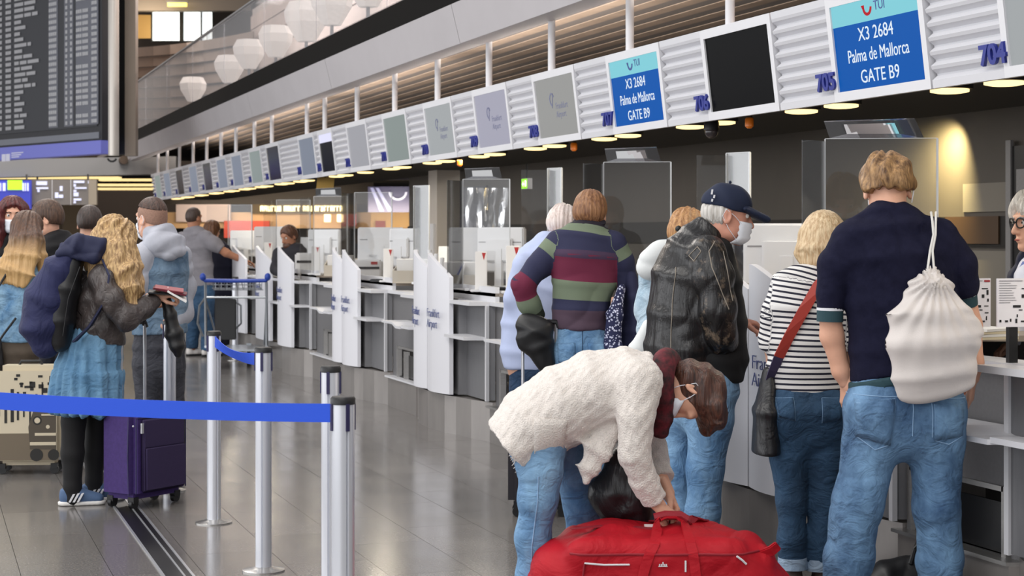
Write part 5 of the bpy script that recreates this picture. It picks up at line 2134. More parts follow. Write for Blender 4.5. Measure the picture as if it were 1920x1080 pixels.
def gather(v):
    z = bcen[2] - v[:, 2]
    ang = np.arctan2(v[:, 0] - bcen[0], np.maximum(z, .02))
    return .009 * np.sin(ang * 26 + 2 * np.sin(z * 9)) * np.exp(-z / .16) + .004 * np.sin(34 * v[:, 0] * (1 - .5 * np.clip(z / .4, 0, 1)) + 4 * z) * np.clip(z / .2, 0, 1)


a = sd.arrays(gather, 6)
body = mesh_obj('bag_body', [a], m_cot, bag)
m_cord = mat('cord_white', '#dcdad6', 0.8)
for dx, xx in ((-4, 1738), (5, 1752)):
    MB().tube([J(xx, 514, -.155), J(1746 + dx * .5, 470, -.135), J(1752 + dx * .4, 440, -.128), J(1751 + dx * .7, 414, -.115), J(1750 + dx, 399, -.06), J(1750 + dx, 398, .0), J(1752 + dx, 420, .10)], .0045, 8).build('cord', m_cord, bag, smooth=True)
MB().tube([bcen + V(.024 * math.cos(t), .022 * math.sin(t), -.004) for t in np.linspace(0, 2 * PI, 16, endpoint=False)], .006, 8, closed=True).build('tie', m_cord, bag, smooth=True)

# ---------------------------------------------------------------- 2 woman in the striped tee
F = Figure('woman with blonde bob in black and white striped tee and blue jeans, seen from behind', 1512, 450, .0075)
J = F.J
RT = V(1, .1, 0)
tor = [(J(1530, 505, .02), .062, .058), (J(1528, 518, .01), .115, .078), (J(1523, 536, 0), .165, .095), (J(1516, 580, 0), .170, .115), (J(1513, 640, 0), .155, .12), (J(1512, 690, 0), .163, .125), (J(1512, 738, 0), .168, .13)]
F.head(J(1544, 452, .06), V(.12, 1, -.22), neck=J(1532, 512, .01), size=.98, neck_r=.05)
F.core(tor, RT)
m_str = stripes('tee_stripes', '#dcdad8', '#15162a', .0225, .38)
sd = Sdf(.0065)
sd.chain(tor, RT, k=.03, flat0=True, flat1=True)
slL = [(J(1474, 545, .0), .066), (J(1455, 590, .0), .058), (J(1449, 640, .02), .054), (J(1449, 652, .02), .053)]
slR = [(J(1578, 545, .0), .066), (J(1596, 590, .0), .058), (J(1600, 650, .02), .054)]
sd.tube(slL, k=.03, flat1=True, pid=1, sv0=.04)
sd.tube(slR, k=.03, flat1=True, pid=1, sv0=.04)
garment(F, 'striped_tee', sd, m_str, wrinkle(.004, 18, 9, 2.0))
F.limb([(J(1449, 648, .02), .042), (J(1456, 676, .06), .039), (J(1490, 690, .22), .030), (J(1515, 668, .32), .027)])
F.hand(J(1515, 668, .32), V(.3, .9, .1), V(0, 0, -1), V(.9, -.2, 0), curl=.3, size=.92)
F.limb([(J(1600, 648, .02), .042), (J(1600, 676, .06), .039), (J(1575, 690, .22), .030), (J(1560, 668, .30), .027)])
F.hand(J(1560, 668, .30), V(-.2, .9, .1), V(0, 0, -1), V(-.9, -.2, 0), curl=.3, size=.92)
legL = [(J(1478, 790, .0), .092), (J(1480, 850, .0), .080), (J(1484, 940, .0), .060), (J(1485, 1010, .01), .056), (J(1486, 1050, .02), .058)]
legR = [(J(1550, 790, .0), .092), (J(1549, 850, .0), .078), (J(1543, 940, .02), .058), (J(1537, 1010, .04), .055), (J(1534, 1052, .05), .057)]
trousers(F, 'jeans', [(J(1512, 722, 0), .158, .122), (J(1512, 765, -.01), .166, .135), (J(1513, 800, 0), .16, .12)], RT, [legL, legR], m_jeans_blue,
         wrinkle(.005, 32, 11, .9, lambda v: np.clip(1.2 - 0.9 * v[:, 2], .25, 1)), seat=((J(1478, 775, -.05), V(.085, .09, .095)), (J(1548, 775, -.05), V(.085, .09, .095))))
arrJ = F.last
jn = [c for c in F.root.children if c.name.startswith('jeans')][0]
for q in (((1447, 742), (1478, 740), (1480, 782), (1452, 776)), ((1530, 740), (1572, 742), (1568, 780), (1530, 786))):
    sew_patch('back_pocket', arrJ, quad_grid(F, q), m_jeans_blue, jn, off=.003)
    seam('stitching', arrJ, F, [q[0], q[3], q[2], q[1], q[0]], .0014, m_stitch, jn)
m_cuffd = denim('denim_cuff', '#8fa9c4', '#b4c8dc')
for (p, r) in ((legL[-1][0], .061), (legR[-1][0], .060)):
    MB().tube([p + V(0, 0, .012), p + V(0, 0, -.036)], r, 20).build('turned_cuff', m_cuffd, jn, smooth=True)
m_bootb = mat('boot_brown', '#4a3a35', .55, var=.1, vscale=20)
for p, t in ((legL[-1][0], V(.01, 0, 0)), (legR[-1][0], V(.06, 0, 0))):
    h_ = V(p[0], p[1] - .05, 0)
    F.shoe(h_, h_ + V(t[0], .24, 0), m_bootb, h=.13)
m_blonde = hair_mat('hair_blonde', '#b08f68', '#dfc8a2', .4)
locks = [([(F.H(0, -.05, .03), .085, .055), (F.H(0, -.055, -.05), .096, .058), (F.H(0, -.045, -.105), .088, .05), (F.H(0, -.038, -.128), .062, .034)], F.hr)]
for s in (-1, 1):
    locks.append(([(F.H(s * .078, .0, .02), .024, .05), (F.H(s * .086, .012, -.05), .024, .045), (F.H(s * .08, .02, -.105), .014, .028)], F.hr))
hair_long(F, m_blonde, locks, vol=.014, amp=.0014, freq=38, wave=.35, front=.07)
F.surgical_mask(loops=False)
F.done()
# her red-strapped bag
bag = placed('shoulder_bag', 'dark leather shoulder bag on red strap at the hip of the woman in stripes', 'bag', F)
m_blk_lea = add_fold(mat('leather_black', '#17171b', .42, var=.25, vscale=9, bump=.35, bscale=90), .8, 9, (1, 1, .5))
sd = Sdf(.008)
sd.chain([(J(1443, 700, -.02), .030, .05), (J(1436, 770, -.02), .050, .115), (J(1436, 850, -.02), .058, .13)], V(1, 0, 0), k=.03, flat1=True)
mesh_obj('bag_body', [sd.arrays(wrinkle(.003, 14, 9, 3), 1)], m_blk_lea, bag)
m_strap_red = mat('strap_red', '#a3372c', .55)
pts = [J(1560, 506, -.02), J(1548, 514, -.10), J(1534, 535, -.125), J(1505, 585, -.135), J(1480, 630, -.13), J(1460, 670, -.11)]
MB().ribbon([tuple(p) for p in pts], (.85, 0, .5), .044, .005).build('strap', m_strap_red, bag)
pts = [J(1460, 670, -.11), J(1450, 695, -.09), J(1442, 720, -.05)]
MB().ribbon([tuple(p) for p in pts], (.9, 0, .3), .042, .006).build('strap_end', mat('strap_navy', '#3b3350', .55), bag)

# ---------------------------------------------------------------- 3 man in navy cap and leather jacket
F = Figure('man in navy cap, white mask and worn black leather jacket, facing the desks', 1305, 420, .0075, m_skin_red)
J = F.J
RT = V(.30, -1, 0)
tor = [(J(1325, 437, .02), .072, .072), (J(1312, 452, .02), .125, .090), (J(1297, 475, .02), .185, .125), (J(1288, 520, .02), .205, .148), (J(1281, 590, .02), .20, .152), (J(1276, 650, .02), .20, .158), (J(1274, 688, .02), .205, .162)]
F.head(J(1364, 402, .02), V(1, .05, -.16), neck=J(1325, 450, .02), size=1.06, neck_r=.062, res=.0045)
F.core(tor, RT)
m_tee = mat('tee_black', '#0d0d10', .85, bump=.3, bscale=250)
sd = Sdf(.009)
sd.chain([(J(1338, 470, .03), .12, .075), (J(1342, 530, .03), .17, .10), (J(1338, 600, .03), .18, .135), (J(1333, 670, .03), .18, .160), (J(1331, 712, .03), .175, .145)], RT, k=.03, flat1=True)
garment(F, 'black_jumper', sd, m_tee, wrinkle(.004, 18, 8, 2.6))
m_worn = mat('leather_worn', '#111012', .33, var=1, col2='#1b191a', vscale=6, bump=.35, bscale=110, detail=5, dist=.003)
add_fold(m_worn, .5, 8, (1.6, 1.6, .22), .03)
nt = m_worn.node_tree
b_ = nt.nodes['Principled BSDF']
src = b_.inputs['Base Color'].links[0].from_socket
tc = nt.nodes.new('ShaderNodeTexCoord')
nz = nt.nodes.new('ShaderNodeTexNoise')
nz.inputs['Scale'].default_value = 16
nz.inputs['Detail'].default_value = 7
nz.inputs['Roughness'].default_value = .72
nt.links.new(tc.outputs['Object'], nz.inputs['Vector'])
rp = nt.nodes.new('ShaderNodeValToRGB')
rp.color_ramp.elements[0].position, rp.color_ramp.elements[1].position = .54, .74
pa_ = attr_node(nt, 'pid')
mu = nt.nodes.new('ShaderNodeMath')
mu.operation = 'MULTIPLY'
mx = nt.nodes.new('ShaderNodeMix')
mx.data_type = 'RGBA'
nt.links.new(nz.outputs['Fac'], rp.inputs[0])
nt.links.new(rp.outputs[0], mu.inputs[0])
nt.links.new(pa_.outputs['Fac'], mu.inputs[1])
nt.links.new(mu.outputs[0], mx.inputs[0])
nt.links.new(src, mx.inputs[6])
mx.inputs[7].default_value = (*srgb('#8d7a66'), 1)
nt.links.new(mx.outputs[2], b_.inputs['Base Color'])
sd = Sdf(.0075)
sd.chain(tor, RT, k=.03, flat0=True, flat1=True)
sd.cut(J(1345, 500, 0), V(1, .15, -.02))
sd.seg(J(1336, 425, .02), J(1314, 452, .02), (.078, .074), (.105, .090), rt=RT, k=.02, flat0=True)
slN = [(J(1327, 474, -.15), .080), (J(1340, 520, -.19), .076), (J(1348, 580, -.20), .068), (J(1352, 625, -.16), .060), (J(1362, 650, -.11), .052)]
sd.tube(slN, k=.05, flat1=True, pid=1)
slF = [(J(1318, 478, .20), .078), (J(1340, 580, .26), .064), (J(1385, 600, .28), .054)]
sd.tube(slF, k=.04, flat1=True, pid=0)
jk = garment(F, 'leather_jacket', sd, m_worn, lambda v: wrinkle(.005, 26, 8, .2)(v) + .010 * np.sin(52 * v[:, 0] + 3 * np.sin(5 * v[:, 2])) * np.clip((1.25 - v[:, 2]) * 2, 0, 1) * (v[:, 0] < .08))
arrK = F.last
MB().tube([J(1326 + 30 * math.cos(a), 445 + 14 * math.sin(a) - 3 * math.cos(a) * -2, .02 - .078 * math.sin(a)) for a in np.linspace(.3, 2 * PI - .3, 22)], .016, 8).build('collar', m_worn, jk, smooth=True)
m_seamw = mat('seam_worn', '#8d8478', .6)
for pl in ([(1262, 500), (1255, 560), (1250, 680)], [(1330, 452), (1318, 470), (1322, 500), (1340, 545), (1352, 575)], [(1298, 462), (1284, 478), (1292, 488), (1304, 470), (1298, 462)], [(1345, 470), (1352, 520), (1360, 560)]):
    seam('seam', arrK, F, pl, .0022, m_seamw, jk)
F.hand(J(1362, 650, -.10), V(.45, .5, -.75), V(.2, .9, .3), V(.7, -.2, .5), curl=.6, size=1.0)
F.hand(J(1385, 600, .28), V(.9, .2, -.2), V(0, 0, -1), V(0, -1, 0), curl=.4, size=1.0)
legN = [(J(1325, 735, -.08), .108), (J(1332, 790, -.09), .098), (J(1322, 880, -.10), .080), (J(1318, 960, -.10), .074), (J(1318, 1030, -.09), .072)]
legF = [(J(1296, 735, .12), .105), (J(1280, 790, .12), .090), (J(1272, 880, .12), .070), (J(1270, 960, .12), .066), (J(1272, 1022, .12), .065)]
trousers(F, 'jeans', [(J(1318, 690, .02), .175, .150), (J(1318, 730, .02), .178, .158), (J(1312, 765, .02), .165, .13)], RT, [legN, legF], m_jeans_pale, wrinkle(.008, 28, 9, 1.7, lambda v: np.clip(1.3 - .9 * v[:, 2], .3, 1)))
for p in (legN[-1][0], legF[-1][0]):
    F.shoe(V(p[0] - .07, p[1], 0), V(p[0] + .20, p[1], 0), mat('shoe_grey', '#3a3a40', .6))
# grey hair under the cap
m_grey_hair = hair_mat('hair_grey', '#a8a39c', '#dedad4')
H, R = F.H, np.stack([F.hr, F.hf, F.hu])
sd = Sdf(.005)
sd.ell(H(0, -.024, .005), V(.083, .095, .085), R, k=.02)
sd.cut(H(0, .012, 0), F.hf * 1 + F.hu * .15)
sd.cut(H(0, -.06, -.085), -F.hu)
sd.cut(H(0, 0, .065), F.hu)
for s in (-1, 1):
    sd.ell(H(s * .085, .004, -.02), V(.025, .022, .034), R, k=.01, sub=True)
F.add('hair', sd, m_grey_hair, F.strandfold(.004, 30, 1, 30))
m_cap = mat('cap_navy', '#0f1c38', .8, bump=.3, bscale=300)
sd = Sdf(.005)
sd.ell(H(0, -.010, .040), V(.092, .114, .098), R, k=.02)
sd.cut(H(0, 0, .020), -F.hu - F.hf * .10)
cap = F.add('cap', sd, m_cap, lambda v: .0025 * np.sin(60 * v[:, 0] + 30 * v[:, 2]))
sd = Sdf(.004)
for k in range(7):
    y = .055 + k * .019
    sd.seg(H(-.080 + .0075 * k, y, .030 - .0045 * k), H(.080 - .0075 * k, y, .030 - .0045 * k), .0065, .0065, k=.02)
    sd.seg(H(-.05 + .005 * k, y, .040 - .006 * k), H(.05 - .005 * k, y, .040 - .006 * k), .0065, .0065, k=.03)
mesh_obj('brim', [sd.arrays(None, 2)], m_cap, cap)
mb = MB()
for k, (y, z, h_) in enumerate(((-.070, .080, .022), (-.060, .062, .014), (-.066, .045, .012))):
    mb.obox(tuple(H(.0765 - .012 * (k == 0), y - .02, z)), tuple(F.hr * .006), tuple(F.hf * .003), tuple(F.hu * h_ / 2))
mb.build('cap_mark', m_white, cap)
MB().ball(tuple(H(0, -.01, .136)), .007, 10, 6).build('cap_button', m_cap, cap)
F.surgical_mask()
F.done()

# ---------------------------------------------------------------- 4 man in striped rugby shirt
F = Figure('man with reddish short hair in green, maroon and navy striped rugby shirt', 1095, 345, .009)
J = F.J
RT = V(1, .12, 0)
tor = [(J(1105, 417, .02), .070, .066), (J(1103, 430, .01), .12, .085), (J(1100, 447, 0), .175, .108), (J(1098, 480, -.01), .188, .122), (J(1094, 530, 0), .170, .12), (J(1091, 580, 0), .155, .118), (J(1090, 617, 0), .158, .122)]
F.head(J(1107, 402, .06), V(.22, 1, -.3), neck=J(1105, 425, .01), size=1.02, neck_r=.06)
F.core(tor, RT)
G_, N_, M_ = '#6f7b66', '#282a48', '#6b1f3c'
m_rug = bands('rugby_bands', [(0, '#1d1826'), (.030, G_), (.075, N_), (.165, '#43304a'), (.190, M_), (.315, G_), (.425, N_), (.480, '#4d3b4a')],
              [(0, N_), (.02, G_), (.085, N_), (.25, M_), (.365, G_), (.46, '#2d3328')])
sd = Sdf(.0085)
sd.chain(tor, RT, k=.025, flat0=True, flat1=True)
slL = [(J(1047, 458, 0), .074), (J(1012, 497, -.02), .066), (J(980, 535, -.04), .058), (J(992, 570, -.01), .054), (J(1008, 598, .02), .045)]
slR = [(J(1150, 458, 0), .074), (J(1166, 492, .02), .066), (J(1176, 535, .05), .060), (J(1180, 548, .12), .055), (J(1170, 560, .22), .050)]
sd.tube(slL, k=.03, flat1=True, pid=1)
sd.tube(slR, k=.03, flat1=True, pid=1)
rg = garment(F, 'rugby_shirt', sd, m_rug, wrinkle(.007, 20, 9, 3.0))
MB().tube([J(1105 + 26 * math.cos(a), 417 + 6 * math.sin(a), .015 - .07 * math.sin(a)) for a in np.linspace(0, 2 * PI, 20, endpoint=False)], .016, 8, closed=True).build('collar', mat('collar_dark', '#211b28', .85), rg, smooth=True)
F.limb([(J(1004, 592, .02), .036), (J(1012, 604, .02), .031)])
F.hand(J(1010, 602, .02), V(.55, .1, -.75), V(-.2, .95, -.1), V(.7, .1, .6), curl=.85, size=1.0, res=.0045)
F.hand(J(1166, 562, .25), V(-.5, .8, 0), V(0, 0, -1), V(-.8, -.5, 0), curl=.4, size=1.0, res=.0055)
legL = [(J(1062, 690, 0), .092), (J(1060, 760, 0), .08), (J(1060, 860, 0), .066), (J(1060, 935, .02), .064)]
legR = [(J(1118, 690, 0), .092), (J(1120, 760, 0), .08), (J(1120, 860, .03), .066), (J(1120, 937, .05), .064)]
trousers(F, 'jeans', [(J(1090, 612, 0), .146, .115), (J(1090, 650, -.01), .150, .13), (J(1090, 690, 0), .15, .12)], RT, [legL, legR], m_jeans_pale, wrinkle(.005, 28, 9, .4),
         seat=((J(1065, 668, -.05), V(.08, .08, .09)), (J(1116, 668, -.05), V(.08, .08, .09))))
arrJ = F.last
jn = [c for c in F.root.children if c.name.startswith('jeans')][0]
for q in (((1044, 642), (1076, 640), (1076, 682), (1046, 676)), ((1100, 640), (1134, 642), (1132, 676), (1102, 682))):
    sew_patch('back_pocket', arrJ, quad_grid(F, q), m_jeans_pale, jn, off=.003)
    seam('stitching', arrJ, F, [q[0], q[1], q[2], q[3], q[0]], .0016, m_stitch_dk, jn)
seam('stitching', arrJ, F, [(1090, 618), (1090, 690)], .002, m_stitch_dk, jn)
F.shoe(V(legL[-1][0][0], -.05, 0), V(legL[-1][0][0] - .02, .23, 0), m_bootb)
F.shoe(V(legR[-1][0][0], -.02, 0), V(legR[-1][0][0] + .02, .26, 0), m_bootb)
hair_cap(F, hair_mat('hair_ginger', '#6e4730', '#a3764f'), vol=.016, nape=-.075, front=.06, amp=.0022, freq=30, seed=.4, back=.004)
F.surgical_mask(loops=True)
F.done()
FR = F
# jacket over his right arm, with dotted lining
jk = placed('folded_jacket', 'navy jacket with white-dotted lining draped over arm of the rugby shirt man', 'jacket', F)
m_navy2 = mat('navy_cloth', '#1e2040', .8, bump=.3, bscale=200)
sd = Sdf(.009)
sd.chain([(J(1178, 520, .05), .040, .10), (J(1186, 560, .03), .060, .10), (J(1184, 620, .02), .066, .085), (J(1176, 680, .02), .055, .07), (J(1170, 720, .02), .045, .06)], V(1, .3, 0), k=.03, flat1=True)
mesh_obj('outer_cloth', [sd.arrays(lambda v: .008 * np.sin(60 * v[:, 0] + 3 * np.sin(5 * v[:, 2])), 1)], m_navy2, jk)
m_dots = mat('lining_dots', '#20244a', .8)
nt = m_dots.node_tree
vo = nt.nodes.new('ShaderNodeTexVoronoi')
vo.inputs['Scale'].default_value = 70
tc = nt.nodes.new('ShaderNodeTexCoord')
rp = nt.nodes.new('ShaderNodeValToRGB')
rp.color_ramp.interpolation = 'CONSTANT'
rp.color_ramp.elements[0].color = (*srgb('#c9cbe0'), 1)
rp.color_ramp.elements[1].color = (*srgb('#20244a'), 1)
rp.color_ramp.elements[1].position = .38
nt.links.new(tc.outputs['Object'], vo.inputs['Vector'])
nt.links.new(vo.outputs['Distance'], rp.inputs[0])
nt.links.new(rp.outputs[0], nt.nodes['Principled BSDF'].inputs['Base Color'])
sd = Sdf(.008)
sd.chain([(J(1166, 540, -.06), .020, .04), (J(1152, 590, -.10), .042, .03), (J(1148, 650, -.10), .050, .03), (J(1150, 720, -.08), .05, .03)], V(1, -.2, 0), k=.03, flat1=True)
mesh_obj('dotted_lining', [sd.arrays(wrinkle(.004, 16, 14, 1), 1)], m_dots, jk)

# ---------------------------------------------------------------- 5 woman bending over the red bag
F = Figure('woman in cream fleece cardigan and jeans bending over the red travel bag', 1080, 500, .008)
J = F.J
RT = V(0, 1, 0)
tor = [(J(1236, 712, 0), .066, .066), (J(1212, 709, 0), .15, .095), (J(1180, 712, 0), .185, .122), (J(1120, 733, 0), .195, .152), (J(1060, 758, 0), .20, .150), (J(1000, 795, 0), .21, .142), (J(956, 836, 0), .22, .118)]
fd = V(-.45, -.12, -.88)
F.head(J(1298, 738, -.02), fd, V(.9, -.05, -.45), neck=J(1240, 708, 0), size=.98, neck_r=.05, res=.0045, eyes=False)
F.core([(p, w - .02, d - .03) for p, w, d in tor[:-1]], RT)
m_flc = mat('fleece_cream', '#ded6cf', .95, var=.05, vscale=40, bump=1.0, bscale=170, sheen=.5, dist=.006)
ncoef = np.random.RandomState(4).uniform(-1, 1, (7, 3)) * 150
nph = np.random.RandomState(5).uniform(0, 6, 7)


def fleece(v):
    d = wrinkle(.0035, 13, 6, 2.2)(v)
    for c_, p_ in zip(ncoef, nph):
        d = d + 0.0008 * np.sin(v @ c_ + p_)
    return d


sd = Sdf(.0065)
sd.chain(tor, RT, k=.03, flat0=True, flat1=True)
sN = [(J(1200, 716, -.15), .086), (J(1193, 780, -.19), .066), (J(1189, 850, -.19), .058), (J(1207, 900, -.16), .051), (J(1227, 938, -.13), .046)]
sF_ = [(J(1205, 718, .15), .085), (J(1212, 790, .2), .066), (J(1220, 850, .2), .058), (J(1242, 900, .12), .050)]
sd.tube(sN, k=.045, flat1=True)
for o_ in sd.ops[-3:]:
    o_['k'] = .012
sd.tube(sF_, k=.04, flat1=True)
# front edge of the open cardigan hanging down
sd.chain([(J(1150, 800, -.12), .04, .02), (J(1120, 845, -.13), .045, .016), (J(1104, 880, -.13), .032, .015), (J(1098, 903, -.13), .016, .014)], V(1, 0, .55), k=.04)
cg = garment(F, 'fleece_cardigan', sd, m_flc, fleece)
arrC = F.last
sew_patch('pocket', arrC, quad_grid(F, ((1000, 772), (1060, 778), (1052, 842), (1000, 858))), m_flc, cg, th=.010, off=.002)
mb = MB()
for k in range(60):
    t = k / 59.0
    p = J(941 + 34 * t, 783 + 100 * t, -.21 * math.sin(PI * t))
    mb.tube([p, p + V(-.012 - .006 * math.sin(k * 5), -.002, -.012 - .006 * math.cos(k * 3))], [.004, .001], 5)
o = mb.build('hem_fringe', m_flc, cg)
o['kind'] = 'stuff'
F.limb([(J(1222, 932, -.13), .030), (J(1236, 948, -.12), .027)])
F.hand(J(1232, 944, -.12), V(.72, .05, -.55), V(-.45, .25, -.8), V(.2, -.9, -.1), curl=.85, size=.98, res=.003)
F.limb([(J(1238, 895, .12), .030), (J(1252, 925, .07), .027)])
F.hand(J(1252, 925, .06), V(.35, -.3, -.8), V(-.7, -.3, -.4), V(.5, -.7, .3), curl=.8, size=.96, res=.0035)
legN = [(J(1010, 820, -.10), .095), (J(1013, 880, -.11), .080), (J(1008, 935, -.11), .068), (J(1000, 1010, -.09), .063), (J(998, 1080, -.08), .056), (J(998, 1150, -.07), .052)]
legF = [(J(1045, 820, .12), .098), (J(1078, 880, .14), .082), (J(1092, 945, .16), .068), (J(1094, 1010, .19), .060), (J(1092, 1080, .22), .054), (J(1090, 1150, .24), .050)]
trousers(F, 'jeans', [(J(1060, 770, 0), .15, .10), (J(1000, 795, 0), .165, .115), (J(1008, 835, 0), .15, .11)], RT, [legN, legF], m_jeans_pale, wrinkle(.005, 30, 10, .5, lambda v: np.clip(1.3 - v[:, 2], .3, 1)))
arrJ = F.last
jn = [c for c in F.root.children if c.name.startswith('jeans')][0]
seam('side_seam', arrJ, F, [(1008, 880), (1006, 930), (996, 1010), (996, 1078)], .0022, m_stitch, jn)
for p in (legN[-1][0], legF[-1][0]):
    F.shoe(V(p[0] - .06, p[1], 0), V(p[0] + .19, p[1], 0), mat('shoe_white', '#cfcac6', .6))
m_brun = hair_mat('hair_brown', '#2a1712', '#5e3a2c', .35)
H, R = F.H, np.stack([F.hr, F.hf, F.hu])
sd = Sdf(.005)
sd.ell(H(0, -.016, .030), V(.088, .108, .098), R, k=.03)
sd.ell(H(0, -.05, -.03), V(.08, .065, .085), R, k=.04)
sd.cut(H(0, .058, .03), F.hf * 1.0 - F.hu * .5)
for s in (-1, 1):
    sd.ell(H(s * .09, .030, -.040), V(.026, .030, .045), R, k=.01, sub=True)
for s, e in ((-1, 1), (1, 1)):
    sd.chain([(H(s * .062, .01, .095), .03, .045), (J(1336, 760, .06 * s), .03, .042), (J(1340, 790, .06 * s), .022, .034), (J(1330, 815, .05 * s), .008, .012)], V(1, 0, 0), k=.03)
sd.chain([(H(0, .03, .11), .05, .06), (J(1330, 775, .0), .05, .05), (J(1326, 806, 0), .02, .03)], V(0, 1, 0), k=.03)
F.add('hair', sd, m_brun, lambda v: .004 * np.sin(90 * v[:, 0] + 4 * np.sin(9 * v[:, 2])) + .003 * np.sin(70 * v[:, 1] + 20 * v[:, 2]))
F.surgical_mask()
# scarf
m_scarf = mat('scarf_red', '#1a1214', .85, var=1, col2='#6e1f2b', vscale=26, bump=.4, bscale=160, detail=5)
sd = Sdf(.006)
ring = [J(1250 + 17 * math.cos(a) * .6, 716 + 42 * math.sin(a), .105 * math.cos(a)) for a in np.linspace(0, 2 * PI, 16, endpoint=False)]
for k in range(16):
    sd.seg(ring[k], ring[(k + 1) % 16], .036, .036, k=.03)
sd.chain([(J(1246, 745, -.06), .03, .03), (J(1240, 785, -.05), .035, .028), (J(1238, 812, -.04), .03, .022)], V(1, 0, 0), k=.03)
F.add('scarf', sd, m_scarf, wrinkle(.006, 40, 22, .7))
F.done()
FB_ = F
# her black leather tote
bag = placed('leather_tote', 'black leather tote hanging from the bending woman between her arms', 'bag', F)
sd = Sdf(.008)
sd.chain([(J(1192, 846, .02), .055, .05), (J(1180, 880, .02), .095, .075), (J(1170, 920, .02), .120, .085), (J(1178, 950, .02), .100, .08), (J(1192, 962, .02), .07, .06)], V(1, 0, .25), k=.03)
sd.ell(J(1140, 925, .02), V(.065, .07, .075), k=.05)
mesh_obj('bag_body', [sd.arrays(lambda v: .007 * np.sin(30 * v[:, 0] + 14 * v[:, 2]) + .004 * np.sin(50 * v[:, 0] - 9 * v[:, 2]), 1)], m_blk_lea, bag)
for dz in (-.05, .06):
    MB().ribbon([tuple(p) for p in (J(1165, 880, dz), J(1195, 830, dz), J(1222, 780, dz * .7), J(1238, 735, .02 + dz * .4))], (.6, 0, .5), .022, .006).build('strap', m_blk_lea, bag)

# ---------------------------------------------------------------- 6 woman in the pale blue shirt
F = Figure('woman in loose pale blue shirt and dark trousers leaning on the desk', 1000, 320, .010)
J = F.J
RT = V(1, -.3, 0)
tor = [(J(1050, 447, .08), .062, .06), (J(1042, 460, .06), .12, .08), (J(1025, 482, .03), .165, .11), (J(1004, 540, 0), .180, .13), (J(996, 610, 0), .172, .13), (J(992, 660, 0), .160, .13), (J(990, 692, 0), .142, .12)]
F.head(J(1056, 424, .16), V(.35, 1, -.5), neck=J(1048, 450, .07), size=.98, neck_r=.05)
F.core(tor, RT)
m_psh = mat('shirt_pale_blue', '#b4bfdf', .8, var=.04, vscale=10, bump=.2, bscale=200)
sd = Sdf(.009)
sd.chain(tor, RT, k=.03, flat0=True, flat1=True)
sd.tube([(J(985, 500, -.05), .07), (J(964, 560, -.03), .06), (J(972, 620, .05), .052), (J(1010, 640, .22), .045)], k=.04, flat1=True)
sd.tube([(J(1060, 490, .15), .07), (J(1085, 545, .25), .058), (J(1110, 560, .42), .05)], k=.04, flat1=True)
garment(F, 'loose_shirt', sd, m_psh, lambda v: wrinkle(.009, 15, 8, 1.1)(v) + .007 * np.sin(28 * v[:, 0] + 8 * v[:, 2]))
F.hand(J(1010, 640, .23), V(.7, .7, 0), V(0, 0, -1), V(-.7, .7, 0), curl=.4, size=.94, res=.005)
F.hand(J(1110, 560, .43), V(.4, .9, 0), V(0, 0, -1), V(-.9, .3, 0), curl=.4, size=.94, res=.005)
legL = [(J(985, 730, 0), .082), (J(988, 820, .02), .062), (J(990, 905, .04), .052)]
legR = [(J(1022, 730, .05), .082), (J(1026, 820, .07), .062), (J(1028, 907, .1), .052)]
trousers(F, 'trousers', [(J(1000, 668, 0), .13, .11), (J(1002, 700, 0), .145, .12), (J(1003, 735, 0), .14, .11)], RT, [legL, legR], m_jeans_dark, wrinkle(.004, 26, 9, .1))
F.shoe(V(legL[-1][0][0], -.02, 0), V(legL[-1][0][0], .22, 0), m_black)
F.shoe(V(legR[-1][0][0], .05, 0), V(legR[-1][0][0], .29, 0), m_black)
m_whair = hair_mat('hair_white', '#cdbab2', '#eee2dc')
hair_cap(F, m_whair, vol=.018, nape=-.085, front=.06, amp=.004, ears=False)
F.surgical_mask(loops=False)
F.done()

# ---------------------------------------------------------------- 7 ginger-haired woman behind the leather jacket
F = Figure('ginger-haired woman in light blue jacket with white hood behind the leather jacket', 1258, 388, .010)
J = F.J
RT = V(1, -.15, 0)
tor = [(J(1276, 462, .06), .062, .06), (J(1268, 474, .05), .12, .08), (J(1264, 496, .02), .150, .11), (J(1262, 560, 0), .160, .125), (J(1260, 620, 0), .165, .125), (J(1258, 690, 0), .175, .135)]
F.head(J(1290, 440, .10), V(.45, .9, -.3), neck=J(1274, 468, .05), size=.98, neck_r=.05)
F.core(tor, RT)
m_jlb = denim('jacket_ice_blue', '#93b0c4', '#bccbd6', .8, 7)
sd = Sdf(.009)
sd.chain(tor, RT, k=.03, flat0=True, flat1=True)
sd.tube([(J(1226, 505, 0), .070), (J(1216, 580, .03), .056), (J(1240, 630, .15), .05)], k=.04, flat1=True)
sd.tube([(J(1300, 500, .1), .07), (J(1335, 570, .2), .058), (J(1360, 590, .3), .05)], k=.04, flat1=True)
jb = garment(F, 'light_jacket', sd, m_jlb, wrinkle(.008, 16, 8, 2.1))
sd = Sdf(.009)
sd.chain([(J(1216, 610, -.10), .03, .05), (J(1200, 655, -.10), .050, .05), (J(1192, 690, -.09), .05, .05)], V(1, 0, 0), k=.03)
F.add('white_hem', sd, mat('cloth_white', '#d9dcdc', .85, bump=.3, bscale=120), wrinkle(.006, 22, 12, 1))
sd = Sdf(.009)
sd.ell(J(1222, 496, -.09), V(.075, .06, .072), k=.03)
sd.ell(J(1240, 470, -.06), V(.06, .05, .045), k=.04)
sd.ell(J(1250, 465, -.04), V(.05, .05, .03), k=.04)
F.add('hood', sd, mat('cloth_white', '#d9dcdc', .85), wrinkle(.008, 30, 14, 2))
F.hand(J(1240, 630, .16), V(.5, .85, 0), V(0, 0, -1), V(.8, -.4, 0), curl=.4, size=.94, res=.005)
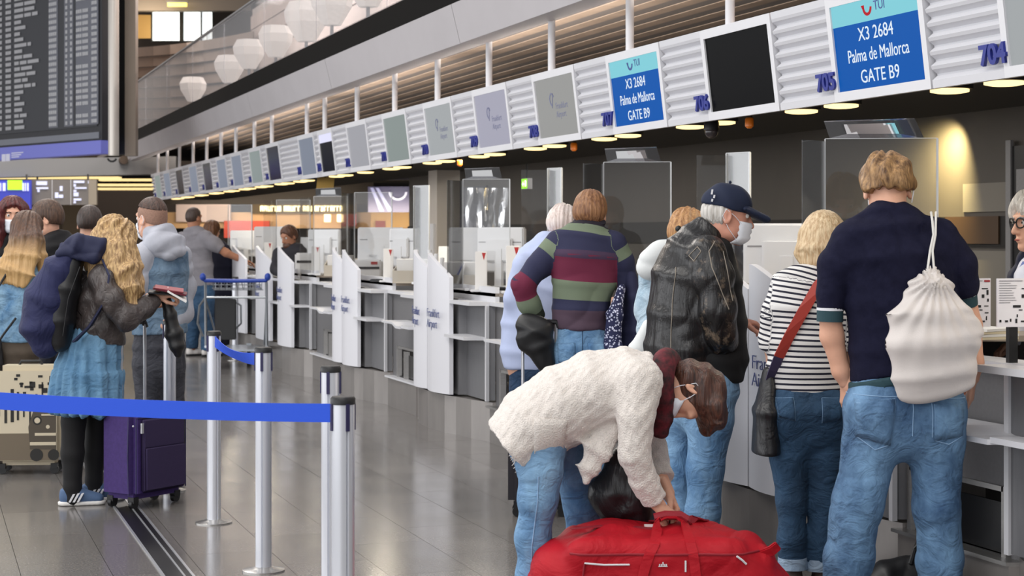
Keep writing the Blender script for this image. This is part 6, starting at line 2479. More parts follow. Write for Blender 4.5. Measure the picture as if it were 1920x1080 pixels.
F.hand(J(1360, 590, .31), V(.5, .85, 0), V(0, 0, -1), V(-.8, .4, 0), curl=.4, size=.94, res=.005)
legL = [(J(1232, 740, 0), .085), (J(1234, 860, .02), .064), (J(1236, 1008, .04), .052)]
legR = [(J(1286, 740, .03), .085), (J(1286, 860, .05), .064), (J(1286, 1010, .08), .052)]
trousers(F, 'trousers', [(J(1258, 680, 0), .16, .12), (J(1258, 715, 0), .165, .125), (J(1258, 750, 0), .15, .11)], RT, [legL, legR], m_jeans_dark, wrinkle(.004, 26, 9, .1))
F.shoe(V(legL[-1][0][0], -.02, 0), V(legL[-1][0][0], .22, 0), m_black)
F.shoe(V(legR[-1][0][0], .03, 0), V(legR[-1][0][0], .27, 0), m_black)
hair_cap(F, hair_mat('hair_copper', '#8a5a34', '#c99a66'), vol=.018, nape=-.08, front=.06, amp=.005, freq=18, ears=False, back=.01)
MB().ball(tuple(F.H(0, -.135, -.01)), .016, 10, 6).build('hair_band', m_black, F.root, smooth=True)
F.surgical_mask(loops=False)
F.done()

# ---------------------------------------------------------------- 8 agent behind the desk at the right edge
F = Figure('white-haired agent in dark-rimmed glasses, navy waistcoat and blue tie behind the desk', 1945, 412, .009)
J = F.J
fa = V(-1, -.30, -.06)
RT = V(-.3, 1, 0)
tor = [(J(1948, 478, 0), .058, .056), (J(1950, 492, 0), .12, .08), (J(1952, 515, 0), .17, .11), (J(1952, 570, 0), .175, .125), (J(1952, 640, 0), .165, .125), (J(1952, 720, 0), .17, .13)]
F.head(J(1940, 418, 0), fa, neck=J(1948, 490, 0), size=1.02, neck_r=.052, res=.0045)
F.core(tor, RT)
m_wsh = mat('shirt_white', '#d6d8e4', .8, bump=.2, bscale=200)
sd = Sdf(.009)
sd.chain([(p, w, d) for p, w, d in tor], RT, k=.03, flat1=True)
sd.tube([(J(1932, 522, -.17), .068), (J(1925, 580, -.22), .058), (J(1912, 640, -.15), .05)], k=.04, flat1=True)
sd.tube([(J(1968, 522, .17), .068), (J(1960, 600, .22), .058), (J(1935, 640, .2), .05)], k=.04, flat1=True)
garment(F, 'shirt', sd, m_wsh, wrinkle(.005, 20, 9, 1))
sd = Sdf(.009)
sd.chain([(p, w + .012, d + .012) for p, w, d in tor[1:]], RT, k=.03, flat1=True)
sd.ell(J(1912, 500, -.03), V(.075, .05, .10), k=.01, sub=True)
garment(F, 'waistcoat', sd, mat('waistcoat_navy', '#141a33', .75), wrinkle(.003, 16, 9, 2))
MB().ribbon([tuple(J(1926, 492, -.045)), tuple(J(1914, 515, -.05)), tuple(J(1902, 560, -.055)), tuple(J(1898, 620, -.055))], (.3, -1, 0), .06, .012).build('tie', mat('tie_blue', '#1f49a0', .5, var=.1, vscale=30), F.root)
F.hand(J(1912, 640, -.15), V(-.9, .1, -.3), V(0, 0, -1), V(0, 1, 0), curl=.4, size=.94, res=.005)
F.hand(J(1935, 640, .2), V(-.9, -.1, -.3), V(0, 0, -1), V(0, -1, 0), curl=.4, size=.94, res=.005)
legL = [(J(1950, 790, -.08), .085), (J(1950, 900, -.08), .066), (J(1950, 1040, -.08), .055)]
legR = [(J(1954, 790, .09), .085), (J(1954, 900, .09), .066), (J(1954, 1040, .09), .055)]
trousers(F, 'trousers', [(J(1952, 712, 0), .16, .12), (J(1952, 760, 0), .165, .125), (J(1952, 790, 0), .15, .11)], RT, [legL, legR], m_navy2)
F.shoe(V(legL[-1][0][0] + .06, -.08, 0), V(legL[-1][0][0] - .18, -.08, 0), m_black)
F.shoe(V(legR[-1][0][0] + .06, .09, 0), V(legR[-1][0][0] - .18, .09, 0), m_black)
hair_cap(F, hair_mat('hair_silver', '#bdb7ae', '#efeae2'), vol=.026, nape=-.06, front=.075, amp=.011, freq=13, wave=2.2, seed=2, top=.012, tilt=.35)
F.brows(m_grey)
gl = None
for s in (-1, 1):
    c = F.H(s * .034, .100, .004)
    o = MB().tube([c + F.hr * .026 * math.cos(t) + F.hu * .022 * math.sin(t) - F.hf * .012 * abs(math.cos(t)) * (s * math.cos(t) > 0) for t in np.linspace(0, 2 * PI, 18, endpoint=False)], .0035, 6, closed=True).build('glasses_rim', m_black, F.root, smooth=True)
    MB().tube([F.H(s * .060, .090, .008), F.H(s * .078, .03, .008), F.H(s * .084, -.02, .004)], .003, 6).build('glasses_arm', m_black, o)
MB().tube([F.H(-.009, .104, .008), F.H(0, .107, .012), F.H(.009, .104, .008)], .003, 6).build('glasses_bridge', m_black, F.root)
MB().ball(tuple(F.H(0, .091, -.071)), (.016, .016, .005), 10, 6).build('mouth', m_lip, F.root, smooth=True)
F.done()

# ---------------------------------------------------------------- 9 bearded agent far behind
F = Figure('dark-clothed bearded agent looking down behind a far desk', 545, 165, .013, m_skin_dark)
J = F.J
RT = V(1, -.5, 0)
tor = [(J(544, 458, 0), .065, .06), (J(546, 464, 0), .14, .09), (J(548, 473, 0), .19, .11), (J(549, 500, 0), .2, .13), (J(549, 540, 0), .18, .13)]
F.head(J(541, 443, -.03), V(-.55, -.75, -.35), neck=J(544, 462, 0), size=1.0)
F.core(tor, RT)
m_dk = mat('cloth_charcoal', '#211f26', .85)
sd = Sdf(.012)
sd.chain(tor, RT, k=.03, flat0=True, flat1=True)
sd.tube([(J(522, 476, -.05), .07), (J(517, 505, -.15), .06), (J(530, 515, -.35), .05)], k=.04, flat1=True)
sd.tube([(J(576, 476, .05), .07), (J(582, 505, -.05), .06), (J(572, 515, -.3), .05)], k=.04, flat1=True)
garment(F, 'jacket', sd, m_dk, wrinkle(.006, 16, 8, 1))
F.hand(J(530, 515, -.35), V(.3, -.9, 0), V(0, 0, -1), V(.8, .3, 0), curl=.4, res=.007)
F.hand(J(572, 515, -.3), V(-.3, -.9, 0), V(0, 0, -1), V(-.8, .3, 0), curl=.4, res=.007)
legL = [(J(540, 560, 0), .085), (J(540, 620, 0), .066), (J(540, 680, 0), .055)]
legR = [(J(562, 560, 0), .085), (J(562, 620, 0), .066), (J(562, 680, 0), .055)]
trousers(F, 'trousers', [(J(550, 536, 0), .16, .12), (J(551, 550, 0), .165, .125), (J(551, 562, 0), .15, .11)], RT, [legL, legR], m_dk)
for l in (legL, legR):
    F.shoe(V(l[-1][0][0], .06, 0), V(l[-1][0][0], -.2, 0), m_black)
hair_cap(F, hair_mat('hair_auburn', '#3a2219', '#6b4530'), vol=.012, nape=-.08, amp=.003)
sd = Sdf(.008)
R = np.stack([F.hr, F.hf, F.hu])
sd.ell(F.H(0, .05, -.09), V(.058, .055, .05), R)
sd.cut(F.H(0, 0, -.05), F.hu)
F.add('beard', sd, hair_mat('hair_auburn', '#3a2219', '#6b4530'))
F.done()

# ---------------------------------------------------------------- 11 man in the grey T-shirt reaching to the desk
F = Figure('man in grey T-shirt and dark jeans reaching an arm to a far desk', 372, 152, .012, m_skin_dark)
J = F.J
RT = V(.85, -.5, 0)
tor = [(J(363, 424, 0), .066, .064), (J(363, 431, 0), .14, .09), (J(365, 440, 0), .20, .115), (J(368, 465, 0), .21, .13), (J(372, 500, 0), .20, .135), (J(376, 537, 0), .19, .13)]
F.head(J(364, 408, .02), V(.6, .8, -.1), neck=J(363, 430, 0), size=1.05, neck_r=.062)
F.core(tor, RT)
m_gt = mat('tee_grey', '#7d7a80', .85, var=.06, vscale=12, bump=.2, bscale=200)
sd = Sdf(.011)
sd.chain(tor, RT, k=.03, flat0=True, flat1=True)
sd.tube([(J(388, 447, -.12), .082), (J(402, 458, -.15), .074), (J(416, 468, -.15), .068)], k=.05, flat1=True)
sd.tube([(J(340, 447, .12), .08), (J(338, 480, .18), .068)], k=.05, flat1=True)
garment(F, 'grey_tshirt', sd, m_gt, wrinkle(.009, 14, 7, 2))
F.limb([(J(412, 466, -.15), .052), (J(424, 474, -.13), .05), (J(444, 483, -.05), .038), (J(456, 488, .0), .03)])
F.hand(J(456, 488, 0), V(.9, .3, -.2), V(0, 0, -1), V(.2, -.8, 0), curl=.3, res=.006)
F.limb([(J(338, 478, .18), .05), (J(345, 505, .3), .042), (J(368, 510, .45), .03)])
F.hand(J(368, 510, .45), V(.8, .5, 0), V(0, 0, -1), V(-.5, .8, 0), curl=.3, res=.007)
legL = [(J(364, 565, .05), .105), (J(362, 610, .06), .085), (J(360, 652, .08), .075)]
legR = [(J(386, 565, -.05), .105), (J(388, 610, -.03), .085), (J(389, 656, -.02), .075)]
trousers(F, 'jeans', [(J(376, 530, 0), .185, .13), (J(376, 548, 0), .19, .14), (J(375, 566, 0), .18, .12)], RT, [legL, legR], m_jeans_blue, wrinkle(.006, 26, 9, .1))
for l in (legL, legR):
    p = l[-1][0]
    F.shoe(V(p[0] - .06, p[1] - .05, 0), V(p[0] + .16, p[1] + .12, 0), mat('shoe_white', '#cfcac6', .6), w=.05)
hair_cap(F, hair_mat('hair_black_short', '#2b1f1a', '#4b3930'), vol=.004, nape=-.07, front=.03, amp=.001)
F.done()
# ---------------------------------------------------------------- 18 woman beside him
F = Figure('brown-haired woman in dark clothes close behind the grey T-shirt man', 408, 148, .013)
J = F.J
RT = V(.85, -.5, 0)
tor = [(J(402, 452, 0), .06, .056), (J(404, 458, 0), .12, .08), (J(408, 468, 0), .165, .11), (J(412, 500, 0), .165, .12), (J(414, 540, 0), .17, .13)]
F.head(J(399, 432, .03), V(.6, .8, -.1), neck=J(402, 456, 0), size=1.0)
F.core(tor, RT)
m_nd = mat('cloth_navy_dark', '#15152a', .85)
sd = Sdf(.012)
sd.chain(tor, RT, k=.03, flat0=True, flat1=True)
sd.tube([(J(425, 474, -.05), .068), (J(432, 498, .0), .056), (J(448, 510, .1), .048)], k=.04, flat1=True)
sd.tube([(J(390, 474, .1), .068), (J(392, 505, .2), .056), (J(410, 515, .35), .048)], k=.04, flat1=True)
garment(F, 'coat', sd, m_nd, wrinkle(.006, 14, 8, 1))
F.hand(J(448, 510, .1), V(.8, .5, 0), V(0, 0, -1), V(.3, -.8, 0), curl=.3, res=.007)
F.hand(J(410, 515, .35), V(.8, .5, 0), V(0, 0, -1), V(-.3, .8, 0), curl=.3, res=.007)
legL = [(J(406, 570, 0), .09), (J(406, 620, 0), .066), (J(406, 652, 0), .055)]
legR = [(J(422, 570, .05), .09), (J(422, 620, .05), .066), (J(422, 652, .05), .055)]
trousers(F, 'trousers', [(J(414, 530, 0), .16, .12), (J(414, 550, 0), .17, .13), (J(414, 568, 0), .15, .11)], RT, [legL, legR], m_nd)
for l in (legL, legR):
    p = l[-1][0]
    F.shoe(V(p[0] - .05, p[1] - .04, 0), V(p[0] + .14, p[1] + .1, 0), m_black)
m_hb = hair_mat('hair_chestnut', '#3b2416', '#7a4e2c')
hair_long(F, m_hb, [([(F.H(0, -.06, 0), .09, .05), (F.H(0, -.065, -.1), .10, .05), (F.H(0, -.05, -.17), .08, .035)], F.hr)], amp=.005)
F.done()

# ---------------------------------------------------------------- 12 man in grey hood and denim waistcoat
F = Figure('man with cropped hair in grey hoodie under denim waistcoat beside the blonde woman', 297, 300, .009)
J = F.J
RT = V(.75, .62, 0)
tor = [(J(294, 442, 0), .068, .066), (J(296, 454, 0), .13, .09), (J(298, 472, 0), .185, .115), (J(298, 510, 0), .19, .13), (J(299, 570, 0), .175, .125), (J(300, 626, 0), .175, .125)]
F.head(J(283, 410, -.01), V(-.78, .60, -.06), neck=J(293, 450, 0), size=1.06, neck_r=.064, res=.0055)
F.core(tor, RT)
m_hood = mat('hoodie_grey', '#aeb0ba', .9, var=.05, vscale=14, bump=.3, bscale=180)
sd = Sdf(.009)
sd.chain([(p, w - .008, d - .008) for p, w, d in tor], RT, k=.03, flat1=True)
sd.tube([(J(262, 482, -.13), .078), (J(252, 530, -.17), .068), (J(250, 575, -.14), .060), (J(262, 605, .0), .050)], k=.04, flat1=True)
sd.tube([(J(336, 482, .13), .076), (J(345, 540, .17), .066), (J(342, 590, .12), .056), (J(322, 600, -.02), .048)], k=.04, flat1=True)
garment(F, 'hoodie', sd, m_hood, wrinkle(.008, 20, 9, 2.8))
sd = Sdf(.008)
sd.chain([(J(288, 440, -.02), .085, .075), (J(300, 448, -.03), .125, .10), (J(316, 462, -.05), .13, .085), (J(326, 474, -.07), .09, .05)], V(.6, .75, .2), k=.04)
sd.ell(J(286, 434, 0), V(.066, .066, .06), k=.02, sub=True)
F.add('hood', sd, m_hood, wrinkle(.010, 36, 16, 1.2))
m_dv = denim('denim_vest', '#4d667f', '#7d95aa', .85, 9)
sd = Sdf(.009)
sd.chain([(p, w + .006, d + .006) for p, w, d in tor[2:]], RT, k=.03, flat1=True, flat0=True)
sd.ell(J(258, 490, -.15), V(.085, .09, .10), k=.02, sub=True)
garment(F, 'denim_waistcoat', sd, m_dv, wrinkle(.005, 18, 9, 1.2))
F.hand(J(262, 605, 0), V(-.6, .6, -.3), V(.6, .6, -.2), V(0, 0, 1), curl=.6, res=.005)
F.hand(J(322, 600, -.02), V(-.5, -.7, .1), V(.2, -.3, -.9), V(-.6, .5, 0), curl=.6, res=.005)
m_gj = denim('denim_charcoal', '#2a2b32', '#46474f', .85, 8)
legL = [(J(280, 690, -.05), .098), (J(278, 770, -.05), .08), (J(276, 872, -.04), .07)]
legR = [(J(316, 690, .06), .098), (J(322, 770, .08), .08), (J(326, 868, .1), .07)]
trousers(F, 'jeans', [(J(299, 615, 0), .162, .12), (J(299, 650, 0), .17, .13), (J(299, 690, 0), .16, .12)], RT, [legL, legR], m_gj, wrinkle(.006, 26, 9, .2))
for l in (legL, legR):
    p = l[-1][0]
    F.shoe(V(p[0] + .05, p[1] - .04, 0), V(p[0] - .15, p[1] + .14, 0), m_black)
hair_cap(F, hair_mat('hair_crop', '#2a1a14', '#553a2d'), vol=.0055, nape=.050, front=.07, amp=.001, freq=40, tilt=.35, top=.006, ears=False)
R = np.stack([F.hr, F.hf, F.hu])
sd = Sdf(.005)
sd.ell(F.H(0, -.016, .031), V(.0775, .0985, .089) * F.hs, R)
sd.ell(F.H(0, -.045, -.012), V(.0675, .060, .064) * F.hs, R)
sd.cut(F.H(0, .052, .03), F.hf - F.hu * .35)
sd.cut(F.H(0, -.06, -.035), -F.hu + F.hf * .3)
sd.cut(F.H(0, 0, .07), F.hu)
F.add('hair_fade', sd, mat('fade_brown', '#92705f', .7, var=.15, vscale=120))
F.surgical_mask()
F.done()

# ---------------------------------------------------------------- 13 blonde woman with the backpack
F = Figure('woman with long wavy blonde hair in dark leather jacket and blue skirt, seen from behind', 175, 337, .009)
J = F.J
RT = V(.78, -.62, 0)
tor = [(J(208, 492, 0), .062, .058), (J(204, 502, 0), .12, .08), (J(194, 520, 0), .170, .11), (J(184, 560, 0), .178, .13), (J(182, 610, 0), .165, .125), (J(184, 648, 0), .165, .13)]
F.head(J(219, 452, .03), V(.78, .6, -.38), neck=J(208, 500, 0), size=1.0, neck_r=.05)
F.core(tor[:-1], RT)
m_lj = mat('leather_brownish', '#2b2627', .42, var=1, col2='#4a4240', vscale=6, bump=.5, bscale=60, detail=6, dist=.004)
add_fold(m_lj, .8, 14, (1, 1, .8))
sd = Sdf(.008)
sd.chain(tor, RT, k=.03, flat0=True, flat1=True)
sd.tube([(J(192, 522, -.14), .078), (J(206, 560, -.20), .068), (J(238, 598, -.18), .060), (J(268, 580, -.10), .050), (J(290, 560, -.03), .042)], k=.04, flat1=True)
sd.tube([(J(215, 525, .15), .075), (J(245, 580, .22), .06), (J(288, 572, .16), .046)], k=.04, flat1=True)
lj = garment(F, 'leather_jacket', sd, m_lj, lambda v: wrinkle(.009, 26, 9, .6)(v) + .004 * np.sin(60 * v[:, 0] - 30 * v[:, 2]))
F.limb([(J(286, 563, -.03), .032), (J(296, 552, -.01), .027)])
F.hand(J(294, 554, -.01), V(.95, .15, .15), V(.0, .5, -.85), V(.2, -.6, .5), curl=.6, size=.95, res=.0045)
F.hand(J(288, 572, .16), V(.9, -.3, .2), V(0, -.6, .7), V(.2, .3, .9), curl=.6, size=.95, res=.005)
m_skirt = denim('skirt_denim', '#467194', '#7099b8', .85, 6)
sd = Sdf(.008)
sd.chain([(J(183, 622, 0), .158, .135), (J(172, 660, 0), .175, .15), (J(164, 694, 0), .195, .165), (J(158, 770, 0), .205, .18)], RT, k=.03, flat1=True, flat0=True)
ck = J(168, 700, 0)


def pleat(v):
    a = np.arctan2(v[:, 1] - ck[1], v[:, 0] - ck[0])
    t = np.clip((1.03 - v[:, 2]) / .45, 0, 1)
    tier = np.where(v[:, 2] < ck[2] + .018, .012, 0) * np.clip((ck[2] + .05 - v[:, 2]) / .05, 0, 1)
    return (.004 + .010 * t) * np.sin(17 * a + 2.2 * np.sin(3 * a)) + .004 * t * np.sin(33 * a + 6 * v[:, 2]) + tier


garment(F, 'tiered_skirt', sd, m_skirt, pleat)
m_tight = mat('tights_black', '#0b0a0d', .8)
legL = [(J(142, 740, -.04), .075), (J(138, 790, -.04), .066), (J(136, 850, -.04), .062), (J(136, 912, -.04), .048), (J(137, 935, -.04), .045)]
legR = [(J(182, 740, .10), .075), (J(182, 790, .10), .064), (J(178, 850, .12), .060), (J(176, 900, .12), .046), (J(176, 925, .12), .043)]
sd = Sdf(.009)
for l in (legL, legR):
    sd.tube(l, k=.02)
garment(F, 'tights', sd, m_tight)
F.limb([(p, r - .015) for p, r in legL], res=.016)
F.limb([(p, r - .015) for p, r in legR], res=.016)
m_snk = mat('sneaker_blue', '#4a6285', .75, bump=.3, bscale=200)
for l, dx in ((legL, 0), (legR, 0)):
    p = l[-1][0]
    sh = F.shoe(V(p[0] - .075, p[1] - .01, 0), V(p[0] + .165, p[1] + .05, 0), m_snk, m_shoe_sole, h=.06)
    mb = MB()
    for k in range(3):
        x = p[0] + .005 + k * .022
        mb.obox((x, p[1] - .040 + .004 * k, .048), (.006, .001, 0), (0, .010, .002), (.012, 0, .022))
    mb.build('side_stripes', m_white, sh)
m_bl2 = hair_mat('hair_honey', '#7c5b38', '#d3b07c', .4)
g = [(F.H(0, -.05, .04), .09, .06), (J(206, 470, -.06), .105, .07), (J(214, 510, -.10), .125, .07), (J(222, 545, -.12), .12, .06), (J(228, 575, -.12), .085, .04), (J(230, 600, -.12), .045, .02)]
g2 = [(J(235, 460, .0), .06, .05), (J(246, 505, -.02), .065, .05), (J(250, 550, -.05), .055, .04), (J(248, 590, -.07), .03, .02)]
g3 = [(J(190, 460, -.02), .06, .05), (J(180, 490, -.06), .055, .045), (J(185, 520, -.11), .05, .035)]
hair_long(F, m_bl2, [(g, V(1, -.4, 0)), (g2, V(1, -.3, 0)), (g3, V(1, -.3, 0))], vol=.018, amp=.012, freq=17, wave=2.2, wz=26, front=.06, seed=.5)
F.surgical_mask()
F.done()
FW = F
# her backpack
bp = placed('backpack', 'navy cloth backpack on the blonde woman in leather jacket', 'backpack', F)
m_bp = add_fold(mat('backpack_navy', '#181d48', .75, var=.12, vscale=6, bump=.35, bscale=160), .8, 6, (1, 1, .6), .03)
sd = Sdf(.008)
sd.chain([(J(140, 474, -.12), .040, .07), (J(114, 504, -.12), .085, .11), (J(90, 560, -.12), .125, .13), (J(80, 615, -.12), .120, .125), (J(86, 645, -.12), .08, .09)], V(.9, 0, .3), k=.05)
o = mesh_obj('pack_body', [sd.arrays(wrinkle(.008, 18, 9, .4), 1)], m_bp, bp)
sd = Sdf(.009)
sd.chain([(J(140, 490, -.13), .05, .06), (J(124, 540, -.14), .075, .085), (J(112, 600, -.14), .08, .085), (J(112, 640, -.13), .06, .07)], V(.9, 0, .3), k=.03)
mesh_obj('back_panel', [sd.arrays(None, 1)], m_black, bp)
sd = Sdf(.008)
sd.chain([(J(120, 462, -.16), .03, .025), (J(150, 452, -.15), .05, .03), (J(182, 468, -.13), .055, .03), (J(200, 490, -.08), .045, .03)], V(.3, .2, 1), k=.04)
sd.chain([(J(112, 476, -.18), .02, .02), (J(140, 470, -.19), .035, .02), (J(176, 482, -.17), .03, .02)], V(.3, .2, 1), k=.04)
mesh_obj('hood_flap', [sd.arrays(wrinkle(.010, 40, 18, 1.4), 1)], mat('backpack_dark', '#161b3c', .75), bp)
MB().ribbon([tuple(p) for p in (J(190, 484, -.11), J(205, 520, -.20), J(200, 560, -.24), J(170, 610, -.22), J(140, 640, -.18))], (.2, -1, .3), .05, .010).build('shoulder_strap', mat('backpack_dark', '#161b3c', .75), bp)
MB().tube([tuple(p) for p in (J(150, 500, -.22), J(128, 560, -.26), J(118, 630, -.24))], .003, 6).build('zip', m_black, bp)
# passports and papers in her hand
pp = placed('passport', 'burgundy passports with boarding papers in the blonde woman\'s hand', 'passport', F)
c = J(312, 545, -.02)
m_pp = mat('passport_red', '#5f1627', .5)
MB().obox(tuple(c + V(.02, 0, .0)), (.088, .02, -.02), (-.01, .06, .006), (0.004, 0, .004)).build('passport_cover', m_pp, pp, bevel=.002)
MB().obox(tuple(c + V(.015, .0, .011)), (.075, .018, -.012), (-.01, .055, .008), (0.002, 0, .003)).build('passport_cover', mat('passport_rose', '#8f4048', .5), pp)
MB().obox(tuple(c + V(.06, -.01, -.022)), (.05, .01, -.03), (-.01, .05, .01), (0.002, 0, .004)).build('paper', m_paper, pp)
MB().obox(tuple(c + V(-.01, .0, -.012)), (.085, .02, -.008), (-.01, .055, .006), (0.002, 0, .004)).build('wallet', m_black, pp)
# black bag hanging from the same hand
bg_ = placed('black_pouch', 'black cloth pouch hanging under the burgundy passports', 'bag', F)
sd = Sdf(.009)
sd.chain([(J(310, 560, .02), .03, .03), (J(318, 590, .03), .032, .04), (J(326, 625, .03), .045, .05), (J(333, 650, .03), .035, .045), (J(334, 664, .03), .02, .03)], V(1, 0, 0), k=.03)
mesh_obj('pouch_body', [sd.arrays(wrinkle(.005, 18, 9, .4), 1)], m_black, bg_)
MB().tube([tuple(p) for p in (J(306, 560, .0), J(296, 572, .0), J(276, 592, .0), J(268, 610, .02))], .006, 8).build('cord', m_black, bg_, smooth=True)

# ---------------------------------------------------------------- 14 woman with ombre hair at the left edge
F = Figure('woman with long straight two-tone hair and denim jacket at far left, seen from behind', 35, 288, .009)
J = F.J
RT = V(.9, -.4, 0)
tor = [(J(46, 475, 0), .062, .058), (J(44, 486, 0), .12, .08), (J(38, 504, 0), .165, .105), (J(30, 550, 0), .17, .125), (J(28, 600, 0), .16, .125), (J(28, 640, 0), .165, .13)]
F.head(J(55, 432, .03), V(.5, .85, -.18), neck=J(46, 482, 0), size=1.0, neck_r=.05)
F.core(tor, RT)
m_dj = denim('denim_jacket', '#3f6c95', '#8fb2cc', .85, 8)
sd = Sdf(.009)
sd.chain(tor, RT, k=.03, flat0=True, flat1=True)
sd.tube([(J(68, 508, .02), .074), (J(78, 560, .02), .062), (J(74, 610, .0), .054), (J(64, 655, -.02), .046)], k=.04, flat1=True)
sd.tube([(J(0, 508, -.02), .074), (J(-16, 570, -.05), .062), (J(-5, 620, .05), .05)], k=.04, flat1=True)
dj = garment(F, 'denim_jacket', sd, m_dj, wrinkle(.008, 20, 9, 2.8))
F.limb([(J(65, 650, -.02), .034), (J(62, 662, -.02), .028)])
F.hand(J(62, 660, -.02), V(-.1, -.25, -1), V(-.6, .7, 0), V(-.5, -.8, 0), curl=.7, size=.95, res=.0045)
F.hand(J(-5, 620, .05), V(.4, .5, -.7), V(.6, .7, 0), V(.5, -.8, 0), curl=.5, size=.95, res=.005)
m_brp = mat('trousers_brown', '#4a4036', .85, var=.1, vscale=10, bump=.3, bscale=180)
legL = [(J(8, 700, -.02), .092), (J(6, 790, .0), .07), (J(6, 885, .02), .056)]
legR = [(J(46, 700, .03), .092), (J(46, 790, .05), .07), (J(46, 880, .07), .056)]
trousers(F, 'trousers', [(J(28, 625, 0), .155, .12), (J(28, 660, 0), .165, .13), (J(28, 700, 0), .155, .12)], RT, [legL, legR], m_brp, wrinkle(.006, 24, 9, .2))
for l in (legL, legR):
    p = l[-1][0]
    F.shoe(V(p[0] - .03, p[1] - .06, 0), V(p[0] + .10, p[1] + .17, 0), m_black)
m_omb = hair_mat('hair_ombre', '#3d2920', '#6a4a36', .4)
nt = m_omb.node_tree
b_ = nt.nodes['Principled BSDF']
src = b_.inputs['Base Color'].links[0].from_socket
tc = nt.nodes.new('ShaderNodeTexCoord')
sx = nt.nodes.new('ShaderNodeSeparateXYZ')
mr = nt.nodes.new('ShaderNodeMapRange')
mr.inputs['From Min'].default_value, mr.inputs['From Max'].default_value = 1.50, 1.36
mx = nt.nodes.new('ShaderNodeMix')
mx.data_type = 'RGBA'
nt.links.new(tc.outputs['Object'], sx.inputs[0])
nt.links.new(sx.outputs[2], mr.inputs['Value'])
nt.links.new(mr.outputs[0], mx.inputs[0])
nt.links.new(src, mx.inputs[6])
mx.inputs[7].default_value = (*srgb('#c09a66'), 1)
nt.links.new(mx.outputs[2], b_.inputs['Base Color'])
g = [(F.H(0, -.045, .04), .09, .06), (J(50, 450, -.08), .105, .06), (J(44, 480, -.12), .115, .05), (J(36, 508, -.13), .11, .04), (J(28, 530, -.13), .085, .022)]
g2 = [(J(26, 470, -.05), .05, .04), (J(8, 505, -.09), .06, .03), (J(4, 528, -.1), .04, .015)]
g3 = [(J(72, 450, -.02), .04, .04), (J(76, 480, -.05), .035, .03), (J(77, 508, -.07), .02, .015)]
hair_long(F, m_omb, [(g, V(1, -.3, 0)), (g2, V(1, -.3, 0)), (g3, V(1, -.3, 0))], vol=.008, amp=.004, freq=30, wave=.4, front=.06)
F.surgical_mask(loops=False)
F.done()
FL = F
sb = placed('shoulder_strap_bag', 'dark small bag on thin strap at the far left woman\'s side', 'bag', F)
sd = Sdf(.010)
sd.chain([(J(-14, 640, -.16), .06, .03), (J(-14, 690, -.16), .075, .045)], V(1, 0, 0), k=.02, flat1=True)
mesh_obj('bag_body', [sd.arrays(None, 1)], m_blk_lea, sb)
MB().tube([tuple(p) for p in (J(30, 596, -.17), J(8, 625, -.18), J(-6, 645, -.17))], .008, 8).build('strap', m_blk_lea, sb, smooth=True)
MB().tube([tuple(p) for p in (J(20, 500, -.12), J(-4, 540, -.15), J(-14, 640, -.16))], .008, 8).build('strap', m_blk_lea, sb, smooth=True)

# ---------------------------------------------------------------- 15 masked woman with dark red hair
F = Figure('woman with long dark red hair and white mask facing the camera at far left', 18, 262, .010)
J = F.J
RT = V(-1, -.3, 0)
tor = [(J(24, 446, 0), .06, .056), (J(22, 458, 0), .12, .08), (J(18, 476, 0), .165, .105), (J(14, 520, 0), .165, .12), (J(14, 600, 0), .16, .12)]
F.head(J(24, 404, -.03), V(.32, -.94, -.08), neck=J(24, 452, 0), size=1.02, neck_r=.05, res=.005)
F.core(tor, RT)
sd = Sdf(.009)
sd.chain(tor, RT, k=.03, flat0=True, flat1=True)
garment(F, 'striped_top', sd, stripes('top_stripes', '#c9c6c6', '#17151c', .030, .5))
sd = Sdf(.009)
sd.chain([(p, w + .014, d + .012) for p, w, d in tor[1:]], RT, k=.03, flat1=True)
sd.ell(J(22, 476, -.12), V(.05, .09, .13), k=.01, sub=True)
sd.tube([(J(-22, 482, 0), .07), (J(-30, 550, 0), .06), (J(-20, 600, -.1), .05)], k=.04, flat1=True)
sd.tube([(J(58, 482, 0), .07), (J(64, 550, 0), .06), (J(56, 600, -.1), .05)], k=.04, flat1=True)
garment(F, 'black_cardigan', sd, mat('cloth_black', '#0e0d10', .85), wrinkle(.004, 18, 9, 1))
F.hand(J(-20, 600, -.1), V(0, -.3, -.9), V(.9, 0, 0), V(0, -.9, .2), curl=.4, res=.006)
F.hand(J(56, 600, -.1), V(0, -.3, -.9), V(-.9, 0, 0), V(0, -.9, .2), curl=.4, res=.006)
legL = [(J(-2, 690, 0), .088), (J(-2, 770, 0), .066), (J(-2, 858, 0), .055)]
legR = [(J(30, 690, 0), .088), (J(30, 770, 0), .066), (J(30, 858, 0), .055)]
trousers(F, 'trousers', [(J(14, 592, 0), .155, .12), (J(14, 640, 0), .165, .13), (J(14, 690, 0), .15, .11)], RT, [legL, legR], m_nd)
for l in (legL, legR):
    p = l[-1][0]
    F.shoe(V(p[0], p[1] + .06, 0), V(p[0], p[1] - .18, 0), m_black)
m_red_h = hair_mat('hair_dark_red', '#351215', '#6a2a28', .4)
g = []
for s in (-1, 1):
    g.append(([(F.H(s * .07, .02, .05), .032, .05), (F.H(s * .088, .025, -.04), .034, .05), (F.H(s * .092, .025, -.14), .036, .045), (F.H(s * .085, .04, -.24), .03, .03)], F.hr))
g.append(([(F.H(0, -.06, 0), .09, .05), (F.H(0, -.07, -.12), .10, .05), (F.H(0, -.06, -.22), .09, .04)], F.hr))
hair_long(F, m_red_h, g, vol=.022, amp=.006, freq=20, front=.052, tilt=.7)
F.brows(mat('brow_brown', '#3a2018', .7))
F.surgical_mask()
F.done()

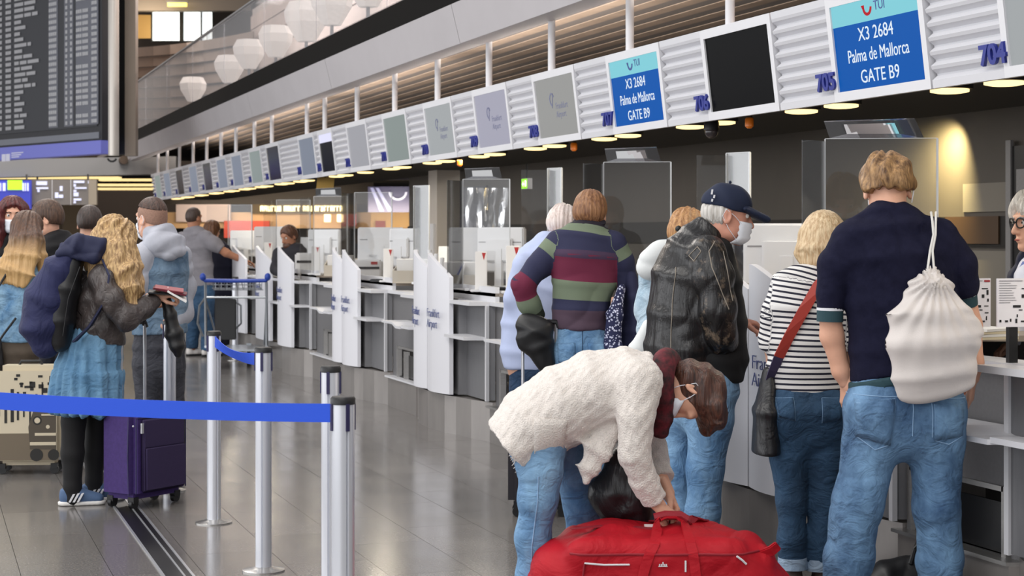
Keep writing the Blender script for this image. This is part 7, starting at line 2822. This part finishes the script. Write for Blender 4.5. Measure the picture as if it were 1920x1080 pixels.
# ---------------------------------------------------------------- 16, 17 two men in black jackets in the queue
for (lab, px, s, hp, f, hm, neck, tor_px, nape) in (
        ('man in black jacket turned to the left behind the two-tone hair', 104, 270, (86, 410, -.02), V(-.92, -.12, -.12), hair_mat('hair_brown2', '#32211a', '#5f4432'), (93, 440), 106, -.045),
        ('dark-haired man in black jacket seen from behind over the backpack', 172, 255, (168, 419, .03), V(-.25, .95, -.1), hair_mat('hair_dark', '#1d1410', '#43312a'), (170, 446), 172, -.04)):
    F = Figure(lab, px, s, .010)
    J = F.J
    RT = V(-f[1], f[0], 0) if abs(f[0]) < .6 else V(.4, .9, 0)
    RT = V(1, .3, 0) if abs(f[0]) < .6 else V(.55, .8, 0)
    n0 = neck[1]
    sc = s / 270.0
    t_ = tor_px
    tor = [(J(neck[0], n0 - 2, 0), .066, .064), (J((neck[0] + t_) / 2, n0 + 8 * sc, 0), .14, .09), (J(t_, n0 + 24 * sc, 0), .19, .115), (J(t_ + 2, n0 + 70 * sc, 0), .195, .13), (J(t_ + 2, n0 + 170 * sc, 0), .18, .13)]
    F.head(J(*hp), f, neck=J(neck[0], n0 + 4, 0), size=1.05, neck_r=.06)
    F.core(tor, RT)
    sd = Sdf(.010)
    sd.chain(tor, RT, k=.03, flat0=True, flat1=True)
    for sg in (-1, 1):
        a = J(t_ + sg * 42 * sc, n0 + 34 * sc, .1 * sg)
        b = J(t_ + sg * 50 * sc, n0 + 105 * sc, .1 * sg)
        c = J(t_ + sg * 40 * sc, n0 + 165 * sc, .1 * sg + .08)
        sd.tube([(a, .075), (b, .062), (c, .05)], k=.04, flat1=True)
        F.hand(c, V(0, .3, -1), V(-sg, .2, 0), V(0, 1, 0), curl=.4, res=.006)
    garment(F, 'black_jacket', sd, mat('cloth_black', '#0e0d10', .85), wrinkle(.006, 18, 9, 1))
    ll = []
    for sg in (-1, 1):
        z0 = lambda z: (440 + (1.5 - z) * s)
        ll.append([(J(t_ + sg * 24 * sc, z0(.85), 0), .095), (J(t_ + sg * 26 * sc, z0(.5), 0), .075), (J(t_ + sg * 26 * sc, z0(.08), .02 * sg), .065)])
    trousers(F, 'trousers', [(J(t_, z0(1.02), 0), .165, .12), (J(t_, z0(.92), 0), .17, .13), (J(t_, z0(.84), 0), .16, .12)], RT, ll, m_gj)
    fh = unit(V(f[0], f[1], 0))
    for l in ll:
        p = l[-1][0]
        F.shoe(V(p[0], p[1], 0) - fh * .07, V(p[0], p[1], 0) + fh * .19, m_black)
    hair_cap(F, hm, vol=.013, nape=nape, front=.062, amp=.0012, freq=23, tilt=.45)
    if 'left' in lab:
        F.brows(m_black)
        MB().ball(tuple(F.H(0, .088, -.071)), (.012, .014, .004), 10, 6).build('mouth', m_lip, F.root, smooth=True)
    F.done()
# ================================================================ barrier posts, belts, luggage
m_post = mat('post_aluminium', '#d9dbe2', 0.32, 0.55)
m_clip = mat('clip_violet', '#25204a', 0.45)
m_tape = mat('tape_blue', '#124cd0', 0.6, bump=.15, bscale=300)
m_disc = mat('disc_steel', '#b9b7b4', 0.25, 0.85)


class Frame:
    """viewer-aligned frame at a pixel and scale (pixels per metre), like a figure's"""

    def __init__(self, px, s):
        self.Z = FPX / s
        self.rt0 = (px - 960) / FPX * self.Z
        self.loc = world_from_cam(self.rt0, self.Z, 0)

    def J(self, px, py, dz=0.0):
        Z = self.Z + dz
        return V((px - 960) / FPX * Z - self.rt0, dz, CAM_H - (py - 440) / FPX * Z)

    def thing(self, name, label, cat, group=None):
        return thing(name, label, cat, self.loc, -TH, group)


def post(px, s, label, face=0.3, belts=()):
    fr = Frame(px, s)
    t = fr.thing('barrier_post', label, 'barrier post', 'belt barrier posts')
    R_, n = 0.036, 48
    out = []
    for k in range(n):
        a = 2 * PI * k / n + face
        d = min(abs(((a - face) % (PI / 2)) - PI / 4), 9)
        r = R_ - (0.007 if d < 0.10 else 0)
        out.append((r * math.cos(a), r * math.sin(a), 0.012))
    MB().prism(out, (0, 0, 0.962)).build('shaft', m_post, t, smooth=True)
    MB().lathe([(0.039, 0.974), (0.039, 0.992), (0.034, 0.998)], seg=28).build('cap', m_black, t, smooth=True)
    MB().lathe([(0.095, 0.0), (0.095, 0.006), (0.05, 0.014), (0.04, 0.02)], seg=32).build('base_disc', m_disc, t, smooth=True)
    for k in range(4):
        a = face + PI / 4 + k * PI / 2
        c = Vector((0.0335 * math.cos(a), 0.0335 * math.sin(a), 0.935))
        MB().obox(c, (0.007 * math.cos(a), 0.007 * math.sin(a), 0), (-0.006 * math.sin(a), 0.006 * math.cos(a), 0), (0, 0, 0.042)).build('tape_clip', m_clip, t)
    return fr


A_ = -PI / 4 - PI / 2
pf = post(643, 604, 'nearest barrier post, holding the long blue tape at its top', A_ + .5)
pc = post(620, 490, 'barrier post directly behind the nearest one', A_ - .15)
pb = post(494, 420, 'barrier post second from left among the tall front ones, with short slack tape', A_ - .05)
pa = post(401, 360, 'leftmost tall front barrier post, right of the purple suitcase', A_ + .7)
pd = post(318, 320, 'barrier post hidden behind the purple suitcase', A_ + .5)
pe = post(441, 157, 'far barrier post seen through the luggage trolley', A_ + .5)
pz = post(-130, 545, 'barrier post just outside the left edge holding the long tape', A_ + .5)


def tape(p, q, label, sag=.01, tw=0.0, z=.945):
    a = Vector(p.loc) + Vector((0, 0, z))
    b = Vector(q.loc) + Vector((0, 0, z))
    d = (b - a).normalized()
    a, b = a + d * .038, b - d * .038
    pts, side = [], []
    for k in range(17):
        t = k / 16
        pts.append(a.lerp(b, t) - Vector((0, 0, sag * 4 * t * (1 - t))))
        w = tw * math.sin(PI * t)
        side.append(Vector((0, 0, 1)) * math.cos(w) + d.cross(Vector((0, 0, 1))) * math.sin(w))
    o = MB().ribbon(pts, side, .058, .0016).build('barrier_tape', m_tape, smooth=False)
    return tag(o, label, 'barrier tape', 'blue barrier tapes')


tape(pf, pz, 'long blue barrier tape stretched across the left of the picture', .012)
tape(pa, pb, 'short slack blue barrier tape between two posts before the trolley', .03, .5)


def suitcase(name, label, px, s, w, d, h, yaw, m, handle=0.0, z0=.055, group='suitcases', rods=True, bevel=.035):
    fr = Frame(px, s)
    t = thing(name, label, 'suitcase', fr.loc, -TH + yaw, group)
    MB().box((-w / 2, -d / 2, z0), (w / 2, d / 2, h)).build('shell', m, t, smooth=True, bevel=bevel, bseg=4)
    for sx in (-1, 1):
        for sy in (-1, 1):
            o = MB().tube([(sx * (w / 2 - .05), sy * (d / 2 - .05) - .012, .028), (sx * (w / 2 - .05), sy * (d / 2 - .05) + .012, .028)], .027, 14).build('wheel', m_black, t, smooth=True)
            MB().box((sx * (w / 2 - .05) - .02, sy * (d / 2 - .05) - .022, .035), (sx * (w / 2 - .05) + .02, sy * (d / 2 - .05) + .022, z0 + .012)).build('wheel_fork', m_black, o)
    if handle:
        y = d / 2 - .045
        for sx in (-1, 1):
            MB().tube([(sx * .062 if w < .3 else sx * .09, y, h - .02), (sx * .062 if w < .3 else sx * .09, y, handle)], .009, 8).build('handle_rod', m_alu, t, smooth=True)
        hw = .062 if w < .3 else .09
        MB().tube([(-hw - .012, y, handle - .02), (-hw, y, handle + .008), (0, y, handle + .012), (hw, y, handle + .008), (hw + .012, y, handle - .02)], .014, 8).build('grip', m_black, t, smooth=True)
    MB().tube([(-.07, 0, h - .004), (-.06, 0, h + .022), (.06, 0, h + .022), (.07, 0, h - .004)], .009, 8).build('carry_handle', m_black, t, smooth=True)
    return t


# purple trolley case
m_pur = mat('fabric_purple', '#3a2564', .8, var=.10, vscale=60, bump=.3, bscale=220)
m_pur_d = mat('fabric_purple_dark', '#281a42', .75, bump=.3, bscale=220)
t = suitcase('suitcase', 'purple soft trolley suitcase beside the blonde woman with backpack', 270, 337, .42, .26, .545, math.radians(57), m_pur, 1.0)
x = .42 / 2
MB().box((-.16, -.155, .09), (.17, -.125, .50)).build('front_pocket', m_pur_d, t, smooth=True, bevel=.02, bseg=3)
MB().box((-.15, -.168, .10), (.16, -.150, .34)).build('front_pocket', m_pur_d, t, smooth=True, bevel=.015, bseg=3)
for z in (.10, .50):
    pass
MB().tube([(-.19, -.1315, .09), (-.19, -.1315, .50), (.19, -.1315, .50), (.19, -.1315, .09)], .004, 6).build('zip', m_clip, t)
MB().tube([(-.205, -.09, .08), (-.212, -.09, .30), (-.205, -.09, .52)], .005, 6).build('zip', m_clip, t)
MB().box((-.175, -.160, .42), (-.160, -.150, .475)).build('zip_puller', m_alu, t)
MB().ball((-.205, -.125, .46), .006, 8, 6).build('rivet', m_alu, t)
# printed suitcase with an old car
m_beige = mat('print_beige', '#c9bda4', .45)
m_sepia = mat('print_sepia', '#6b5f4e', .45)
m_ink2 = mat('print_black', '#17140f', .45)
t = suitcase('suitcase', 'beige suitcase printed with an old car picture at far left', 58, 297, .42, .24, .68, math.radians(4), m_beige, bevel=.05)
pr_ = MB().box((-.185, -.1225, .09), (.185, -.119, .65)).build('printed_face', m_beige, t)
mb = MB()


def rect(mb, x0, x1, z0, z1, o=.1245):
    mb.box((x0, -o, z0), (x1, -.122, z1))


rr = random.Random(8)
for k in range(9):
    x0 = -.175 + k * .038
    rect(mb, x0, x0 + rr.uniform(.008, .02), .32 + rr.uniform(0, .05), .46 + rr.uniform(0, .12))
for k in range(16):
    x0, z0 = rr.uniform(-.08, .15), rr.uniform(.5, .62)
    rect(mb, x0, x0 + rr.uniform(.01, .04), z0, z0 + rr.uniform(.01, .04))
o_ = mb.build('street_print', m_ink2, pr_)
o_['kind'] = 'stuff'
mb = MB()
rect(mb, -.182, .182, .092, .26, .1238)
mb.build('road_print', m_sepia, pr_)
mb = MB()
mb.prism([(.02, -.1255, .16), (.18, -.1255, .16), (.18, -.1255, .43), (.10, -.1255, .44), (.04, -.1255, .40), (.01, -.1255, .30)], (0, .004, 0))
mb.build('car_print', mat('print_brown', '#4b4236', .45), pr_)
mb = MB()
for (cx, cz, r) in ((.065, .34, .028), (.06, .125, .04), (.165, .125, .035)):
    mb.prism([(cx + r * math.cos(a), -.1265, cz + r * math.sin(a)) for a in np.linspace(0, 2 * PI, 16, endpoint=False)], (0, .004, 0))
mb.build('wheel_print', m_ink2, pr_, kind='stuff')
mb = MB()
for (cx, cz, r) in ((.065, .34, .018), (.13, .30, .012)):
    mb.prism([(cx + r * math.cos(a), -.1275, cz + r * math.sin(a)) for a in np.linspace(0, 2 * PI, 14, endpoint=False)], (0, .004, 0))
mb.box((.05, -.1275, .245), (.18, -.122, .262))
mb.box((.02, -.1275, .185), (.18, -.122, .205))
mb.box((.09, -.1275, .37), (.17, -.122, .38))
mb.build('chrome_print', m_beige, pr_)
MB().box((-.214, -.10, .06), (-.196, .10, .675)).build('black_edge', m_black, t, bevel=.008)
# rugby man's dark suitcase with a jacket over its handle
m_case = mat('case_dark', '#1d1a22', .5, bump=.2, bscale=120)
t = suitcase('suitcase', 'dark suitcase with long handle held by man in rugby shirt', 1012, 350, .34, .22, .60, math.radians(0), m_case, 1.02)
for k in range(5):
    MB().box((-.135 + k * .06, -.114, .10), (-.115 + k * .06, -.108, .55)).build('rib', m_case, t)
fr = Frame(1012, 350)
t = fr.thing('dark_jacket', 'black cloth jacket draped over the suitcase handle of the rugby shirt man', 'jacket')
sd = Sdf(.009)
sd.chain([(fr.J(1006, 606, .05), .10, .045), (fr.J(1000, 622, .04), .10, .06), (fr.J(1012, 650, .04), .075, .05), (fr.J(1026, 690, .04), .045, .04)], V(1, 0, .25), k=.03)
sd.seg(fr.J(984, 612, .05), fr.J(980, 645, .04), .03, .022, k=.05)
mesh_obj('cloth', [sd.arrays(wrinkle(.008, 34, 14, 1), 1)], m_black, t)
# dark suitcase beside the capped man
t = suitcase('suitcase', 'dark plum suitcase standing beside the man in navy cap', 1224, 405, .30, .22, .635, math.radians(8), mat('case_plum', '#2c2330', .55, bump=.25, bscale=140), 0)
for k in range(4):
    MB().box((-.11 + k * .065, -.116, .10), (-.092 + k * .065, -.108, .59)).build('rib', m_case, t)

# ---- red travel bag
fr = Frame(1240, 512)
t = fr.thing('travel_bag', 'large red travel bag with two handles gripped by the bending woman', 'bag')
m_red = add_fold(mat('nylon_red', '#a9041a', .62, var=.10, vscale=5, bump=.3, bscale=260, spec=.3), .55, 5, (1, 1, 1.4), .03)
m_red_d = mat('webbing_red', '#8d0f22', .65, bump=.3, bscale=260)
sd = Sdf(.008)
zc = .215
J = fr.J
xs = [(-.365, .135, .13), (-.31, .190, .18), (-.15, .212, .20), (.10, .212, .20), (.26, .195, .185), (.36, .150, .15)]
for (xa, ha, da), (xb, hb, db) in zip(xs, xs[1:]):
    sd.seg(V(xa, 0, ha + .005), V(xb, 0, hb + .005), (da, ha), (db, hb), k=.05, rt=V(0, 1, 0))
sd.seg(V(-.30, -.14, .36), V(.22, -.14, .36), .05, .05, k=.06)
sd.seg(V(-.30, .10, .38), V(.20, .10, .38), .05, .05, k=.06)
sd.seg(V(.30, -.05, .27), V(.37, -.08, .33), .06, .03, k=.06)
sd.cut(V(0, 0, .004), V(0, 0, -1))


def slump(v):
    return wrinkle(.009, 20, 7, 2)(v) + .012 * np.sin(15 * v[:, 0] + 10 * v[:, 2]) * np.clip((v[:, 0] - .1) * 4, 0, 1) + .006 * np.sin(24 * v[:, 0] - 8 * v[:, 1])


arrB = sd.arrays(slump, 1)
bb = mesh_obj('bag_body', [arrB], m_red, t)
for z in (.365, .09):
    MB().tube([patch_on(arrB, [[V(-.34 + .034 * k, 0, z)]], .002)[0][0] for k in range(21)], .0045, 6).build('seam_piping', mat('webbing_red', '#8d0f22', .65), bb, smooth=True)
MB().ribbon([tuple(V(-.33 + .12 * k, -.02 + .01 * math.sin(k), .425 + .012 * math.sin(k * 1.3))) for k in range(5)], (0, 1, 0), .03, .004).build('zip', m_red_d, bb)


def on_bag(x, z, off=.004):
    g = patch_on(arrB, [[V(x, 0, z)]], off)
    return g[0][0]


def handle(name, x0, x1, y, top, yt, w=.036):
    if y < 0:
        zs = (.12, .19, .26, .32, .37, .40)
        a0 = [on_bag(x0 + (top[0] - .05 - x0) * (k / 6.0) ** 1.3, z, .005) for k, z in enumerate(zs)]
        a1 = [on_bag(x1 + (top[0] + .05 - x1) * (k / 6.0) ** 1.3, z, .005) for k, z in enumerate(zs)][::-1]
    else:
        a0 = [Vector((x0, y + .05, .40)), Vector((x0, y, .435))]
        a1 = [Vector((x1, y, .435)), Vector((x1, y + .05, .40))]
    midp = [Vector((top[0] - .045, yt, top[2] - .015)), Vector((top[0] - .015, yt, top[2])), Vector((top[0] + .02, yt, top[2])), Vector((top[0] + .05, yt, top[2] - .02))]
    pts = a0 + midp + a1
    side = [Vector((1, 0, 0))] * len(a0) + [Vector((.25, 1, .1))] * 4 + [Vector((1, 0, 0))] * len(a1)
    # densify
    P, S = [], []
    for k in range(len(pts) - 1):
        for q in range(4):
            u = q / 4
            P.append(pts[k].lerp(pts[k + 1], u))
            S.append(side[k].lerp(side[k + 1], u))
    P.append(pts[-1])
    S.append(side[-1])
    return MB().ribbon(P, S, w, .006).build(name, m_red if y < 0 else m_red_d, t)


hx = J(1256, 962, .0)
handle('handle', -.115, .115, -.1, (hx[0], 0, hx[2] - .005), -.04)
handle('handle', -.02, .17, .1, (hx[0] + .015, 0, hx[2] - .003), -.015)
MB().tube([tuple(V(hx[0] - .06, -.035, hx[2] - .012)), tuple(V(hx[0] - .02, -.035, hx[2] - .002)), tuple(V(hx[0] + .035, -.03, hx[2] - .004)), tuple(V(hx[0] + .06, -.03, hx[2] - .02))], .017, 8).build('grip_wrap', m_red_d, t, smooth=True)
g = [on_bag(-.29, .335), on_bag(-.22, .33), on_bag(-.13, .33)]
MB().tube(g, .0035, 6).build('white_piping', m_white, bb)
g = [on_bag(-.29, .335, .003), on_bag(-.30, .25, .003), on_bag(-.29, .15, .003)]
MB().tube(g, .0035, 6).build('piping', m_red_d, bb)
mb = MB()
c = on_bag(-.012, .33, .004)
for k in range(5):
    mb.obox((c.x - .012 + k * .006, c.y, c.z + (.004 if k == 2 else 0)), (.002, 0, 0), (0, .001, 0), (0, 0, .003 + .003 * (k == 2)))
mb.obox((c.x, c.y, c.z - .005), (.016, 0, 0), (0, .001, 0), (0, 0, .0012))
mb.build('emblem', m_white, bb)
c = on_bag(.068, .325, .004)
MB().obox(tuple(c), (.003, 0, 0), (0, .001, 0), (0, 0, .02)).build('white_tab', m_white, bb)
g = [on_bag(.25, .36), on_bag(.27, .345), on_bag(.285, .33)]
MB().tube(g, .004, 6).build('white_piping', m_white, bb)
MB().ribbon([tuple(p) for p in (V(.31, -.09, .335), V(.345, -.11, .345), V(.385, -.12, .365), V(.41, -.12, .385))], (.0, .35, -1), .04, .014).build('end_tab', m_red, t, bevel=.004)
MB().ribbon([tuple(p) for p in (V(.27, -.12, .38), V(.30, -.13, .35), V(.33, -.10, .34))], (0, .3, 1), .05, .02).build('end_tab', m_red, t, bevel=.004)
tg = fr.thing('luggage_tag', 'white, pink and blue luggage tag hanging under the red bag handles', 'tag')
mb = MB()
for k, (xa, xb, mm) in enumerate(((1208, 1236, m_paper), (1236, 1250, mat('tag_pink', '#d0606a', .5)), (1250, 1272, mat('tag_blue', '#4a72b8', .5)))):
    a, b = J(xa, 983, .02), J(xb, 983, .02)
    MB().prism([tuple(a), tuple(b), tuple(b - V(0, 0, .022 + .006 * (k == 2))), tuple(a - V(0, 0, .022))], (0, .003, 0)).build('tag_field', mm, tg)
MB().tube([tuple(J(1255, 983, .02)), tuple(J(1258, 966, .0))], .0025, 6).build('string', m_black, tg)

# ---- black bag on the floor by the tall man's feet
fr = Frame(1660, 478)
t = fr.thing('floor_bag', 'black soft bag lying on the floor between tall man and belt', 'bag')
sd = Sdf(.009)
sd.chain([(V(-.11, .05, .07), .09, .06), (V(.02, .05, .10), .12, .10), (V(.12, .05, .12), .09, .115)], V(0, 1, 0), k=.04)
sd.cut(V(0, 0, .003), V(0, 0, -1))
o = mesh_obj('bag_body', [sd.arrays(wrinkle(.008, 24, 12, 1), 1)], m_black, t)
MB().tube([(.10, .0, .21), (.115, -.01, .27), (.13, 0, .30), (.145, .02, .26), (.15, .03, .20)], .010, 8).build('strap', m_black, t, smooth=True)

# ---- luggage trolley
fr = Frame(446, 167)
t = fr.thing('luggage_trolley', 'steel luggage trolley with blue handle bar before the far desks', 'trolley')
m_trol = mat('trolley_steel', '#9fa3a8', .3, .8)
m_hb_ = mat('handle_blue', '#1d3f9c', .45)
W = .34


def tb(name, pts, r, m=None):
    return MB().tube(pts, r, 8).build(name, m or m_trol, t, smooth=True)


for s in (-1, 1):
    tb('upright', [(s * W, -.10, .24), (s * W, -.14, .95), (s * W, -.16, 1.0)], .016)
    tb('side_rail', [(s * W, -.12, .25), (s * .30, .5, .20), (s * .22, .92, .17)], .016)
    tb('brace', [(s * W, -.13, .78), (s * .26, .25, .25)], .010)
tb('handle_bar', [(-W - .03, -.18, 1.02), (-W, -.17, .99), (0, -.16, .985), (W, -.17, .99), (W + .03, -.18, 1.03)], .022, m_hb_)
for s in (-1, 1):
    MB().ball((s * (W + .02), -.18, 1.03), (.035, .04, .045), 10, 8).build('handle_knob', m_hb_, t, smooth=True)
mb = MB()
for k in range(9):
    x = -.26 + k * .065
    mb.tube([(x, -.14, .97), (x, -.02, .88), (x, .04, .88), (x, .06, .97)], .005, 6)
for (y, z) in ((-.10, .94), (-.05, .90), (.04, .88), (.06, .97)):
    mb.tube([(-.28, y, z), (.28, y, z)], .006, 6)
o = mb.build('wire_basket', m_trol, t)
o['kind'] = 'stuff'
tb('cross_bar', [(-W, -.13, .80), (W, -.13, .80)], .012)
tb('loop', [(-W, -.14, .80), (-W - .10, .05, .70), (-W - .13, .1, .50), (-W - .08, .15, .35)], .012)
tb('loop', [(-.10, .1, .78), (.02, .1, .70), (.02, .1, .50), (-.12, .1, .36), (-.3, .12, .38)], .012)
MB().box((-.25, .0, .19), (.25, .85, .21)).build('platform', m_trol, t)
MB().box((-.26, .0, .32), (-.02, .03, .78)).build('back_plate', m_black, t, bevel=.01)
for (x, y) in ((-.28, -.08), (.28, -.08), (0, .82)):
    o = MB().tube([(x - .02, y, .07), (x + .02, y, .07)], .068, 16).build('wheel', m_black, t, smooth=True)
    MB().box((x - .03, y - .02, .07), (x + .03, y + .02, .23)).build('wheel_fork', m_trol, o)
